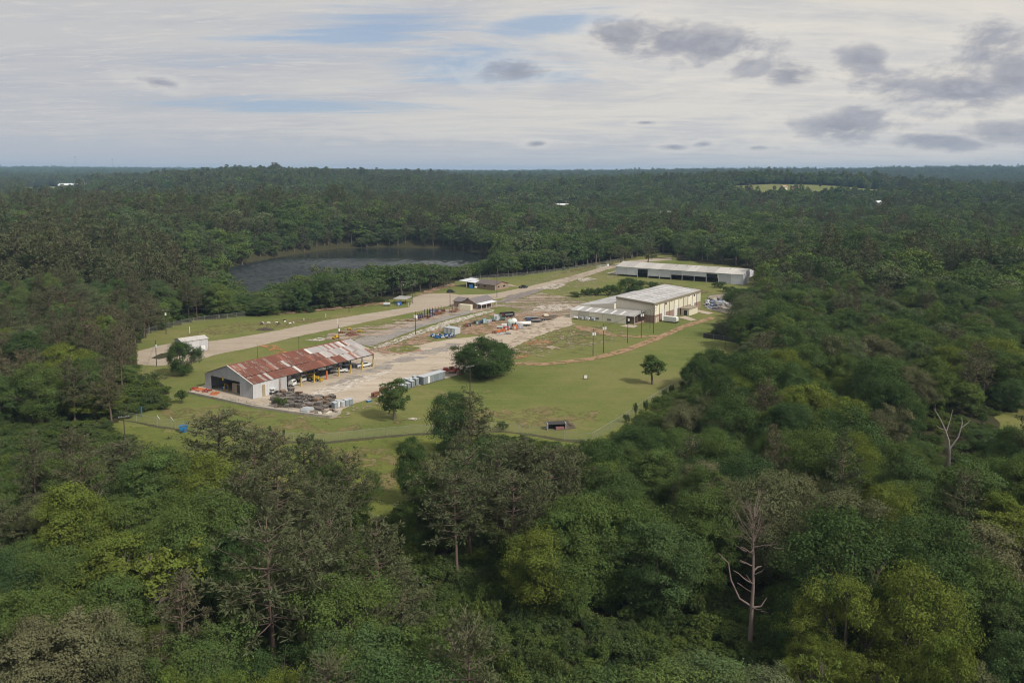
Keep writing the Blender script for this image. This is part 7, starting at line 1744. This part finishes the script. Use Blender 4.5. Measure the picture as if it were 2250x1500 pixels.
for q in ((578, 712, 2.6, GOATW, 'white goat grazing, the leftmost white one beyond the road'), (574, 714, 0.4, GOATB, 'black goat at the left end of the herd'), (589, 712, 0.3, GOATW, 'white goat second from the left in the herd'), (608, 711, 2.9, GOATW, 'white goat third from the left in the herd'), (611, 714, 0.5, GOATB, 'dark goat close beside the third white goat'), (626, 709, 1.2, GOATW, 'white goat in the middle of the herd, nearest the trees'), (625, 706, 0.2, GOATB, 'black goat behind the middle white goat'), (637, 713, 1.0, GOATW, 'white goat nearest the road in the herd'), (645, 711, 2.2, GOATW, 'white goat second from the right in the herd'), (667, 704, 2.2, GOATW, 'white goat standing apart at the right end of the herd')): goat(*q[:4], q[4], 1.15)

# ------------------------------------------------------------------ poles, wires and fences
TOPS = {}
def pole(key, px, py, top, label, arms=0, cans=0, lean=0.0, white=False, r=0.15, arm_rz=0.5, mat=None):
    b_ = G(px, py); d = ray(px, top); H = max(3.0, EYE + d[2] * b_.y / d[1])
    e = empty('utility_pole', b_, arm_rz, label, 'utility pole')
    MB().cyl((0, 0, -0.3), (0, 0, H), r, r * 0.65, 7).part('pole', mat or TAR, e)
    for i in range(arms):
        z = H - 0.35 - i * 1.0
        a = MB().box(-1.25, 1.25, -0.07 - r, 0.05 - r, z - 0.07, z + 0.07).part('crossarm', WOODG, e)
        for x in (-1.1, -0.5, 0.5, 1.1): MB().cyl((x, -r, z + 0.07), (x, -r, z + 0.26), 0.05, n=5).part('insulator', GREYL, a)
    for i in range(cans):
        y_, x_ = -0.42, (i - (cans - 1) / 2) * 0.9
        c = MB().cyl((x_, y_, H - 2.3), (x_, y_, H - 1.3), 0.33, n=9).part('transformer', GREYL if not white else WHITE, e); MB().cyl((x_, y_, H - 1.3), (x_, y_, H - 1.12), 0.1, n=5).part('bushing', DARKI, c)
    TOPS[key] = (b_, H); return e
pole('a', 1303, 781, 722, 'dark pole with white transformer cans, leftmost in the mown field', 0, 2, white=True); pole('b', 1326, 775, 710, 'weathered pole with a pair of white cans, second in the field row', 0, 2, white=True)
pole('c', 1379, 753, 692, 'pole with one white can before the lean-to, third in the field row', 0, 1, white=True); pole('d', 1409, 741, 682, 'pole with a crossarm and two white cans before the porch', 1, 2, white=True)
pole('e', 1428, 722, 680, 'thin pole at the warehouse brick corner', 0, 0, r=0.1); pole('f', 1436, 732, 675, 'dark pole with two crossarms at the near warehouse corner', 2, 0)
pole('g', 913, 735, 684, 'black pole without crossarms in the middle of the yard', r=0.17); pole('h', 989, 673, 628, 'tall pole between the racks and the brick house'); pole('i', 1092, 653, 610, 'tall pole right of the brick office by the road')
pole('j', 886, 652, 618, 'pole with a can behind the open carport', 1, 1); pole('k', 907, 667, 624, 'pole with a crossarm beside the open carport', 1); pole('l', 767, 686, 650, 'brown pole standing on the lakeside grass', r=0.13)
pole('m', 365, 734, 680, 'pole with crossarm and white can behind the small grey shed', 1, 1, white=True); pole('n', 344, 804, 748, 'dark pole beside the turning loop', 0, 1); pole('o', 1033, 882, 802, 'pole with a wide crossarm rising behind the tall trees in the field', 1)
pole('p', 275, 985, 912, 'pole with a broad grey crossarm in the scrub at left', 1); pole('q', 566, 790, 755, 'thin grey pole behind the ridge of the rusty shed, on the left', r=0.08); pole('r', 657, 772, 738, 'thin grey pole behind the shed ridge, in the middle', r=0.08)
pole('s', 745, 756, 714, 'pole with a white box behind the far end of the rusty roof', 0, 1, white=True); pole('t', 1593, 768, 722, 'short dark pole at the right edge of the mown field', r=0.12); pole('u', 1055, 616, 600, 'pale mast behind the brick house', 0, 0, r=0.1, mat=GALVP)
pole('v', 1334, 588, 570, 'pale lamp mast by the far gate', r=0.1, mat=GALVP); pole('w', 831, 775, 752, 'thin post with a small sign at the far corner of the shed', r=0.07)
def wire(a, b_, n=2, sag=1.2, cat='power line'):
    (pa, ha), (pb, hb) = TOPS[a], TOPS[b_]
    L = (pb - pa).length
    o = None; mb = MB()
    for k in range(n):
        off = (k - (n - 1) / 2) * 0.9
        mb.wire((0, off, ha - 0.15), (pb.x - pa.x, pb.y - pa.y + off, hb - 0.15), sag, 0.02)
    o = mb.part('power_line', DARKI, None, None, (pa.x, pa.y, 0)); return o
for a, b_, lab in (('f', 'd', 'wires between the two crossarm poles at the warehouse'), ('d', 'c', 'wires from the porch pole to the third field pole'), ('c', 'b', 'wires between the third and second field poles'), ('b', 'a', 'wires between the two left field poles'), ('o', 'f', 'long wires from the field pole over the oak to the warehouse'), ('m', 'l', 'wires along the lakeside trees'), ('l', 'k', 'wires from the lakeside pole to the carport pole'), ('k', 'h', 'wires from the carport pole towards the office'), ('h', 'i', 'wires passing over the office roof'), ('p', 'n', 'wires from the scrub pole to the turning loop')):
    tag(wire(a, b_, 3 if a in 'fo' else 2), lab, 'power line')
def fence(pxs, h, label, step=5.5, barb=False, mesh=CHAIN, z=0.0):
    P0 = [G(*q) for q in pxs]; o0 = P0[0]; e = empty('chain_link_fence', (o0.x, o0.y, 0), 0, label, 'fence')
    V, F = [], []; n = 0
    for a, b_ in zip(P0[:-1], P0[1:]):
        L = (b_ - a).length; k = max(1, round(L / step))
        for i in range(k):
            q = a.lerp(b_, i / k) - o0
            p_ = MB().cyl((q.x, q.y, 0), (q.x, q.y, h + (0.45 if (n % 5 == 0 and barb) else 0.1)), 0.045, n=5).part('post', GALVP, e); n += 1
        q0, q1 = a - o0, b_ - o0; o_ = len(V)
        V += [(q0.x, q0.y, 0.02), (q1.x, q1.y, 0.02), (q1.x, q1.y, h), (q0.x, q0.y, h)]; F.append((o_, o_ + 1, o_ + 2, o_ + 3))
    MB().add(V, F).part('wire_mesh', mesh, e)
    t = MB()
    for a, b_ in zip(P0[:-1], P0[1:]): t.cyl(tuple(a - o0 + Vector((0, 0, h))), tuple(b_ - o0 + Vector((0, 0, h))), 0.03, n=4)
    t.part('top_rail', GALVP, e)
    return e
fence([(228, 915), (300, 926), (345, 936), (385, 941), (480, 952), (600, 967), (690, 973), (800, 962), (900, 953), (1000, 948), (1100, 946), (1180, 955), (1240, 966), (1300, 970)], 2.1, 'chain-link fence along the front edge of the mown field', barb=True)
fence([(1300, 970), (1362, 933), (1400, 906), (1450, 873), (1510, 839)], 2.1, 'chain-link fence running up the right side of the mown field', barb=True)
fence([(306, 740), (345, 727), (400, 714), (450, 705), (500, 700), (540, 695)], 2.2, 'chain-link fence below the lakeside trees near the small grey shed')
fence([(1020, 618), (1090, 611), (1160, 606), (1230, 597), (1300, 586), (1370, 573)], 2.2, 'chain-link fence along the trees behind the brick house')
fence([(1545, 742), (1590, 748), (1628, 755)], 1.9, 'dark screened fence at the right corner of the mown field', mesh=plain('dark_screen', (0.045, 0.045, 0.042), 0.9))
for i, (px, py) in enumerate(((346, 936), (376, 940))):
    e = empty('gate_brace', G(px, py), 0, ['white angled barbed-wire arm on the fence, left of two', 'white angled barbed-wire arm on the fence, right of two'][i], 'fence arm'); MB().cyl((0, 0, 0), (0, 0, 2.9), 0.05, n=6).part('post', GALVP, e); MB().cyl((0, 0, 2.9), (0.8, -0.2, 1.9), 0.045, n=5).part('brace', WHITE, e)
e = empty('blue_post', G(311, 915), 0, 'bright blue post at the end of the bushes by the fence', 'post'); MB().cyl((0, 0, 0), (0, 0, 2.6), 0.14, n=6).part('shaft', MATS['bright_blue'], e); MB().cyl((0, 0, 2.6), (0, 0, 2.7), 0.17, n=6).part('cap', BLUE, e)
# far gate
e = empty('entrance_gate', G(1322, 588), math.radians(30), 'pale barred entrance gate across the concrete road', 'gate')
for x in np.linspace(-4, 4, 9): MB().box(x - 0.06, x + 0.06, -0.05, 0.05, 0, 1.8).part('bar', WHITE, e)
MB().box(-4, 4, -0.05, 0.05, 1.7, 1.82).box(-4, 4, -0.05, 0.05, 0.2, 0.32).part('rail', WHITE, e); MB().box(4.4, 6.2, -0.1, 0, 0.9, 2.2).part('sign_board', WHITE, e)
# scrap metal behind the warehouse
sr = random.Random(5); SCR = [plain('scrap_white', (0.66, 0.67, 0.70), 0.35, wear=0.2), plain('scrap_blue', (0.20, 0.27, 0.42), 0.4), plain('scrap_grey', (0.33, 0.35, 0.38), 0.4), plain('scrap_dark', (0.10, 0.11, 0.13), 0.5)]
smesh = []
for k in range(8): smesh.append(MB().slab((-1.2, -0.4, 0), (1.2, -0.5, 0.1), (1.3, 0.5, 0.35), (-1.0, 0.45, 0.2), 0.06).slab((-1.0, -0.5, 0.2), (0.8, -0.6, 0.7), (0.9, 0.0, 0.8), (-0.9, 0.1, 0.3), 0.05).mesh('scrap', SCR[k % 4]))
for i in range(120):
    t = sr.random(); px = 1553 + 64 * sr.random(); lo = 650 + (1617 - px) * 0.18; hi = 684 - (1617 - px) * 0.10; py = lo + (hi - lo) * t
    o = link('sheet_scrap', smesh[sr.randrange(8)], None, G(px, py) + Vector((0, 0, sr.uniform(0, 1.6) * math.sin(PI * t))), (sr.uniform(-0.7, 0.7), sr.uniform(-0.5, 0.5), sr.uniform(0, 6.28)))
    tag(o, 'crumpled white, blue or grey metal sheet in the scrap heap behind the warehouse', 'scrap sheet', 'scrap sheets behind the warehouse')

# ------------------------------------------------------------------ far buildings and masts
def far_house(px, d, L, Wd, h, wall, roof, label, rz=0.2, py=None, cat='building'):
    x, y = at(px, d); z = float(ground_z(np.array([[x, y]]))[0])
    if py is not None: dr = ray(px, py); z = EYE + dr[2] * y / dr[1]
    e = empty('far_building', (x, y, z), rz, label, cat)
    MB().box(-L / 2, L / 2, -Wd / 2, Wd / 2, -6, h).part('wall', wall, e); MB().prism([(-Wd / 2 - 0.6, h), (Wd / 2 + 0.6, h), (0, h + Wd * 0.22)], -L / 2 - 0.5, L / 2 + 0.5).part('roof', roof, e)
    for x_ in np.linspace(-L * 0.3, L * 0.3, 3): MB().box(x_ - 0.8, x_ + 0.8, -Wd / 2 - 0.06, -Wd / 2 - 0.01, h * 0.3, h * 0.75).part('window', GLASS, e)
WROOF = plain('white_roof', (0.72, 0.74, 0.76), 0.4, wear=0.05); PINKR = plain('salmon_roof', (0.50, 0.25, 0.20), 0.7)
far_house(165, 2380, 75, 24, 6, WHITE, WROOF, 'long white-roofed building in the clearing far off at left', 0.1); far_house(352, 1800, 16, 10, 5, WHITE, WROOF, 'small white farm building beside a clearing, far left', 0.3)
far_house(1216, 1330, 12, 9, 5, WHITE, WROOF, 'white house among the far trees, left of the long white roof', 0.4, 458); far_house(1242, 1330, 26, 10, 5, WHITE, WROOF, 'white shed roof among the trees beyond the yard', 0.2, 457); far_house(1462, 1020, 12, 7, 4, WHITE, WROOF, 'white roof glimpsed between trees above the long barn', 0.1, 474)
far_house(1720, 1610, 10, 9, 4, CREAMW, PINKR, 'house with a salmon-pink hipped roof on the far green hill', 0.5, 414); far_house(1744, 1640, 14, 8, 3, WOODB, SHING, 'brown-roofed house beside the pink-roofed one on the hill', 0.2, 413); far_house(1928, 1280, 20, 12, 5, TAN, WROOF, 'grey-white gabled house among the trees at far right', 0.6, 452); far_house(880, 1460, 10, 8, 6, plain('pinkish', (0.45, 0.33, 0.28), 0.8), SHING, 'pinkish hut above the trees beyond the lake', 0.1, 447)
far_house(300, 640, 14, 9, 3, WOODB, SHING, 'low brown-roofed shelter half hidden in trees by the lake', 0.5, 588)
far_house(20, 7600, 260, 40, 10, WHITE, WROOF, 'pale far-off roofs near the horizon at the left edge', 0.0, 375)
for px, py0, py1, lab in ((171, 371, 343, 'left radio mast on the horizon'), (252, 371, 348, 'right radio mast on the horizon, the shorter of two')):
    x, y = at(px, 6800); dr = ray(px, py1); zt = EYE + dr[2] * y / dr[1]; zb = float(ground_z(np.array([[x, y]]))[0])
    e = empty('radio_mast', (x, y, zb), 0, lab, 'radio mast')
    MB().cyl((0, 0, -5), (0, 0, zt - zb), 1.1, 0.9, 5).part('mast', STEEL, e); MB().box(-3.0, 3.0, -1.2, 1.2, zt - zb - 9, zt - zb - 3).part('antenna', STEEL, e)
